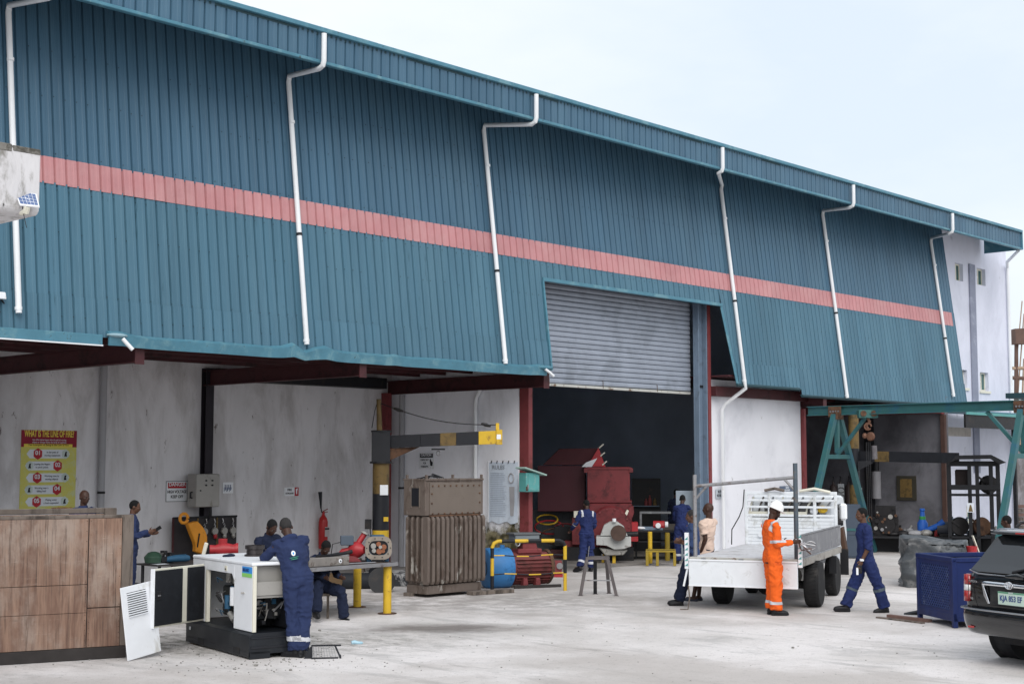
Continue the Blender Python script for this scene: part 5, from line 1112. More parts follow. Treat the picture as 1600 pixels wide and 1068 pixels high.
MB().cyl((-.35, .1, .16), (.55, .1, .16), .16, n=20).build('drum', mat('sooty drum', (.03, .035, .045), .7), t2, smooth=True)
s2 = Spot(521, 921); t2 = thing('brown_pulley', 'round rusty brown pulley wheel under the bench', 'pulley', (s2.p.x, s2.p.y, 0), s2.rz)
MB().lathe([(.05, -.06), (.17, -.06), (.15, 0), (.17, .06), (.05, .06)], (0, 0, .17), (.5, -1, .1), 20).build('wheel', mat('rusty brown', (.16, .10, .05), .8, 0, .25, 9), t2, smooth=True)
s2 = Spot(598, 925); t2 = thing('dark_disc', 'dark steel disc leaning on the crane plinth', 'disc', (s2.p.x, s2.p.y, 0), s2.rz)
MB().lathe([(.02, -.015), (.27, -.015), (.27, .015), (.02, .015)], (-.02, 0, .23), (.15, -1, .35), 24).build('disc', BLACKM, t2, smooth=True)
t2 = thing('timber_prop', 'grey timber plank propped behind the yellow bench leg', 'plank', s.g, s.rz); MB().bar((s.x(572), .1, zz(905)), (s.x(562), .15, zz(872)), .12, .03).build('plank', WOODG, t2)

# ------------------------------------------------------------------ signs on the white side wall (it faces left)
SR = (R(90), 0, R(-90))
def sidesign(name, label, x0, py0, x1, py1, cat='sign'):
    a = on(x0, py0, x=23.965); b_ = on(x1, py1, x=23.965); t = thing(name, label, cat, (23.965, a.y, b_.z), R(-90)); return t, a.y-b_.y, a.z-b_.z
t, a, h = sidesign('caution_sign', 'small white caution sign with black heading above the brown transformer', 655, 707, 678, 732)
B('plate', WHITE, t, 0, a, -.012, 0, 0, h, bevel=.002); B('heading', BLK, t, a*.08, a*.95, -.015, -.0122, h*.70, h*.95, bevel=0); text('CAUTION', .085, (a/2, -.017, h*.745), FR, WHITE, t, align='CENTER', bold=.002, sx=.95)
for i, q in enumerate(('LOOK OUT', 'FOR', 'FORKLIFTS')): text(q, .066, (a*.40, -.0145, h*(.47-.21*i)), FR, INK, t, align='CENTER', bold=.001, sx=.82)
MB().prism([(a*.78, h*.2), (a*.92, h*.18), (a*.95, h*.4), (a*.84, h*.5), (a*.80, h*.62), (a*.74, h*.6)], -.0145, -.0122).build('pictogram', INK, t)
t, a, h = sidesign('rules_board', 'tall white rules banner with faded printed lines beside the red column', 765, 722, 810, 817, 'banner')
L_ = []
for i in range(9):
    x = a*i/8; zb = .03*math.sin(i*1.7)+.02*math.sin(i*3.1); L_.append([(x, -.02-.01*math.sin(i), zb), (x, -.02, h-.01*math.cos(i*2)), (x, -.012, h-.01*math.cos(i*2)), (x, -.012-.01*math.sin(i), zb)])
MB().ring(L_).build('sheet', mat('faded banner', (.66, .74, .84), .7, 0, .04, 4, (.56, .63, .72), .6, .1, 5), t)
text('RULES', .13, (a*.34, -.035, h*.87), FR, INKG, t, align='CENTER', sx=1.1)
random.seed(3)
lt = MB()
for i in range(24):
    z = h*(.82-.031*i); lt.box(a*.06, a*(.5+.14*random.random()), -.037, -.0345, z, z+.008)
lt.build('printed_lines', mat('faint print', (.36, .42, .50), .7), t)['kind'] = 'stuff'
MB().ring([[(a*x0, -.036, h*z0), (a*x1, -.036, h*z0), (a*x1, -.0345, h*z0), (a*x0, -.0345, h*z0)] for x0, x1, z0 in ((.76, .87, .12), (.74, .90, .35), (.72, .90, .60))]).build('printed_figure', mat('print grey', (.40, .40, .42), .7), t)
MB().tube([(a*(.79+.09*math.cos(k)), -.036, h*(.74+.08*math.sin(k))) for k in [i*.6 for i in range(12)]], .014, 6).build('printed_hook', mat('print grey', (.40, .40, .42), .7), t)
MB().box(-.04, -.01, -.03, .0, 0, h+.02).build('batten', WHITE, t)
for i in range(5): MB().tube([(a*(.08+.2*i), -.03, h-.02), (a*(.10+.2*i), -.03, h+.04)], .012, 5).build('tie', BLK, t)
# front wall signs
for i, (x0, y0, x1, y1, l1, l2, lb) in enumerate(((1118, 764, 1131, 778, 'NO PPE', 'NO ENTRY', 'small grey no entry sign on the white wall right of the blue column'), (1218, 759, 1241, 768, 'CAUTION', 'MEN WORKING', 'small blue grey sign on the white wall above the truck'))):
    a = on(x0, y0, y=21.70); b_ = on(x1, y1, y=21.70); t = thing('wall_sign', lb, 'sign', (a.x, 21.70, b_.z)); W_s = b_.x-a.x; H_s = a.z-b_.z
    B('plate', mat('pale sign', (.42, .46, .50), .5) if i == 0 else mat('blue sign', (.12, .16, .24), .5), t, 0, W_s, -.01, 0, 0, H_s, bevel=.002)
    for k, q in enumerate((l1, l2)): text(q, H_s*.42, (W_s/2, -.0125, H_s*(.52-.42*k)), FR, INK if i == 0 else PAPER, t, align='CENTER', sx=.55 if i == 0 else .55, bold=.002)
# green tin box on the red column
a = on(819, 768, y=21.45); b_ = on(840, 738, y=21.45)
t = thing('tin_box', 'small green tin box with a sloping lid on the red door column', 'box', (a.x, 21.61, a.z)); w_, h_ = b_.x-a.x, b_.z-a.z
B('box', GREENB, t, 0, w_, -.22, 0, 0, h_, bevel=.008); B('door', GREENB, t, .06, w_-.02, -.232, -.221, .03, h_-.03, bevel=.004)
MB().prism([(-.12, h_+.10), (-.10, h_+.13), (w_+.17, h_-.04), (w_+.15, h_-.07)], -.30, .0).build('lid', mat('pale green lid', (.30, .42, .38), .5), t, bevel=.003); B('padlock', STEEL, t, .02, .06, -.25, -.232, .06, .16); B('rust_patch', RUST, t, -.004, .05, -.225, -.2205, .02, .12, bevel=0)

# ------------------------------------------------------------------ transformer
c0 = on(667, 929, z=.06); c1 = on(757, 921, z=.06); tv = c1-c0; ta = math.atan2(tv.y, tv.x); TW = tv.length
t = thing('transformer', 'tall brown finned power transformer standing on timbers by the white wall', 'transformer', (c0.x, c0.y, 0), ta)
TD = .66; TH = CAM_H-(749-725)*(c0-_c).dot(_f)/FPX
B('base_frame', TRANS, t, .04, TW-.04, .04, TD-.04, .06, .22, bevel=.008); B('tank', TRANS, t, .08, TW-.08, .14, TD-.02, .22, TH-.62, bevel=.01)
B('cover_panel', TRANSP, t, .10, TW-.06, .03, .05, TH-.66, TH-.06, bevel=.006); B('upper_tank', TRANS, t, -.01, TW+.01, .052, TD, TH-.68, TH-.02, bevel=.008)
B('lid', TRANS, t, -.012, TW+.012, .03, TD+.02, TH-.02, TH+.015, bevel=.004); B('rusty_ledge', RUST, t, .10, TW-.08, .02, .06, TH-.70, TH-.67, bevel=.004)
nf = 13; random.seed(5)
for i in range(nf):
    x = .03+(TW-.06)*i/(nf-1); o = random.uniform(-.008, .008); tp_ = TH-.70
    MB().prism([(-.0, .24), (-.03, .30), (-.03, tp_-.06), (-.0, tp_), (.13, tp_), (.13, .24)], x-.036+o, x+.034+o, axis='x').build('fin', TRANS, t, bevel=.012)
for i in range(4):
    y = .14+.145*i
    MB().prism([(.10, .24), (-.02, .30), (-.02, tp_-.05), (.01, tp_), (.10, tp_)], y-.03, y+.025).build('side_fin', TRANS, t, bevel=.012)
for i in range(9): MB().cyl((.16+(TW-.28)*i/8, .03, TH-.12), (.16+(TW-.28)*i/8, .015, TH-.12), .018, n=6).build('bolt', RUST, t); MB().cyl((.16+(TW-.28)*i/8, .03, TH-.645), (.16+(TW-.28)*i/8, .015, TH-.645), .018, n=6).build('bolt', RUST, t)
for z in (TH-.27, TH-.45):
    for x in (.14, TW-.11): MB().cyl((x, .03, z), (x, .015, z), .018, n=6).build('bolt', RUST, t)
g_ = B('gauge_window', BLK, t, -.024, -.0105, .22, .42, TH-.50, TH-.16, bevel=0); B('gauge_frame', TRANSP, g_, -.022, -.0105, .19, .219, TH-.54, TH-.12); B('gauge_frame', TRANSP, g_, -.022, -.0105, .421, .45, TH-.54, TH-.12)
for x, y in ((.03, .06), (TW-.03, .06), (.03, TD-.05), (TW*.62, .3)): MB().box(x-.02, x+.02, y-.02, y+.02, TH+.015, TH+.09).build('lifting_lug', TRANS, t)
t = thing('wire_bundle', 'thin dark wires lying on top of the transformer', 'wire', (c0.x, c0.y, TH+.02), ta)
for k in range(4): MB().tube([(.0+.1*k, .3, .0), (.25+.1*k, .2+.1*k, .05), (.45, .35, .03+.02*k), (.55+.05*k, .3, .01)], .009, 5).build('wire', BLACKM, t)
MB().tube([(.38, .3, .02), (.36, .3, .22), (.30, .3, .26)], .006, 5).build('wire', STEEL, t)
for (px, py, ln_, an, lb) in ((640, 931, 1.0, 5, 'left'), (738, 929, .95, -8, 'right')):
    q = on(px, py, z=0); t = thing('timber_block', 'grey timber block under the %s end of the transformer' % ('pillar' if lb == 'left' else 'motor'), 'timber', (q.x, q.y, 0), ta+R(an)); B('timber', WOODG, t, -.05, ln_, -.1, .12, 0, .07, bevel=.006)

# ------------------------------------------------------------------ large blue and red motor
s = Spot(812, 916)
t = thing('large_motor', 'large motor with bright blue drum end and red finned body lying by the barrier', 'motor', s.g, s.rz+R(24))
zc = .40; rr = .40; MOTR = mat('faded motor red', (.24, .062, .06), .65, 0, .2, 4, (.13, .045, .04), .56, .1, 4)
MB().lathe([(.14, -.02), (.30, -.03), (.385, .0), (.41, .04), (.41, .50), (.385, .50), (.2, .52)], (-.78, -.02, zc), (1, 0, 0), 32).build('drum', BLUE, t, smooth=True)
MB().lathe([(.001, .02), (.135, .0), (.145, -.024), (.17, -.024), (.17, .02)], (-.79, -.02, zc), (1, 0, 0), 24).build('bore', mat('dark blue bore', (.02, .06, .12), .5), t, smooth=True)
MB().cyl((-.40, -.02, zc+.40), (-.40, -.02, zc+.46), .05).build('cap', BLUE, t, smooth=True)
MB().cyl((-.27, -.02, zc), (.60, -.02, zc), .31, n=28).build('body', MOTR, t, smooth=True)
for i in range(20):
    a = R(-60+300*i/19-90+60) ; a = R(150+240*i/19)
    MB().box(-.20, .56, .30, .355, -.008, .008, Matrix.Translation((0, -.02, zc)) @ Matrix.Rotation(a, 4, 'X')).build('cooling_fin', MOTR, t)
MB().lathe([(.2, 0), (.34, 0), (.36, .05), (.30, .10), (.1, .12)], (.56, -.02, zc), (1, 0, 0), 28).build('end_shield', RUST, t, smooth=True)
B('saddle', RED, t, -.12, .42, -.2, .16, zc+.28, zc+.38, bevel=.02); MB().prism([(.0, zc+.36), (.34, zc+.36), (.30, zc+.50), (.0, zc+.50)], -.16, .12).build('neck', RED, t, bevel=.01)
B('terminal_box', mat('grey terminal box', (.20, .23, .25), .5, 0, .1, 4), t, -.18, .36, -.2, .16, zc+.50, zc+.66, bevel=.012); B('box_lid', GREYP, t, -.22, .38, -.22, .18, zc+.661, zc+.70, bevel=.008)
MB().tube([(-.14+.05*math.cos(k), -.22, zc+.5+.06*math.sin(k)) for k in [i*.7 for i in range(10)]], .014, 6).build('lifting_eye', STEEL, t, smooth=True)
for x in (-.02, .26): MB().prism([(x-.06, 0.0), (x+.06, 0.0), (x+.04, .2), (x-.05, .2)], -.36, -.2).build('foot', RED, t, bevel=.01)
t = thing('timber_block', 'flat dark timber under the big blue and red motor', 'timber', s.g, s.rz+R(24)); B('timber', DWOOD, t, -.3, .75, -.42, -.37, 0, .06); 
q = on(871, 899, z=0); s = Spot(871, 901)
t = thing('pump_unit', 'small red machine head on the ground behind the barrier', 'pump', s.g, s.rz)
B('block', RED, t, -.12, .10, 0, .26, .05, .36, bevel=.02); B('side', BLACKM, t, -.30, -.162, .02, .28, .1, .38); MB().cyl((.05, -.05, .25), (.05, 0, .25), .07).build('port', STEEL, t); B('base', BRED, t, -.2, .12, -.03, .32, 0, .06)
# yellow and black hoop barrier
b0 = on(769, 924.5, z=0); b1 = on(883, 922, z=0); HB = CAM_H-(845-725)*((b0-_c).dot(_f))/FPX
t = thing('hoop_barrier', 'yellow and black striped pipe barrier in front of the large motor', 'barrier', (b0.x, b0.y, 0), math.atan2((b1-b0).y, (b1-b0).x)); BW = (b1-b0).length
path = [V(0, 0, 0), V(0, 0, HB-.12), V(.035, 0, HB-.04), V(.12, 0, HB), V(BW-.12, 0, HB), V(BW-.035, 0, HB-.04), V(BW, 0, HB-.12), V(BW, 0, 0)]
cum = [0]
for a, b_ in zip(path, path[1:]): cum.append(cum[-1]+(b_-a).length)
def at_(d):
    for i in range(len(cum)-1):
        if d <= cum[i+1]: return path[i]+(path[i+1]-path[i])*((d-cum[i])/(cum[i+1]-cum[i]))
    return path[-1]
d = 0; i = 0; cuts = [.32, .66, 0.86, 1.12]+[1.12+.27*k for k in range(1, 20)]
cuts = [c for c in cuts if c < cum[-1]-.1]+[cum[-1]]; prev = 0
for i, c in enumerate(cuts):
    pts = [at_(prev)]+[path[k] for k in range(len(path)) if prev < cum[k] < c]+[at_(c)]
    MB().tube(pts, .037, 10).build('hoop_section', (BLK, YEL)[i % 2], t, smooth=True); prev = c
for z, wv in ((.34, 0), (.70, 1)):
    for k in range(6): MB().tube([(BW*k/6, -.0, z+.015*math.sin(k*1.4+wv)), (BW*(k+1)/6, -.0, z+.015*math.sin(k*1.4+1.4+wv))], .013, 6).build('cross_rail', (BLK, YEL)[(k+wv) % 2], t)
# steel trestle
s = Spot(935, 930)
t = thing('steel_trestle', 'bare steel four legged trestle standing before the door', 'trestle', s.g, s.rz); zt_ = s.z(872)
ST = mat('old angle steel', (.17, .15, .15), .6, .5, .2, 5)
MB().bar((s.x(916), 0, zt_), (s.x(951), 0, zt_), .05).bar((s.x(925), .35, zt_+.0), (s.x(951), .35, zt_), .05).bar((s.x(917), 0, zt_-.003), (s.x(925), .35, zt_-.003), .05).bar((s.x(950), 0, zt_-.003), (s.x(951), .35, zt_-.003), .05).build('top_frame', ST, t)
for a, b_, y0, y1, m in ((917, 907, 0, -.02, ST), (950, 963, 0, -.02, ST), (930, 930, .2, .35, BLACKM), (948, 952, .35, .5, ST)):
    MB().bar((s.x(a), y0, zt_-.02), (s.x(b_), y1, 0.006), .07 if m is BLACKM else .055).build('leg', m, t); MB().box(s.x(b_)-.05, s.x(b_)+.05, y1-.05, y1+.05, 0, .006).build('foot_plate', ST, t)
MB().bar((s.x(913), -.01, s.z(906)), (s.x(957), -.01, s.z(906)), .025).build('stretcher', STEEL, t)
MB().tube([(s.x(919), .02, zt_), (s.x(921), .0, s.z(853))], .008, 5).build('rod', STEEL, t); MB().tube([(s.x(941), .02, zt_), (s.x(941), .0, s.z(865))], .008, 5).build('rod', STEEL, t)

# ------------------------------------------------------------------ red machine and the rest of the hall
s = Spot(950, 881, d=37.0); s.z0 = .012; f0 = s.p.z
def hz(py): return on(950, py, d=37.0).z-.012
t = thing('red_crusher', 'big red machine with slanted open hopper behind its square red chute', 'machine', (s.p.x, s.p.y, .012), s.rz)
X = s.x
B('front_chute', MACHR, t, X(918), X(985), .0, 1.0, hz(785), hz(729), bevel=.01)
for z in (hz(731), hz(783)): B('flange', MACHR, t, X(915), X(988), -.03, 1.03, z-.03, z+.02, bevel=.004)
for x in (X(916), X(987)): B('bracket', MACHR, t, x-.05, x+.05, -.04, .1, hz(738), hz(731))
B('rear_box', mat('deep red panel', (.10, .018, .03), .55, 0, .1, 2), t, X(838), X(914), .6, 2.4, hz(800), hz(727), bevel=.01)
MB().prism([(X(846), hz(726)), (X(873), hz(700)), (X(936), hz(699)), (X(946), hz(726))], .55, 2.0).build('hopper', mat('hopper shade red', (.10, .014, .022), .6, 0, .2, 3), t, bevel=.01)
MB().prism([(X(918), hz(728)), (X(936), hz(698)), (X(947), hz(729))], .40, .545).build('hopper_cheek', BRED, t, bevel=.005); MB().prism([(X(909), hz(729)), (X(916), hz(722)), (X(934), hz(715)), (X(925), hz(729))], .35, .395).build('bare_patch', TRUCKW, t)
for px, py in ((937, 699), (939, 712), (942, 726)): MB().bar((X(px), .4, hz(py)), (X(px+7), .38, hz(py-6)), .03).build('lug', CREAM, t)
B('body', MACHR, t, X(921), X(988), -.1, 1.2, .35, hz(786), bevel=.02)
MB().lathe([(.5, 0), (.55, .08), (.5, .16)], (X(955), -.30, hz(822)), (0, 1, 0), 26).build('bearing_ring', MACHR, t, smooth=True)
for k in range(14): MB().cyl((X(955)+.46*math.cos(k*.449), -.31, hz(822)+.46*math.sin(k*.449)), (X(955)+.46*math.cos(k*.449), -.34, hz(822)+.46*math.sin(k*.449)), .025, n=6).build('bolt', RED, t)
MB().prism([(X(972), hz(815)), (X(983), hz(792)), (X(990), hz(789)), (X(991), hz(800)), (X(982), hz(826))], -.25, .1).build('side_bracket', MACHR, t, bevel=.01); MB().prism([(X(971), hz(812)), (X(980), hz(795)), (X(983), hz(797)), (X(975), hz(815))], -.29, -.26).build('worn_edge', CREAM, t)
B('side_box', BRED, t, X(985), X(997), -.2, .4, hz(845), hz(815), bevel=.01); B('support_box', MACHR, t, X(894), X(912), -.2, .4, hz(850), hz(808), bevel=.01); B('control_box', CREAM, t, X(897), X(911), -.25, .1, hz(808), hz(798))
B('plinth_beam', BLACKM, t, X(885), X(990), -.1, 1.0, .0, .35); B('lower_red', MACHR, t, X(882), X(915), 0, 1.2, .3, hz(845))
s = Spot(957, 884, d=36.0); t = thing('gearbox', 'pale bolted gearbox with a round brown coupling in front of the red machine', 'gearbox', (s.p.x, s.p.y, .012), s.rz); X = s.x
def hz(py): return on(957, py, d=36.0).z-.012
MB().ring([[(X(x), y, hz(z)) for x, z in ((938, 836), (944, 820), (953, 815), (965, 815), (975, 822), (981, 836))] for y in (-.25, .4)]).build('upper_housing', CREMH, t, bevel=.01)
MB().prism([(X(932), hz(837)), (X(986), hz(837)), (X(986), hz(852)), (X(975), hz(856)), (X(960), hz(857)), (X(948), hz(851)), (X(932), hz(850))], -.32, .45).build('flange_plate', CREMH, t, bevel=.01)
MB().prism([(X(936), hz(855)), (X(981), hz(858)), (X(974), hz(866)), (X(946), hz(867))], -.22, .4).build('lower_housing', ALU, t, bevel=.02)
MB().cyl((X(960), -.3, hz(814)), (X(960), -.3, hz(809)), .05).build('breather', WHITE, t, smooth=True); MB().lathe([(.05, 0), (.19, 0), (.20, .05), (.19, .10), (.05, .10)], (X(966), -.52, hz(831)), (.15, 1, 0), 24).build('coupling', mat('brown coupling', (.12, .075, .06), .6, 0, .2, 9), t, smooth=True)
B('stand', YEL, t, X(957), X(962), -.1, .0, 0, hz(866)); B('stand', YEL, t, X(940), X(944), .2, .3, 0, hz(866))
MB().tube([(X(978), -.15, hz(834)), (X(997), -.15, hz(833))], .07).build('shaft', BLACKM, t, smooth=True)
# yellow post, benches, cabinets
def hall(px, py, name, label, cat, d=None, group=None):
    s = Spot(px, py) if d is None else Spot(px, py, d=d); return s, thing(name, label, cat, (s.p.x, s.p.y, .012), s.rz, group)
s, t = hall(1016, 880, 'yellow_post', 'thick yellow guard post just inside the hall door', 'post'); MB().cyl((0, 0, 0), (0, 0, s.z(831)), .055).build('post', YEL, t, smooth=True)
s, t = hall(1035, 884, 'yellow_bench', 'low yellow steel bench inside the hall door', 'bench'); X = s.x
YELM = mat('dull yellow', (.34, .24, .03), .5, 0, .15, 4)
B('rail', YELM, t, X(1009), X(1056), -.03, .03, s.z(863), s.z(860)); B('rail', YELM, t, X(1009), X(1056), .5, .55, s.z(863), s.z(860)); B('seat_plate', BLACKM, t, X(1010), X(1055), .031, .499, s.z(862.5), s.z(861))
for x in (1009, 1025, 1052):
    B('leg', YELM, t, X(x), X(x)+.07, -.028, .028, 0, s.z(863.1))
s, t = hall(1030, 876, 'hall_bench', 'dark bench on yellow posts with scattered machine parts in the hall', 'bench'); X = s.x
B('top', BLACKM, t, X(990), X(1056), 0, 1.0, s.z(832), s.z(829)); B('shelf', BLACKM, t, X(998), X(1056), .05, .9, s.z(848), s.z(846)); 
for x in (1040,): MB().cyl((X(x)+.05, .05, 0), (X(x)+.05, .05, s.z(832.2)), .065).build('leg', YELM, t, smooth=True)
B('leg', BLACKM, t, X(992), X(995), .5, .6, 0, s.z(832.2))
zt2 = s.z(829)+.012
oo = [('steel_stand', 'grey inverted u shaped frame standing on the hall bench', 'frame', [('frame', lambda m: m.box(-.42, -.36, 0, .1, 0, .42).box(-.42, .40, 0, .1, .42, .48), GREYP)], 1025),
      ('red_motor', 'small red motor with white hubs on the hall bench', 'motor', [('body', lambda m: m.cyl((-.15, .0, .12), (.15, .0, .12), .12), BRED), ('hub', lambda m: m.cyl((.16, -.05, .14), (.24, -.05, .14), .08), WHITE), ('hub', lambda m: m.cyl((-.02, -.13, .12), (-.02, -.2, .12), .07), WHITE)], 1030),
      ('long_tray', 'bluish grey tray of tools lying on the hall bench', 'tray', [('tray', lambda m: m.box(-.55, .3, -.1, .25, 0, .09), BLUECOL), ('dark_inset', lambda m: m.box(-.5, .25, -.06, .2, .091, .10), BLACKM)], 1018),
      ('white_rag', 'white rag dropped at the left end of the hall bench', 'rag', [('cloth', lambda m: m.ell((0, 0, .05), (.2, .14, .05)), WHITE)], 1001),
      ('bolt_box', 'small dark box of bolts near the right end of the hall bench', 'box', [('box', lambda m: m.box(-.16, .16, -.1, .1, 0, .16), mat('dull box', (.08, .07, .06), .6))], 1046)]
for nm, lb, ct, ps_, px in oo:
    q = thing(nm, lb, ct, (0, 0, 0), s.rz); lv = Matrix.Rotation(s.rz, 3, 'Z') @ V(X(px), .25, 0); q.location = (s.p.x+lv.x, s.p.y+lv.y, zt2)
    for a, fn, mm in ps_: fn(MB()).build(a, mm, q, bevel=.006)
s, t = hall(1013, 862, 'dark_cabinet', 'tall dark open cabinet with a few bottles at the back of the hall', 'cabinet', 41); X = s.x; Z = lambda py: on(1013, py, d=41).z
B('carcass', BLACKM, t, X(988), X(1033), 0, .6, 0, Z(748)); 
for x, h_ in ((1010, .2), (1016, .3), (1024, .22)): MB().lathe([(.05, 0), (.05, h_*.6), (.02, h_*.8), (.02, h_)], (X(x), -.06, Z(790))).build('bottle', (CREAM, YELD, RED)[int(x) % 3], t, smooth=True)
B('shelf', BLUECOL, t, X(990), X(1031), -.14, -.001, Z(790)-.03, Z(790)-.001)
s, t = hall(1072, 872, 'white_board', 'pale blue panel standing upright at the right of the hall', 'panel', 37.5); X = s.x; Z = lambda py: on(1072, py, d=37.5).z
B('sheet', mat('pale blue panel', (.30, .36, .42), .6), t, X(1057), X(1090), 0, .04, 0.0, Z(767), bevel=.004)
s, t = hall(865, 866, 'hose_rack', 'coiled yellow and red hoses hanging in the hall behind the green tin box', 'hose', 38); X = s.x; Z = lambda py: on(865, py, d=38).z
for cx, cz_, r_, m in ((855, 812, .22, YEL), (858, 824, .3, BRED), (870, 838, .35, RUST), (882, 826, .22, MACHR)):
    MB().tube([(X(cx)+r_*math.cos(k)*1.3, .1*math.sin(k*2), Z(cz_)+r_*.6*math.sin(k)) for k in [i*.45 for i in range(15)]], .022, 6).build('hose', m, t, smooth=True)
B('rack_panel', mat('streaked grey steel', (.10, .11, .12), .5, .3, .3, 8, stretch=(6, 1, .4)), t, X(832), X(896), .4, .45, 0, Z(797)); B('crate', MAROON, t, X(860), X(893), -.2, .3, 0, Z(858)); B('crate', BLACKM, t, X(866), X(905), -.3, -.21, Z(852), Z(822))

# ------------------------------------------------------------------ flatbed truck
TH_ = R(21); tf = V(math.cos(TH_), math.sin(TH_), 0); tr_ = V(math.sin(TH_), -math.cos(TH_), 0)
to = V(21.99, 14.085, 0)
t = thing('flatbed_truck', 'old white flatbed truck seen from behind with its tailgate hanging open', 'truck', to, TH_-R(90))
BZ = .90; cx = -.12; bw2 = .96
fl = MB().box(cx-bw2, cx+bw2, -1.25, 3.0, BZ-.05, BZ); fl.build('bed_floor', DIRTY, t, bevel=.004)
for y in (-1.0, -.2, .6, 1.4, 2.2): B('bed_cross_member', BLACKM, t, cx-.9, cx+.9, y, y+.08, BZ-.13, BZ-.051)
B('bed_edge', mat('dusty bed rail', (.36, .34, .31), .7, 0, .15, 4, (.2, .17, .15), .58, .08, 5), t, cx+bw2+.002, cx+bw2+.03, -1.25, 3.0, BZ-.12, BZ-.0); B('rear_sill', mat('grimy white sill', (.42, .41, .38), .6, 0, .2, 5, RUST and (.2, .13, .09), .6, .06, 8), t, cx-bw2, cx+bw2, -1.30, -1.252, BZ-.06, BZ+.005)
tg = B('tailgate', TRUCKW, t, cx-bw2+.0, cx+bw2-.04, -1.36, -1.32, BZ-.49, BZ-.03, bevel=.008)
for x in (-.7, -.05, .6): B('hinge', STEEL, tg, cx+x-.04, cx+x+.04, -1.345, -1.315, BZ-.029, BZ-.005)
B('tailgate_rim', WHITE, tg, cx-bw2, cx+bw2-.04, -1.375, -1.361, BZ-.49, BZ-.465); B('tailgate_rim', WHITE, tg, cx-bw2, cx+bw2-.04, -1.375, -1.361, BZ-.055, BZ-.03)
for x, m in ((cx-bw2-.04, 0), (cx+bw2-.0, 1)):
    z0 = BZ-.20 if not m else BZ-.13
    po = B('stake_post', WHITE, t, x-.03, x+.035, -1.36, -1.28, z0, BZ+.42 if not m else BZ+.34)
    for k in range(6): MB().prism([(x-.028, z0+.05+.09*k), (x+.03, z0+.05+.09*k), (x+.03, z0+.10+.09*k)], -1.366, -1.3615).build('stripe', GREENB, po)
MB().bar((cx-bw2-.03, -1.32, BZ-.2), (cx-bw2-.10, -1.32, BZ-.5), .03).build('lever', WHITE, t)
# goal-post frame over the rear
PZ = 1.98
pl = V(cx-bw2+.07, -1.15, BZ); pr_ = V(cx+bw2-.09, -1.15, BZ)
PIPE = mat('weathered pipe', (.30, .30, .31), .5, .4, .2, 6, (.17, .11, .08), .6, .08, 6)
MB().cyl(pl, pl+V(0, 0, 1.42), .035).build('frame_post', PIPE, t, smooth=True); MB().cyl(pr_, pr_+V(0, 0, 1.62), .04).build('frame_post', mat('dark blue pipe', (.11, .14, .17), .5, .3, .2, 6, (.2, .16, .13), .6, .08, 6), t, smooth=True)
MB().cyl(pl+V(0, 0, 1.22), pr_+V(0, 0, 1.38), .03).build('frame_rail', PIPE, t, smooth=True)
MB().cyl(pl+V(0, 0, .98), pl+V(.22, 0, 1.23), .022).build('frame_brace', PIPE, t); MB().cyl(pr_+V(0, 0, 1.14), pr_+V(-.2, 0, 1.36), .022).build('frame_brace', PIPE, t)
# headboard and rack
hbm = MB()
for k in range(8): z = BZ+.0+.068*k; hbm.box(cx-.92, cx+.92, 2.96-.006*(k % 2), 3.0, z, z+.066)
hbm.build('headboard', TRUCKW, t, bevel=.006)
HZ = BZ+.56; HT = 1.95
for z, h_ in ((HT-.06, .07), (HT-.19, .045), (HT-.32, .045), (HZ+.0, .05)): B('rack_rail', TRUCKW, t, cx-.92, cx+.92, 2.95, 3.0, z, z+h_, bevel=.008)
for x in (-.92, -.45, .45, .86): B('rack_post', TRUCKW, t, cx+x, cx+x+.06, 2.945, 3.004, BZ, HT+.01, bevel=.008)
MB().cyl((cx-.6, 2.93, .2+BZ), (cx-.6, 2.91, .2+BZ), .05).build('cap', TRUCKW, t); MB().tube([(cx-.9, 2.85, HT+.05), (cx-.93, 2.85, HT-.3), (cx-1.0, 2.8, BZ+.55), (cx-1.15, 2.8, BZ+.3), (cx-1.16, 2.8, BZ)], .011, 8).build('air_hose', BLACKM, t, smooth=True)
MB().tube([(cx-.5, 2.9, HT+.03), (cx-.3, 2.9, HT+.07), (cx-.1, 2.85, HT+.03)], .03, 7).build('rope_coil', WOODG, t, smooth=True); MB().tube([(cx+.2, 2.9, HT+.02), (cx+.5, 2.86, HT+.07), (cx+.8, 2.9, HT+.0)], .03, 7).build('rope_coil', CREAM, t, smooth=True)
B('side_board', mat('lilac grey side board', (.25, .25, .265), .55, .2, .15, 3, (.35, .35, .36), .6, .08, 4), t, cx+bw2+.0, cx+bw2+.035, -1.22, 2.85, BZ+.03, BZ+.40, bevel=.01)
B('side_board_rim', STEEL, t, cx+bw2-.01, cx+bw2+.045, -1.22, 2.85, BZ+.401, BZ+.42)
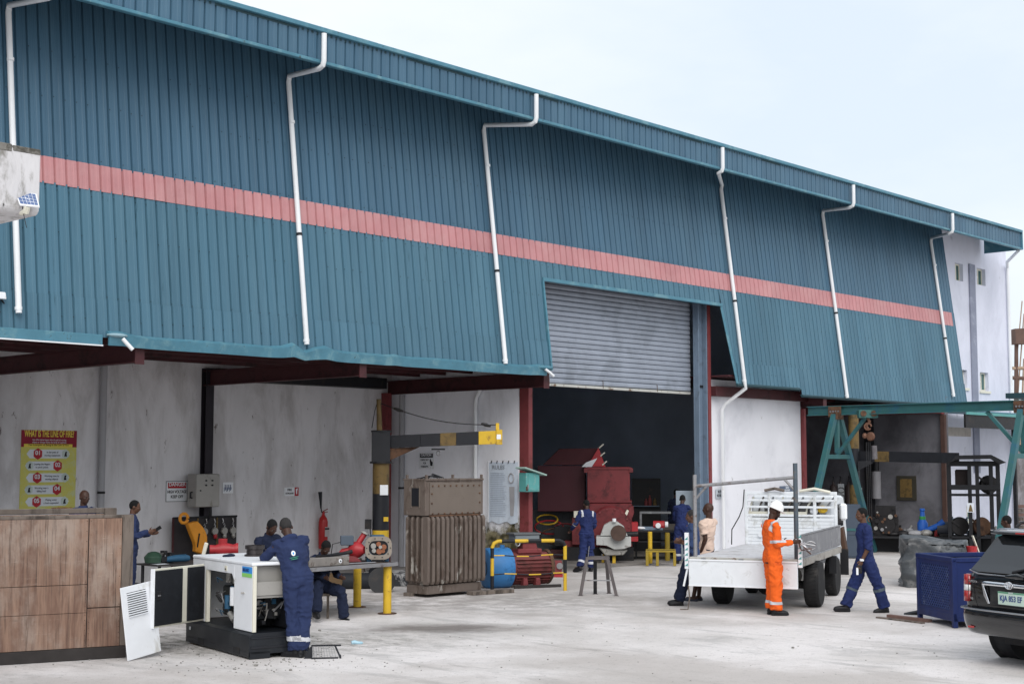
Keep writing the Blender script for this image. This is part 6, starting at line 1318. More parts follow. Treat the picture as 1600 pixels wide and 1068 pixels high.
# chassis, wheels
for x in (-.42, .42): B('chassis_rail', BLACKM, t, x-.04+cx*.5, x+.04+cx*.5, -1.0, 4.6, BZ-.33, BZ-.135)
MB().cyl((-.7, 0, .38), (.7, 0, .38), .07).build('axle', BLACKM, t, smooth=True); MB().ell((0, 0, .38), (.2, .22, .2)).build('differential', BLACKM, t, smooth=True); B('spare_carrier', BLACKM, t, -.35, .35, -.9, -.5, .42, .6)
MB().cyl((.38, .5, .5), (.38, 1.4, .5), .16).build('air_tank', ALU, t, smooth=True); B('fuel_tank', GREYP, t, .45, .75, .9, 1.6, .35, .68, bevel=.03)
for k in range(6): MB().tube([(-.5+.2*k, -.3, BZ-.2), (-.45+.2*k, -.35, .55), (-.3+.17*k, -.3, .45)], .014, 6).build('brake_hose', (BLACKM, ALU)[k % 2], t)
def wheel(par, x, y, r, wd, name='wheel', rimm=GREYP):
    w_ = MB().lathe([(r*.62, -wd/2), (r*.92, -wd/2), (r*.985, -wd*.36), (r, -wd*.2), (r, wd*.2), (r*.985, wd*.36), (r*.92, wd/2), (r*.62, wd/2)], (0, 0, 0), (1, 0, 0), 40).build(name, RUBBER, par, smooth=True, loc=(x, y, r))
    tr2 = MB()
    for k in range(36):
        a = 2*math.pi*k/36
        tr2.box(-wd*.38, wd*.38, -.006, .006, r-.001, r+.007, Matrix.Rotation(a, 4, 'X') @ Matrix.Rotation(.25, 4, 'Z'))
    tr2.build('tread', RUBBER, w_)['kind'] = 'stuff'
    MB().lathe([(r*.2, wd*.16), (r*.28, wd*.30), (r*.3, wd*.12), (r*.55, wd*.10), (r*.60, wd*.46), (r*.64, wd*.46), (r*.64, -wd*.4), (r*.5, -wd*.4), (.05, -wd*.2)], (0, 0, 0), (1, 0, 0), 28).build('rim', rimm, w_, smooth=True)
    return w_
for x in (-.80, .84): wheel(t, x, 0, .40, .26)
for x in (-.78, .78): wheel(t, x, 2.38, .37, .21)
B('mudguard', BLACKM, t, .80, .94, 1.86, 1.90, .45, .78); B('mud_flap', BLACKM, t, .84, 1.0, 2.95, 2.98, .35, .85)
# cab
cb = MB().prism([(3.12, .55), (4.75, .55), (4.85, 1.1), (4.45, 1.86), (3.2, 1.90), (3.12, 1.8)], -.82+cx, .82+cx, axis='x').build('cab', TRUCKW, t, bevel=.05)
B('rear_window', GLASSD, cb, cx-.55, cx+.55, 3.105, 3.119, 1.38, 1.75); B('side_window', GLASSD, cb, cx+.821, cx+.83, 3.5, 4.3, 1.25, 1.7)
mm = B('mirror', WHITE, t, cx+.86, cx+1.01, 3.6, 3.68, 1.38, 1.72, bevel=.04); MB().tube([(cx+.80, 3.7, 1.6), (cx+.9, 3.65, 1.62)], .014, 6).build('mirror_arm', BLACKM, mm)
MB().prism([(cx+.98, .72), (cx+1.07, .78), (cx+1.0, 1.28), (cx+.94, 1.24)], 3.05, 3.3).build('leather_flap', BRONZE, t, bevel=.01)
# wires and tools stored behind the rack
YC = [('yellow_float', YEL, .62, 3.045, HZ+.15, (.10, .03, .075)), ('white_jug', WHITE, .45, 3.045, HZ+.12, (.08, .03, .08))]
for nm, mt_, x, y, z, rd in YC: MB().ell((cx+x, y, z), rd).build(nm, mt_, t, smooth=True)
for k in range(9): MB().tube([(cx-.85+.19*k, 3.05, HZ+.03), (cx-.82+.19*k, 3.06, HZ+.2), (cx-.75+.2*k, 3.05, HT-.1)], .02, 6).build('stored_pipe', (CREAM, WOODG, STEEL)[k % 3], t, smooth=True)
B('stored_plank', CREAM, t, cx-.86, cx+.3, 3.03, 3.08, HZ+.03, HZ+.10)
MB().tube([(cx-bw2-.01, -1.35, .42), (cx-bw2+.01, -1.35, .2), (cx-bw2-.02, -1.36, .01), (cx-bw2-.15, -1.4, .01)], .012, 6).build('dangling_rope', WOODG, t)

# ------------------------------------------------------------------ gantry crane
GXW = 35.2; GF = 20.2; GN = 14.75; GZ = 3.86
t = thing('gantry_crane', 'green a-frame gantry crane with a long overhead beam', 'gantry', (GXW, GF, 0), 0)
def gl_(y): return GF-y  # not used for parts
LB = GF-GN
bm_ = MB().box(-.09, .09, -LB, .9, .0, .025).box(-.09, .09, -LB, .9, .235, .26).box(-.012, .012, -LB, .9, .025, .235)
bm_.build('beam', GANT, t, loc=(0, 0, GZ), bevel=.003); B('beam_end', GANT, t, -.11, .11, -LB-.02, -LB-.001, GZ-.02, GZ+.28)
def aframe(y, nm):
    for s_ in (-1, 1): MB().bar((s_*.12, y, GZ-.0), (s_*1.95, y, .02), .15, .15, up=(0, 1, 0)).build('leg', GANT, t, bevel=.006)
    MB().bar((0, y, GZ-.01), (0, y, GZ-1.05), .11, .12, up=(0, 1, 0)).build('king_post', GANT, t, bevel=.006)
    zc = GZ-1.15; xx = .12+(1.95-.12)*(1.15/GZ); MB().bar((-xx, y, zc), (xx, y, zc), .12, .13, up=(0, 1, 0)).build('cross_bar', GANT, t, bevel=.006)
    d_ = -1 if y > -1 else 1
    MB().bar((0, y, zc+.05), (0, y+d_*.95, GZ-.01), .09).build('diagonal_brace', GANT, t, bevel=.004)
    B('bolt_plate', RUST, t, -.2, .2, y-.10, y-.078, GZ-.12, GZ+.10); B('bolt_plate', RUST, t, -.115, -.092, y-.2, y+.2, GZ-.05, GZ+.24)
    for k in range(4): MB().cyl((-.118, y-.12+.08*k, GZ+.10), (-.13, y-.12+.08*k, GZ+.10), .03, n=6).build('bolt', STEEL, t)
    for s_ in (-1, 1): MB().cyl((s_*1.95, y-.05, .12), (s_*1.95, y+.05, .12), .12).build('castor', BLACKM, t, smooth=True)
aframe(0, 'far'); aframe(-LB+.15, 'near')
hy = -.95   # hoist position along the beam
t = thing('chain_hoist', 'copper coloured chain hoist with a hanging hook on the green gantry beam', 'hoist', (GXW, GF+hy, GZ), R(-50))
B('trolley', mat('green trolley', (.05, .16, .15), .6, 0, .3, 8), t, -.26, .26, -.13, .13, -.10, .12, bevel=.01)
for x in (-.14, .14): MB().cyl((x, -.14, .02), (x, -.17, .02), .08).build('trolley_wheel', RUST, t, smooth=True)
MB().tube([(0, 0, -.1), (.05, 0, -.2), (-.03, 0, -.3), (.0, 0, -.4)], [.04, .045, .03, .04], 8).build('hook', COPPER, t, smooth=True); MB().tube([(.09*math.cos(k), 0, -.33+.09*math.sin(k)) for k in [i*.7 for i in range(9)]], .03, 7).build('hook_ring', COPPER, t, smooth=True)
MB().lathe([(.04, -.07), (.10, -.06), (.125, 0), (.10, .06), (.04, .07)], (.07, 0, -.60), (.6, 1, 0), 18).build('housing', COPPER, t, smooth=True); MB().ell((-.09, 0, -.58), (.07, .06, .08)).build('gear_cover', COPPER, t, smooth=True)
MB().cyl((.16, 0, -.85), (.17, 0, -1.22), .075).build('chain_bag', mat('dirty chain bag', (.15, .14, .15), .7, 0, .3, 8), t, smooth=True)
for x, z1 in ((-.05, -2.75), (.0, -2.7), (.05, -2.9)):
    ch = MB(); z = -.75; k = 0
    while z > z1: ch.box(x-.012 if k % 2 else x-.004, x+.012 if k % 2 else x+.004, -.004 if k % 2 else -.012, .004 if k % 2 else .012, z-.03, z); z -= .026; k += 1
    ch.build('chain', BLACKM, t)
MB().tube([(.0+.05*math.cos(k), 0, -2.85+.07*math.sin(k)) for k in [i*.6 for i in range(9)]], .018, 6).build('load_hook', RUST, t, smooth=True)
# piece of roof beyond the gantry
t = thing('sheet_canopy', 'small dark green sheet canopy at the right edge above the gantry beam', 'canopy')
a = on(1571, 617, d=44); MB().box(a.x, a.x+5, a.y-3.2, a.y, a.z-.1, a.z+.06).build('roof_sheet', DTEAL, t); B('post', BLACKM, t, a.x+4.7, a.x+4.9, a.y-.2, a.y-.05, 0, a.z-.101)

# ------------------------------------------------------------------ right recess
s = Spot(1338, 884, d=41.5); s.z0 = 0
t = thing('pillar_jib', 'second jib crane with yellow and black pillar and dark arm in the right recess', 'jib crane', (s.p.x, s.p.y, 0), s.rz); X = s.x; Z = lambda py: on(1338, py, d=41.5).z
for a, b_, m in ((890, 790, BLK), (790, 757, YELD), (757, 700, BLK), (700, 645, YELD)):
    MB().cyl((0, 0, max(0, Z(a))), (0, 0, Z(b_)), .15).build('pillar_band', m, t, smooth=True)
B('notice', WHITE, t, .06, .2, -.2, -.17, Z(775), Z(762))
xs_ = [X(v) for v in (1343, 1370, 1392, 1440, 1495)]
for a, b_, m in zip(xs_, xs_[1:], (BLK, YELD, BLK, BLK)):
    z0, z1 = Z(720), Z(704); k0 = (a-xs_[0])/(xs_[-1]-xs_[0])*.07; k1 = (b_-xs_[0])/(xs_[-1]-xs_[0])*.07
    MB().ring([[(a, -2.2*k0*10, z0-k0), (a, -2.2*k0*10+.14, z0-k0), (a, -2.2*k0*10+.14, z1-k0), (a, -2.2*k0*10, z1-k0)], [(b_-.001, -2.2*k1*10, z0-k1), (b_-.001, -2.2*k1*10+.14, z0-k1), (b_-.001, -2.2*k1*10+.14, z1-k1), (b_-.001, -2.2*k1*10, z1-k1)]]).build('arm_section', m, t)
MB().prism([(.1, Z(735)), (.1, Z(720)), (X(1375), Z(719))], -.2, -.1).build('knee_brace', BLK, t)
# gas cylinders
for k, px in enumerate((1302, 1313, 1326)):
    p = on(px, 770, y=24.4); t = thing('gas_cylinder', ['dark gas cylinder behind the truck, nearest the green gantry leg', 'dark gas cylinder behind the truck, middle of three', 'dark gas cylinder behind the truck, furthest from the green gantry leg'][k], 'cylinder', (p.x, 24.4, 0), 0, 'gas cylinders behind the truck')
    top_ = on(px, 752, y=24.4).z; lean = Matrix.Shear('XY', 4, (.03*k, 0)) if k else Matrix.Identity(4)
    MB().lathe([(.10, 0), (.13, .03), (.13, top_-.25), (.10, top_-.14), (.04, top_-.08), (.035, top_)]).build('cylinder', mat('dull brown cylinder', (.075, .055, .055), .5, 0, .15, 5), t, smooth=True)
    MB().tube([(0, 0, top_), (0, 0, top_+.08), (.05, 0, top_+.12), (.0, 0, top_+.18)], .018, 6).build('valve', BLACKM, t)
# blue grey cabinet
s = Spot(1330, 872); t = thing('steel_cabinet', 'blue grey steel cabinet with a teal strip behind the walking person', 'cabinet', s.g, s.rz); X = s.x
B('carcass', CABG, t, X(1311), X(1346), 0, .6, 0.02, s.z(788), bevel=.01); B('drawer', CABG, t, X(1313), X(1344), -.015, -.001, s.z(835), s.z(792)); B('strip', GANT, t, X(1314), X(1347), -.03, -.016, s.z(829), s.z(825)); B('drawer', CABG, t, X(1313), X(1344), -.015, -.001, .06, s.z(836))
t = thing('notice_panel', 'tall grey printed notice standing behind the blue grey cabinet', 'notice', s.g, s.rz); B('sheet', GREYP, t, X(1311), X(1321), .65, .68, 0, s.z(756))
for k in range(2): MB().tube([(X(1316)+.09*math.cos(q), .64, s.z(766+11*k)+.07*math.sin(q)) for q in [i*.6 for i in range(12)]], .012, 5).build('printed_ring', BLACKM, t)
# long bench with engine, blue bottles, grey drum
s = Spot(1430, 874, d=40); B0 = s
t = thing('long_dark_bench', 'long dark bench loaded with machine parts in the right recess', 'bench', (s.p.x, s.p.y, 0), s.rz); X = s.x; Z = lambda py: on(1430, py, d=40).z
B('top', BLACKM, t, X(1350), X(1562), 0, .9, Z(838)-.06, Z(838)); 
for x in (1352, 1410, 1470, 1530, 1558): B('leg', BLACKM, t, X(x), X(x)+.1, .02, .12, 0, Z(838)-.061)
B('back_panel', mat('dark back panel', (.06, .06, .065), .8), t, X(1352), X(1562), .75, .8, 0, Z(838)-.061)
bz = Z(838)
def onbench(px, dy, name, label, cat, parts, rz=0):
    lv = Matrix.Rotation(B0.rz, 3, 'Z') @ V(B0.x(px), dy, 0); q = thing(name, label, cat, (B0.p.x+lv.x, B0.p.y+lv.y, bz), B0.rz+rz)
    for a, fn, mm in parts: fn(MB()).build(a, mm, q, bevel=.006, smooth=True)
    return q
random.seed(21)
OIL = mat('oily black machinery', (.035, .033, .035), .45, .4, .3, 6)
q = onbench(1385, .4, 'engine_block', 'dark bare engine block standing at the left end of the long bench', 'engine', [('block', lambda m: m.box(-.38, .35, -.25, .25, 0, .55).box(-.3, .28, -.2, .2, .55, .85), OIL), ('flywheel', lambda m: m.lathe([(.02, 0), (.24, 0), (.24, .06), (.02, .06)], (.02, -.32, .3), (0, 1, 0), 24), OIL)])
for k in range(16): x, z = random.uniform(-.33, .33), random.uniform(.08, .8); MB().cyl((x, -.26, z), (x, -.34, z), random.uniform(.02, .07)).build('engine_fitting', random.choice((ALU, OIL, STEEL, RUST)), q, smooth=True)
onbench(1443, .4, 'blue_bottle', 'bright blue gas bottle standing on the long bench', 'bottle', [('bottle', lambda m: m.lathe([(.13, 0), (.15, .05), (.15, .36), (.08, .48), (.06, .7), (.08, .72), (.07, .78)]), BLUETARP), ('collar', lambda m: m.cyl((0, 0, .46), (0, 0, .56), .09), mat('green collar', (.05, .3, .08), .5))])
onbench(1458, .25, 'blue_pipe', 'bright blue angled pipe lying over parts on the long bench', 'pipe', [('pipe', lambda m: m.tube([(-.25, 0, .12), (.15, 0, .3), (.32, 0, .42)], [.07, .08, .09], 12), BLUETARP)])
onbench(1432, .2, 'grey_rags', 'pile of pale grey rags and castings in the middle of the long bench', 'rags', [('rag', lambda m: m.ell((0, 0, .08), (.24, .16, .09)), mat('pale rag', (.35, .35, .36), .9)), ('rag', lambda m: m.ell((.28, -.05, .1), (.18, .14, .10)), ALU), ('rag', lambda m: m.ell((-.35, 0, .07), (.2, .14, .10)), OIL), ('rag', lambda m: m.ell((-.62, 0, .06), (.2, .14, .08)), OIL)])
onbench(1480, .35, 'dark_motor', 'dark ribbed motor on the long bench beside the grey drum', 'motor', [('body', lambda m: m.cyl((-.25, 0, .22), (.2, 0, .22), .2), mat('dark motor grey', (.05, .055, .07), .5)), ('foot', lambda m: m.box(-.2, .15, -.15, .15, 0, .08), OIL)])
onbench(1503, .25, 'grey_drum', 'pale blue grey winch drum with a shiny shaft on the long bench', 'drum', [('drum', lambda m: m.lathe([(.26, -.24), (.28, -.22), (.22, -.2), (.22, .14), (.28, .16), (.26, .18)], (0, 0, .3), (1, 0, 0), 24), mat('drum grey', (.22, .27, .33), .45)), ('shaft', lambda m: m.cyl((.18, 0, .3), (.5, 0, .3), .05), STEEL)])
for k in range(9):
    px = (1368, 1405, 1420, 1456, 1468, 1520, 1532, 1545, 1552)[k]
    onbench(px, .45+.1*(k % 2), 'machine_part', ['small dark casting beside the bare engine', 'rusty bracket right of the bare engine', 'round steel flange between engine and rags', 'oily block under the blue pipe', 'small red valve near the dark motor', 'dark coupling right of the winch drum', 'steel hub under the open rack', 'oily gear under the open rack', 'rusty plate at the right end of the long bench'][k], 'machine part',
            [('casting', lambda m, k=k: m.box(-.12, .12, -.1, .1, 0, .14+.03*(k % 4)).lathe([(.03, -.05), (.11, -.04), (.11, .04), (.03, .05)], (.02*(k % 3), -.12, .12), (0, 1, .1), 14), (OIL, RUST, STEEL, OIL, BRED, OIL, STEEL, OIL, RUST)[k]), ('fitting', lambda m, k=k: m.cyl((0, 0, .1), (.05*(k % 3), 0, .3), .03), (STEEL, OIL, ALU)[k % 3])])
# wall lamp shade and dark framed notice
p = on(1370, 757, y=23.4); 
t = thing('wall_tube', 'pale grey tube hanging on the dark column in the right recess', 'tube', (43.1, 23.3, p.z)); MB().cyl((0, 0, -.45), (0, 0, .45), .15).build('tube', mat('dim grey tube', (.28, .28, .30), .6), t, smooth=True); MB().cyl((0, 0, .451), (0, 0, .9), .1).build('bracket', BLACKM, t)
p = on(1417, 762, x=43.37); t = thing('framed_notice', 'small dark yellowish notice on the shaded wall of the right recess', 'notice', (43.36, p.y, p.z), R(-90)); B('board', mat('dark notice', (.06, .055, .04), .7), t, -.35, .35, -.03, 0, -.4, .4); B('sheet', YELD, t, -.22, .2, -.034, -.0305, -.3, .3)
# open rack with small roof
s = Spot(1528, 868, d=38.5); t = thing('open_rack', 'black two storey open steel rack under a little pitched roof', 'rack', (s.p.x, s.p.y, 0), s.rz); X = s.x; Z = lambda py: on(1528, py, d=38.5).z
RK = mat('sooty rack steel', (.014, .015, .02), .6, 0, .3, 5)
for x in (1485, 1518, 1530, 1552, 1563):
    for y in (0, 1.0): B('post', RK, t, X(x)-.05, X(x)+.05, y, y+.1, 0, Z(722))
for py in (838, 772, 768): B('shelf', RK, t, X(1484), X(1564), .0, 1.1, Z(py)-.05, Z(py)) if py != 768 else None
B('beam', RK, t, X(1484), X(1565), -.02, -.001, Z(765), Z(757)); B('beam', RK, t, X(1484), X(1565), -.02, -.001, Z(728), Z(720))
MB().prism([(X(1488), Z(722)), (X(1498), Z(711)), (X(1553), Z(710)), (X(1576), Z(722)), (X(1566), Z(725)), (X(1552), Z(716)), (X(1500), Z(717))], -.25, 1.3).build('roof', RK, t)
q = thing('covered_box', 'brownish box on the upper shelf of the black open rack', 'box', (s.p.x, s.p.y, Z(765)), s.rz); B('box', mat('sooty brown', (.03, .02, .02), .8), q, X(1495), X(1519), .2, .8, 0, .55, bevel=.03)
q = thing('pinned_card', 'small white card with an ochre figure pinned on the black rack', 'card', (s.p.x, s.p.y, Z(800)), s.rz); B('card', PAPER, q, X(1513), X(1524), -.05, -.03, 0, .25, bevel=0); MB().prism([(X(1515), .02), (X(1522), .02), (X(1519.5), .2), (X(1517.5), .2)], -.056, -.0505).build('printed_figure', YELD, q)
for k, (px, py, m) in enumerate(((1500, 838, OIL), (1535, 838, RUST), (1548, 772, OIL))):
    q = thing('rack_casting', ['dark round casting low on the black rack', 'rusty wheel low on the black rack', 'dark casting on the upper shelf at the rack end'][k], 'machine part', (s.p.x, s.p.y, Z(py)), s.rz)
    MB().lathe([(.05, -.08), (.24, -.08), (.26, 0), (.24, .08), (.05, .08)], (X(px), .4, .26), (.4, -1, 0), 18).build('casting', m, q, smooth=True); MB().bar((X(px), .3, .26), (X(px)-.3, .2, .5), .05).build('arm', m, q)
# tarpaulin bundle
s = Spot(1455, 919); t = thing('tarpaulin_bundle', 'bulky load wrapped in crumpled silver black tarpaulin behind the blue cage', 'bundle', s.g, s.rz); X = s.x
def taro(u_, v_):
    x = X(1397)+(X(1522)-X(1397))*u_; z = s.z(839)*(1-.06*u_)
    return x, z
TB = MB(); nu, nv_ = 34, 40; vs = []
x0, x1 = X(1399), X(1521); HT_ = s.z(840)
for j in range(nv_+1):
    for i in range(nu+1):
        a = 2*math.pi*i/nu; v_ = j/nv_
        if v_ < .72: h_ = v_/.72; rad = 1-.06*h_
        else: h_ = 1; rad = .94*(1-(v_-.72)/.28)
        sx_, sy_ = math.cos(a), math.sin(a); m_ = max(abs(sx_), abs(sy_))**.75
        px_, py_ = (x0+x1)/2+(x1-x0)/2*rad*sx_/m_*.86, .75+.8*rad*sy_/m_*.86
        p = V(px_, py_, HT_*min(1, h_)-(.12*((px_-x0)/(x1-x0)) if h_ > .9 else 0)+(.05*noise.noise(V(px_*2, py_*2, 1)) if h_ > .9 else 0))
        fold = 1-abs(noise.noise(V(px_*2.2+p.z*1.6, py_*1.5, p.z*2.4)))*2; fold2 = 1-abs(noise.noise(V(px_*5, py_*5, p.z*4+9)))*2
        nd = V(sx_*.8, sy_, .25 if h_ > .9 else 0); vs.append(tuple(p+nd*(.16*fold+.06*fold2-.1)))
fs = [(j*(nu+1)+i, j*(nu+1)+(i+1) % nu if False else j*(nu+1)+i+1, (j+1)*(nu+1)+i+1, (j+1)*(nu+1)+i) for j in range(nv_) for i in range(nu)]
vs = [(x, y, max(z, .005)) for x, y, z in vs]
TB.add(vs, fs); TB.build('tarpaulin', TARP, t, smooth='all')
# navy cage box
c0 = on(1491, 981, z=0); c1 = on(1433.5, 967, z=0); cv = c1-c0; c2 = on(1534, 968, z=0)
cg = thing('steel_cage_box', 'navy blue steel mesh box with a perforated side beside the black car', 'cage', (c0.x, c0.y, 0), math.atan2(cv.y, cv.x)+R(180)); 
CLn = cv.length; CH_ = CAM_H-(871-725)*((c0-_c).dot(_f))/FPX
# local x runs towards the near corner; left face lies along y=0 from x=-CLn to 0, depth goes +y
B('bottom_plate', CAGEB, cg, -CLn, 0, 0, 1.2, .10, .14); B('base_rail', CAGEB, cg, -CLn, 0, -.005, .05, .10, .22)
for x in (-CLn, -.07):
    for y in (0, 1.13): B('corner_post', CAGEB, cg, x, x+.07, y-.006, y+.07, 0, CH_-.03, bevel=.008)
B('top_rail', CAGEB, cg, -CLn, 0, -.012, .06, CH_-.07, CH_, bevel=.008); B('top_rail', CAGEB, cg, -CLn, 0, 1.14, 1.21, CH_-.07, CH_, bevel=.008)
for x in (-CLn, -.07): B('top_rail', CAGEB, cg, x-.004, x+.075, .061, 1.139, CH_-.07, CH_+.002, bevel=.008)
B('side_sheet', CAGEB, cg, -.03, -.012, .07, 1.13, .14, CH_-.07); B('side_sheet', CAGEB, cg, -CLn+.07, -.07, 1.15, 1.165, .14, CH_-.07); B('side_sheet', CAGEB, cg, -CLn+.01, -CLn+.03, .07, 1.13, .14, CH_-.07)
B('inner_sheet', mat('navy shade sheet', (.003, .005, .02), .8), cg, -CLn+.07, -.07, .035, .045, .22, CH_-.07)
gx0, gx1, gz0, gz1 = -CLn+.14, -.14, .26, CH_-.14
for a, b_, c, d in ((-CLn+.07, gx0, .22, CH_-.07), (gx1, -.07, .22, CH_-.07), (gx0, gx1, .22, gz0), (gx0, gx1, gz1, CH_-.07)): B('mesh_frame', CAGEB, cg, a, b_, .002, .02, c, d, bevel=0)
me_ = MB(); st_ = .055; k = -40
def clip(x, z, dx, dz):
    L1 = []
    for q in range(0, 401): pass
while k < 60:
    for sg in (1, -1):
        # diagonal strand z = gz0 + sg*(x-gx0) + off, clipped to the frame
        off = k*st_*1.4; pts = []
        for x in (gx0, gx1):
            z = gz0+sg*(x-gx0)*1.15+off; pts.append((x, z))
        (xa, za), (xb, zb) = pts
        def cl(xa, za, xb, zb):
            t0, t1 = 0., 1.
            for lo, hi in ((gz0, gz1),):
                d_ = zb-za
                ta_, tb_ = (lo-za)/d_, (hi-za)/d_
                if ta_ > tb_: ta_, tb_ = tb_, ta_
                t0, t1 = max(t0, ta_), min(t1, tb_)
            return (t0, t1) if t1-t0 > .02 else None
        r_ = cl(xa, za, xb, zb)
        if r_: me_.bar((xa+(xb-xa)*r_[0], .008+.003*(sg > 0), za+(zb-za)*r_[0]), (xa+(xb-xa)*r_[1], .008+.003*(sg > 0), za+(zb-za)*r_[1]), .017, .006, up=(0, 1, 0))
    k += 1
me_.build('expanded_mesh', mat('worn navy mesh', (.04, .07, .22), .5, 0, .25, 8, (.12, .15, .28), .6, .08, 12), cg)['kind'] = 'stuff'
for k in range(10): MB().cyl((-.006, .1+.11*k, .2+(k*.37 % .7)), (.001, .1+.11*k, .2+(k*.37 % .7)), .012, n=8).build('rivet', WHITE, cg) if k % 2 else None
random.seed(4)
for k in range(14):
    y, z = random.uniform(.12, 1.1), random.uniform(.2, CH_-.15); MB().ell((-.0105, y, z), (.002, .010+.010*random.random(), .012), n=8, k=4).build('paint_splash', WHITE, cg)
# planks on the ground
for k, (a, b_, w_) in enumerate((((1385, 964), (1450, 972), .10), ((1368, 965), (1440, 974), .08))):
    p, q = on(*a, z=0), on(*b_, z=0); t = thing('timber_plank', ['reddish timber plank poking out under the blue cage', 'grey timber plank lying nearest the camera by the blue cage'][k], 'plank', p, math.atan2((q-p).y, (q-p).x)); B('plank', mat('reddish plank', (.20, .12, .10), .8, 0, .2, 8) if not k else WOODG, t, 0, (q-p).length, 0, w_, 0, .05 if not k else .025, bevel=.004)
s = Spot(1425, 960); t = thing('dark_wedge', 'small dark steel wedge on the ground before the blue cage', 'wedge', s.g, s.rz); MB().prism([(-.14, 0), (.12, 0), (.12, .06)], 0, .3).build('wedge', BLACKM, t)
s = Spot(1519, 880, d=29); s.p.z = 0; t = thing('red_bucket', 'small bright red bucket between the tarpaulin and the car', 'bucket', (s.p.x, s.p.y, 0), s.rz); zt_ = on(1519, 848, d=29).z
MB().lathe([(.09, zt_-.35), (.115, zt_-.06), (.10, zt_-.06), (.08, zt_-.33)]).build('bucket', BRED, t, smooth=True); B('stand', BLACKM, t, -.15, .15, -.15, .15, 0, zt_-.35)
MB().bar((.2, .1, zt_-.4), (.02, .0, zt_+.15), .06, .02).build('stick', CREAM, t)

# ------------------------------------------------------------------ black car, rear left corner towards the yard
CH0 = R(-20); cf = V(math.cos(CH0), math.sin(CH0), 0); crr = V(math.sin(CH0), -math.cos(CH0), 0)
wp = on(1594, 1026, z=0); co0 = wp+crr*.78-cf*.95
car = thing('parked_car', 'black estate car with roof rails and chrome tailgate bar parked at the yard edge', 'car', (co0.x, co0.y, 0), CH0-R(90))
st_ = [ # y, sill z, half width low, half width belt, belt z, roof half width, roof z
    (.04, .52, .70, .78, .98, .66, 1.08), (.08, .50, .80, .86, 1.04, .70, 1.12), (.20, .46, .86, .895, 1.08, .68, 1.26), (.36, .40, .88, .905, 1.10, .64, 1.52), (.50, .36, .89, .91, 1.11, .635, 1.645),
    (.90, .30, .90, .915, 1.11, .64, 1.69), (1.6, .28, .90, .915, 1.10, .645, 1.71), (2.4, .28, .90, .915, 1.08, .64, 1.69), (2.95, .28, .90, .915, 1.06, .61, 1.60), (3.35, .28, .90, .91, 1.04, .66, 1.30), (3.6, .28, .90, .90, 1.02, .76, 1.09),
    (4.2, .30, .88, .87, .95, .70, 1.00), (4.55, .34, .80, .78, .82, .60, .86), (4.68, .42, .66, .62, .66, .45, .70)]
secs = []
for y, zb, wl, wb, zbt, wr_, zr in st_:
    hp_ = [(0, zb), (wl*.6, zb), (wl*.96, zb), (wl, zb+.08), ((wl+wb)/2+.012, (zb+zbt)/2), (wb, zbt-.12), (wb-.012, zbt-.03), (wb-.035, zbt+.01), (wb*.45+wr_*.55, zbt*.45+zr*.55), (wr_+.02, zr-.07), (wr_-.05, zr-.015), (wr_*.55, zr), (0, zr+.012)]
    secs.append([(x, y, z) for x, z in hp_]+[(-x, y, z) for x, z in reversed(hp_[1:-1])])
MB().ring(secs).build('body', CARBLK, car, smooth='all', sub=2)
# rear window and its surround
def patch(pts, name, m, par, off=.0, th=.012, bev=.004):
    a = [Vector(p) for p in pts]; nn = (a[1]-a[0]).cross(a[2]-a[0]).normalized()
    if nn.y > 0: nn = -nn
    k = len(a); vs = [p+nn*(off+th) for p in a]+[p+nn*off for p in a]
    return MB().add(vs, [tuple(range(k)), tuple(range(2*k-1, k-1, -1))]+[(i, (i+1) % k, (i+1) % k+k, i+k) for i in range(k)]).build(name, m, par, bevel=bev)
rw = patch([(-.74, .10, 1.155), (-.60, .085, 1.135), (.60, .085, 1.135), (.74, .10, 1.155), (.70, .22, 1.28), (.60, .42, 1.56), (.50, .455, 1.60), (-.50, .455, 1.60), (-.60, .42, 1.56), (-.70, .22, 1.28)], 'rear_window', GLASSD, car, .012, .01)
MB().tube([(-.745, .075, 1.16), (-.60, .06, 1.125), (0, .055, 1.12), (.60, .06, 1.125), (.745, .075, 1.16)], .009, 6).build('window_trim', mat('satin trim', (.35, .36, .38), .3, .8, .05), rw, smooth=True)
sp_ = MB().ring([[(x, y0, z) for y0, z in ((.60, 1.70), (.42, 1.685), (.30, 1.655), (.27, 1.625), (.34, 1.60), (.50, 1.63))] for x in (-.62, -.58, 0, .58, .62)]).build('roof_spoiler', CARBLK, car, smooth='all', sub=1)
MB().tube([(-.62, .33, 1.665), (-.3, .28, 1.675), (.3, .28, 1.675), (.62, .33, 1.665)], .007, 6).build('spoiler_edge', CHROME, sp_)
B('brake_light', LAMPR, sp_, -.16, .16, .268, .285, 1.63, 1.65)
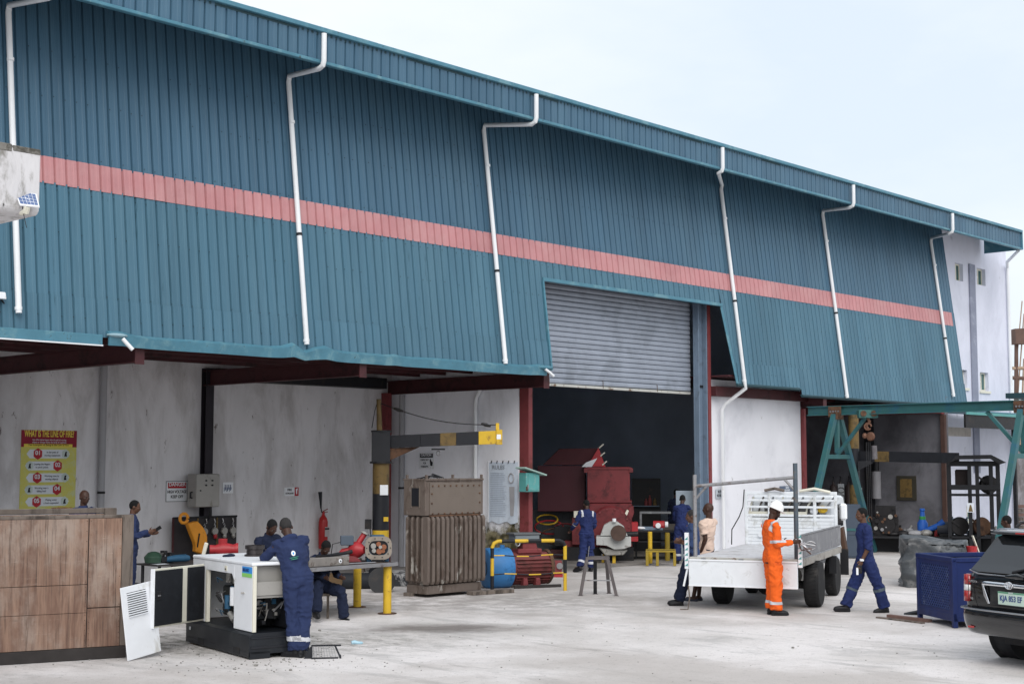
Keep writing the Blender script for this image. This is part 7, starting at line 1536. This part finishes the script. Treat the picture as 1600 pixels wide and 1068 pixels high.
for sx_ in (-1, 1):
    MB().tube([(sx_*.60, .75, 1.69), (sx_*.60, .85, 1.745), (sx_*.61, 1.5, 1.775), (sx_*.60, 2.2, 1.75), (sx_*.59, 2.35, 1.69)], .018, 8).build('roof_rail', BLACKM, car, smooth=True)
    # tail lamp in three fields
    tl = bpy.data.objects.new('tail_lamp', None); COL.objects.link(tl); tl.parent = car
    for z0, z1, mm_, nm in ((.975, 1.10, LAMPR, 'upper_lens'), (.90, .972, LAMPW, 'clear_lens'), (.765, .897, LAMPR, 'lower_lens')):
        f0 = (z0-.765)/.335; f1 = (z1-.765)/.335
        pr = lambda f: [(.735-.02*math.sin(f*3), .035), (.80, .030), (.86, .070), (.905, .17), (.90, .24), (.82, .14), (.74, .08)]
        MB().ring([[(sx_*x, y+.012*f, z) for x, y in pr(f)] for z, f in ((z0, f0), ((z0+z1)/2, (f0+f1)/2), (z1, f1))]).build(nm, mm_, tl, smooth='all')
    # side windows, door seams, wheel arches, mirrors
    patch([(sx_*.89, .75, 1.14), (sx_*.89, 1.55, 1.13), (sx_*.68, 1.55, 1.60), (sx_*.68, .80, 1.56)] if sx_ > 0 else [(sx_*.89, 1.55, 1.13), (sx_*.89, .75, 1.14), (sx_*.68, .80, 1.56), (sx_*.68, 1.55, 1.60)], 'side_window', GLASSD, car, 0, .012)
    patch([(sx_*.89, 1.62, 1.13), (sx_*.88, 2.9, 1.11), (sx_*.67, 2.5, 1.60), (sx_*.68, 1.62, 1.60)] if sx_ > 0 else [(sx_*.88, 2.9, 1.11), (sx_*.89, 1.62, 1.13), (sx_*.68, 1.62, 1.60), (sx_*.67, 2.5, 1.60)], 'side_window', GLASSD, car, 0, .012)
    for y in (.95, 3.75): MB().lathe([(.40, -.04), (.445, .0), (.42, .02), (.38, 0)], (sx_*.895, y, .38), (sx_, 0, 0), 30).build('wheel_arch', PLASTB, car, smooth=True); MB().cyl((sx_*.60, y, .38), (sx_*.899, y, .38), .405, n=30).build('arch_well', BLACKM, car)
    MB().ell((sx_*1.0, 2.85, 1.13), (.09, .06, .07)).build('mirror', CARBLK, car, smooth=True)
for x in (-.80, .80):
    for y in (.95, 3.75): 
        w_ = wheel(car, x, y, .365, .235, 'wheel', ALU)
        w_.rotation_euler = (0, 0, 0 if x > 0 else math.pi)
# tailgate lines, chrome bar, emblem, plate, badges
MB().tube([(-.72, .018, 1.10), (-.70, -.002, .80), (-.64, .0, .66), (.64, .0, .66), (.70, -.002, .80), (.72, .018, 1.10)], .004, 5).build('tailgate_seam', BLACKM, car)
cbx = MB(); cbx.ring([[(x, y, z) for y, z in ((.012-.02, 1.045), (-.028, 1.03), (-.03, .995), (-.012, .985), (.03, .99), (.03, 1.05))] for x in (-.46, -.44, 0, .44, .46)]); cb_ = cbx.build('chrome_bar', CHROME, car, smooth='all', sub=1)
MB().prism([(-.46, 1.0), (-.435, 1.0), (-.36, .83), (-.335, .77), (-.365, .765), (-.43, .86)], -.022, .02).build('bar_return', CHROME, cb_, bevel=.004); MB().prism([(.46, 1.0), (.435, 1.0), (.36, .83), (.335, .77), (.365, .765), (.43, .86)], -.022, .02).build('bar_return', CHROME, cb_, bevel=.004)
def oval(rx, rz, r_, c=(0, 0, 0)): return MB().tube([(c[0]+rx*math.cos(a), -.036, c[2]+rz*math.sin(a)) for a in [2*math.pi*i/24 for i in range(25)]], r_, 6, cap=False)
for rx, rz, cz_ in ((.062, .042, 1.018), (.019, .040, 1.018), (.040, .014, 1.040)): oval(rx, rz, .006, (0, 0, cz_)).build('emblem', CHROME, cb_, smooth=True)
B('plate_recess', PLASTB, car, -.34, .34, -.006, .012, .75, .985); npl = B('number_plate', mat('plate white green', (.50, .62, .54), .4), car, -.20, .22, -.016, -.007, .775, .935, bevel=.003)
B('plate_frame', BLACKM, npl, -.215, .235, -.0185, -.0165, .76, .774); B('plate_green', mat('plate green', (.12, .32, .20), .5), npl, -.20, .22, -.0175, -.0162, .915, .934, bevel=0)
text('KJA 853 EF', .095, (.01, -.019, .805), FR, mat('plate blue letters', (.06, .10, .28), .5), npl, align='CENTER', sx=.82, bold=.002); text('LAGOS', .022, (.01, -.020, .916), FR, WHITE, npl, align='CENTER')
text('TOYOTA', .036, (-.69, -.008, 1.005), FR, CHROME, car, sx=1.0, bold=.001, ext=.003); text('V6', .045, (-.665, -.010, .79), FR, CHROME, car, bold=.001, ext=.003)
B('handle_recess', BLACKM, car, -.1, .1, -.004, .01, .945, .98)
MB().tube([(.0, .05, 1.14), (-.02, .06, 1.17), (.30, .15, 1.26)], [.03, .02, .008], 8).build('wiper', BLACKM, car, smooth=True)
MB().tube([(-.10, .03, 1.115), (.1, .015, 1.13), (.2, .02, 1.12)], [.02, .045, .03], 10).build('wiper_cap', CARBLK, car, smooth=True)
# bumper
bs_ = []
for i in range(15):
    a = -1+2*i/14; x = .93*math.copysign(abs(a)**.8, a); y = -.10+.12*abs(a)**3+(.30*max(0, abs(a)-.85)/.15 if abs(a) > .85 else 0)
    bs_.append([(x, y+.10, .70), (x, y+.035, .705), (x*1.0, y, .685), (x*1.0, y-.012, .62), (x*.995, y+.0, .50), (x*.98, y+.05, .40), (x*.96, y+.12, .36), (x*.9, y+.25, .38), (x*.9, y+.25, .66)])
bp_ = MB().ring(bs_).build('bumper', CARBLK, car, smooth='all', sub=1); 
MB().tube([(b[2][0], b[2][1]-.004, .692) for b in bs_], .012, 6).build('bumper_strip', mat('satin trim', (.35, .36, .38), .3, .8, .05), bp_, smooth=True)
B('reflector', LAMPR, bp_, -.66, -.56, -.075, -.06, .45, .475); MB().cyl((.45, -.02, .30), (.45, .3, .30), .03).build('exhaust', STEEL, car, smooth=True)
B('underbody', BLACKM, car, -.6, .6, .5, 4.3, .22, .34)

# ------------------------------------------------------------------ concrete parapet corner with solar lamp, upper left
a = on(64.5, 236, d=14.0); b_ = on(64.5, 338, d=14.0)
pc = thing('concrete_canopy', 'weathered concrete canopy corner jutting in from the upper left', 'canopy', (a.x, a.y, 0), 0)
ZT_, ZB_ = a.z, b_.z
sec = lambda x, dz: [(x, 0, ZB_+.04), (x, .04, ZB_+.0), (x, 1.0, ZB_-.0), (x, 1.0, ZT_+dz), (x, .02, ZT_+dz), (x, 0, ZT_-.02+dz)]
CANC = mat('weathered canopy concrete', (.60, .59, .60), .95, 0, .1, 3, (.26, .25, .23), .57, .08, 3.4, stretch=(1, 1, .35), bump=.008, bs=18, col3=(.09, .085, .075), th3=.64, cs3=9, soft3=.04)
MB().ring([sec(0, 0), sec(-.3, .01), sec(-.9, .0), sec(-5, .0)]).build('slab', CANC, pc, bevel=.02)
n_ = MB()
for k in range(16): n_.box(-.3*(k+1), -.3*k-.004, -.006, 1.006, ZT_-.05-.03*((k*7) % 3)/3, ZT_+.012+.008*(k % 2))
n_.build('mossy_cap', mat('mossy concrete', (.22, .21, .19), .95, 0, .3, 7, (.10, .095, .08), .5, .08, 9, bump=.01, bs=25), pc, bevel=.01)
B('support_wall', CANC, pc, -5, -2.6, .2, .9, 0, ZB_+.0)
q0 = on(22, 297, d=13.9); q1 = on(57, 303, d=13.9); q2 = on(62, 323, d=13.7); q3 = on(31, 320, d=13.7)
sl = thing('solar_lamp', 'small solar panel lamp fixed on the concrete canopy corner', 'lamp', q0, 0)
ex = (q1-q0); ey = (q3-q0); nn = ex.cross(ey).normalized(); nn = nn if nn.dot(_f) < 0 else -nn
def pq(u_, v_, h_): return ex*u_+ey*v_+((q2-q0)-ex-ey)*u_*v_+nn*h_
def tile(u0, u1, v0, v1, h0, h1): return MB().add([pq(u0, v0, h1), pq(u1, v0, h1), pq(u1, v1, h1), pq(u0, v1, h1), pq(u0, v0, h0), pq(u1, v0, h0), pq(u1, v1, h0), pq(u0, v1, h0)], [(0, 1, 2, 3), (7, 6, 5, 4), (0, 4, 5, 1), (1, 5, 6, 2), (2, 6, 7, 3), (3, 7, 4, 0)])
tile(0, 1, 0, 1, -.012, 0).build('panel_frame', WHITE, sl)
for i in range(5):
    for j in range(4): tile(.06+.18*i, .06+.18*i+.16, .06+.22*j, .06+.22*j+.19, .0005, .003).build('solar_cell', SOLAR, sl)
h0 = pq(.38, .98, -.02); MB().tube([h0, h0+V(0, .02, -.04), h0+V(0, .12, -.05)], [.03, .034, .02], 8).build('lamp_head', CREAM, sl, smooth=True); MB().tube([pq(.15, .8, -.02), pq(.13, 1.2, -.1), pq(.05, 1.9, -.1)], .004, 5).build('cable', BLACKM, sl)
# little flood lamp on the sheeting at the far left
p = on(4, 463, y=20.9); t = thing('flood_lamp', 'tiny white lamp fixed on the teal sheeting at the left edge', 'lamp', (p.x, ycl(p.z)-.02, p.z)); MB().prism([(-.07, -.04), (.07, -.04), (.05, .07), (-.05, .07)], -.12, -.04).build('housing', WHITE, t, bevel=.01); MB().bar((0, -.05, -.02), (.09, 0, -.1), .02).build('bracket', BLACKM, t)

# ------------------------------------------------------------------ beyond the right end
t = thing('scaffold_frame', 'distant unfinished frame of brown beams and bamboo poles beyond the white tower', 'scaffold', (0, 0, 0))
D_ = 75
def far(px, py, d=D_): return on(px, py, d=d)
BROWN = mat('distant brown beam', (.16, .10, .08), .8, 0, .2, 2); BAM = mat('bamboo pole', (.38, .28, .20), .8, 0, .2, 5); ST2 = mat('rebar grey', (.25, .22, .21), .8)
v0 = far(1583, 526); v1 = far(1640, 524)
MB().bar(v0, v1, .75, .8).build('beam', BROWN, t); 
for a, b_, r_, m in (((1584, 700), (1600, 490), .035, BAM), ((1591, 700), (1589, 540), .06, BROWN), ((1586, 590), (1597, 470), .03, BAM), ((1600, 560), (1594, 700), .05, BAM), ((1610, 500), (1604, 700), .04, BAM), ((1582, 575), (1630, 575), .09, BAM), ((1582, 590), (1630, 592), .10, BROWN), ((1583, 630), (1640, 628), .12, ST2), ((1625, 480), (1625, 780), .2, BROWN), ((1588, 530), (1586, 830), .10, BROWN)):
    MB().cyl(far(*a), far(*b_), r_).build('pole', m, t)
p = far(1588, 700, 60)
t = thing('boundary_wall', 'grimy grey yard wall beyond the right end of the tower', 'wall'); B('wall', mat('grimy block plaster', (.26, .25, .27), .95, 0, .2, 1, (.14, .13, .13), .5, .12, 1.5), t, 50.3, 90, 24.4, 24.7, 0, 3.2); 
B('coping', BLACKM, t, 50.3, 90, 24.3, 24.8, 3.201, 3.3)
t = thing('stacked_pallets', 'reddish brown stack of timber pallets by the grey yard wall', 'pallets'); 
for k in range(6): B('pallet', mat('reddish plank', (.20, .12, .10), .8, 0, .2, 8) if k % 2 else WOODG, t, 52.2+.03*k, 54.3, 23.0, 24.2, 2.0*0+.02+.16*k, .14+.16*k)

# ------------------------------------------------------------------ small litter on the concrete
random.seed(31)
lit = MB()
for i in range(520):
    px, py = random.gauss(400, 120), random.uniform(985, 1050)
    if random.random() < .35: px, py = random.uniform(0, 1500), random.uniform(935, 1065)
    p = on(px, py, z=0); r_ = random.uniform(.004, .014)
    if i % 60 == 0: r_ = .025
    lit.ell((p.x, p.y, r_*.4), (r_*random.uniform(.7, 1.6), r_, r_*.6), Matrix.Rotation(random.random()*3, 3, 'Z'), 5, 3)
lit.build('gravel', mat('gravel bits', (.28, .27, .25), .95, 0, .4, 40), None)['kind'] = 'stuff'
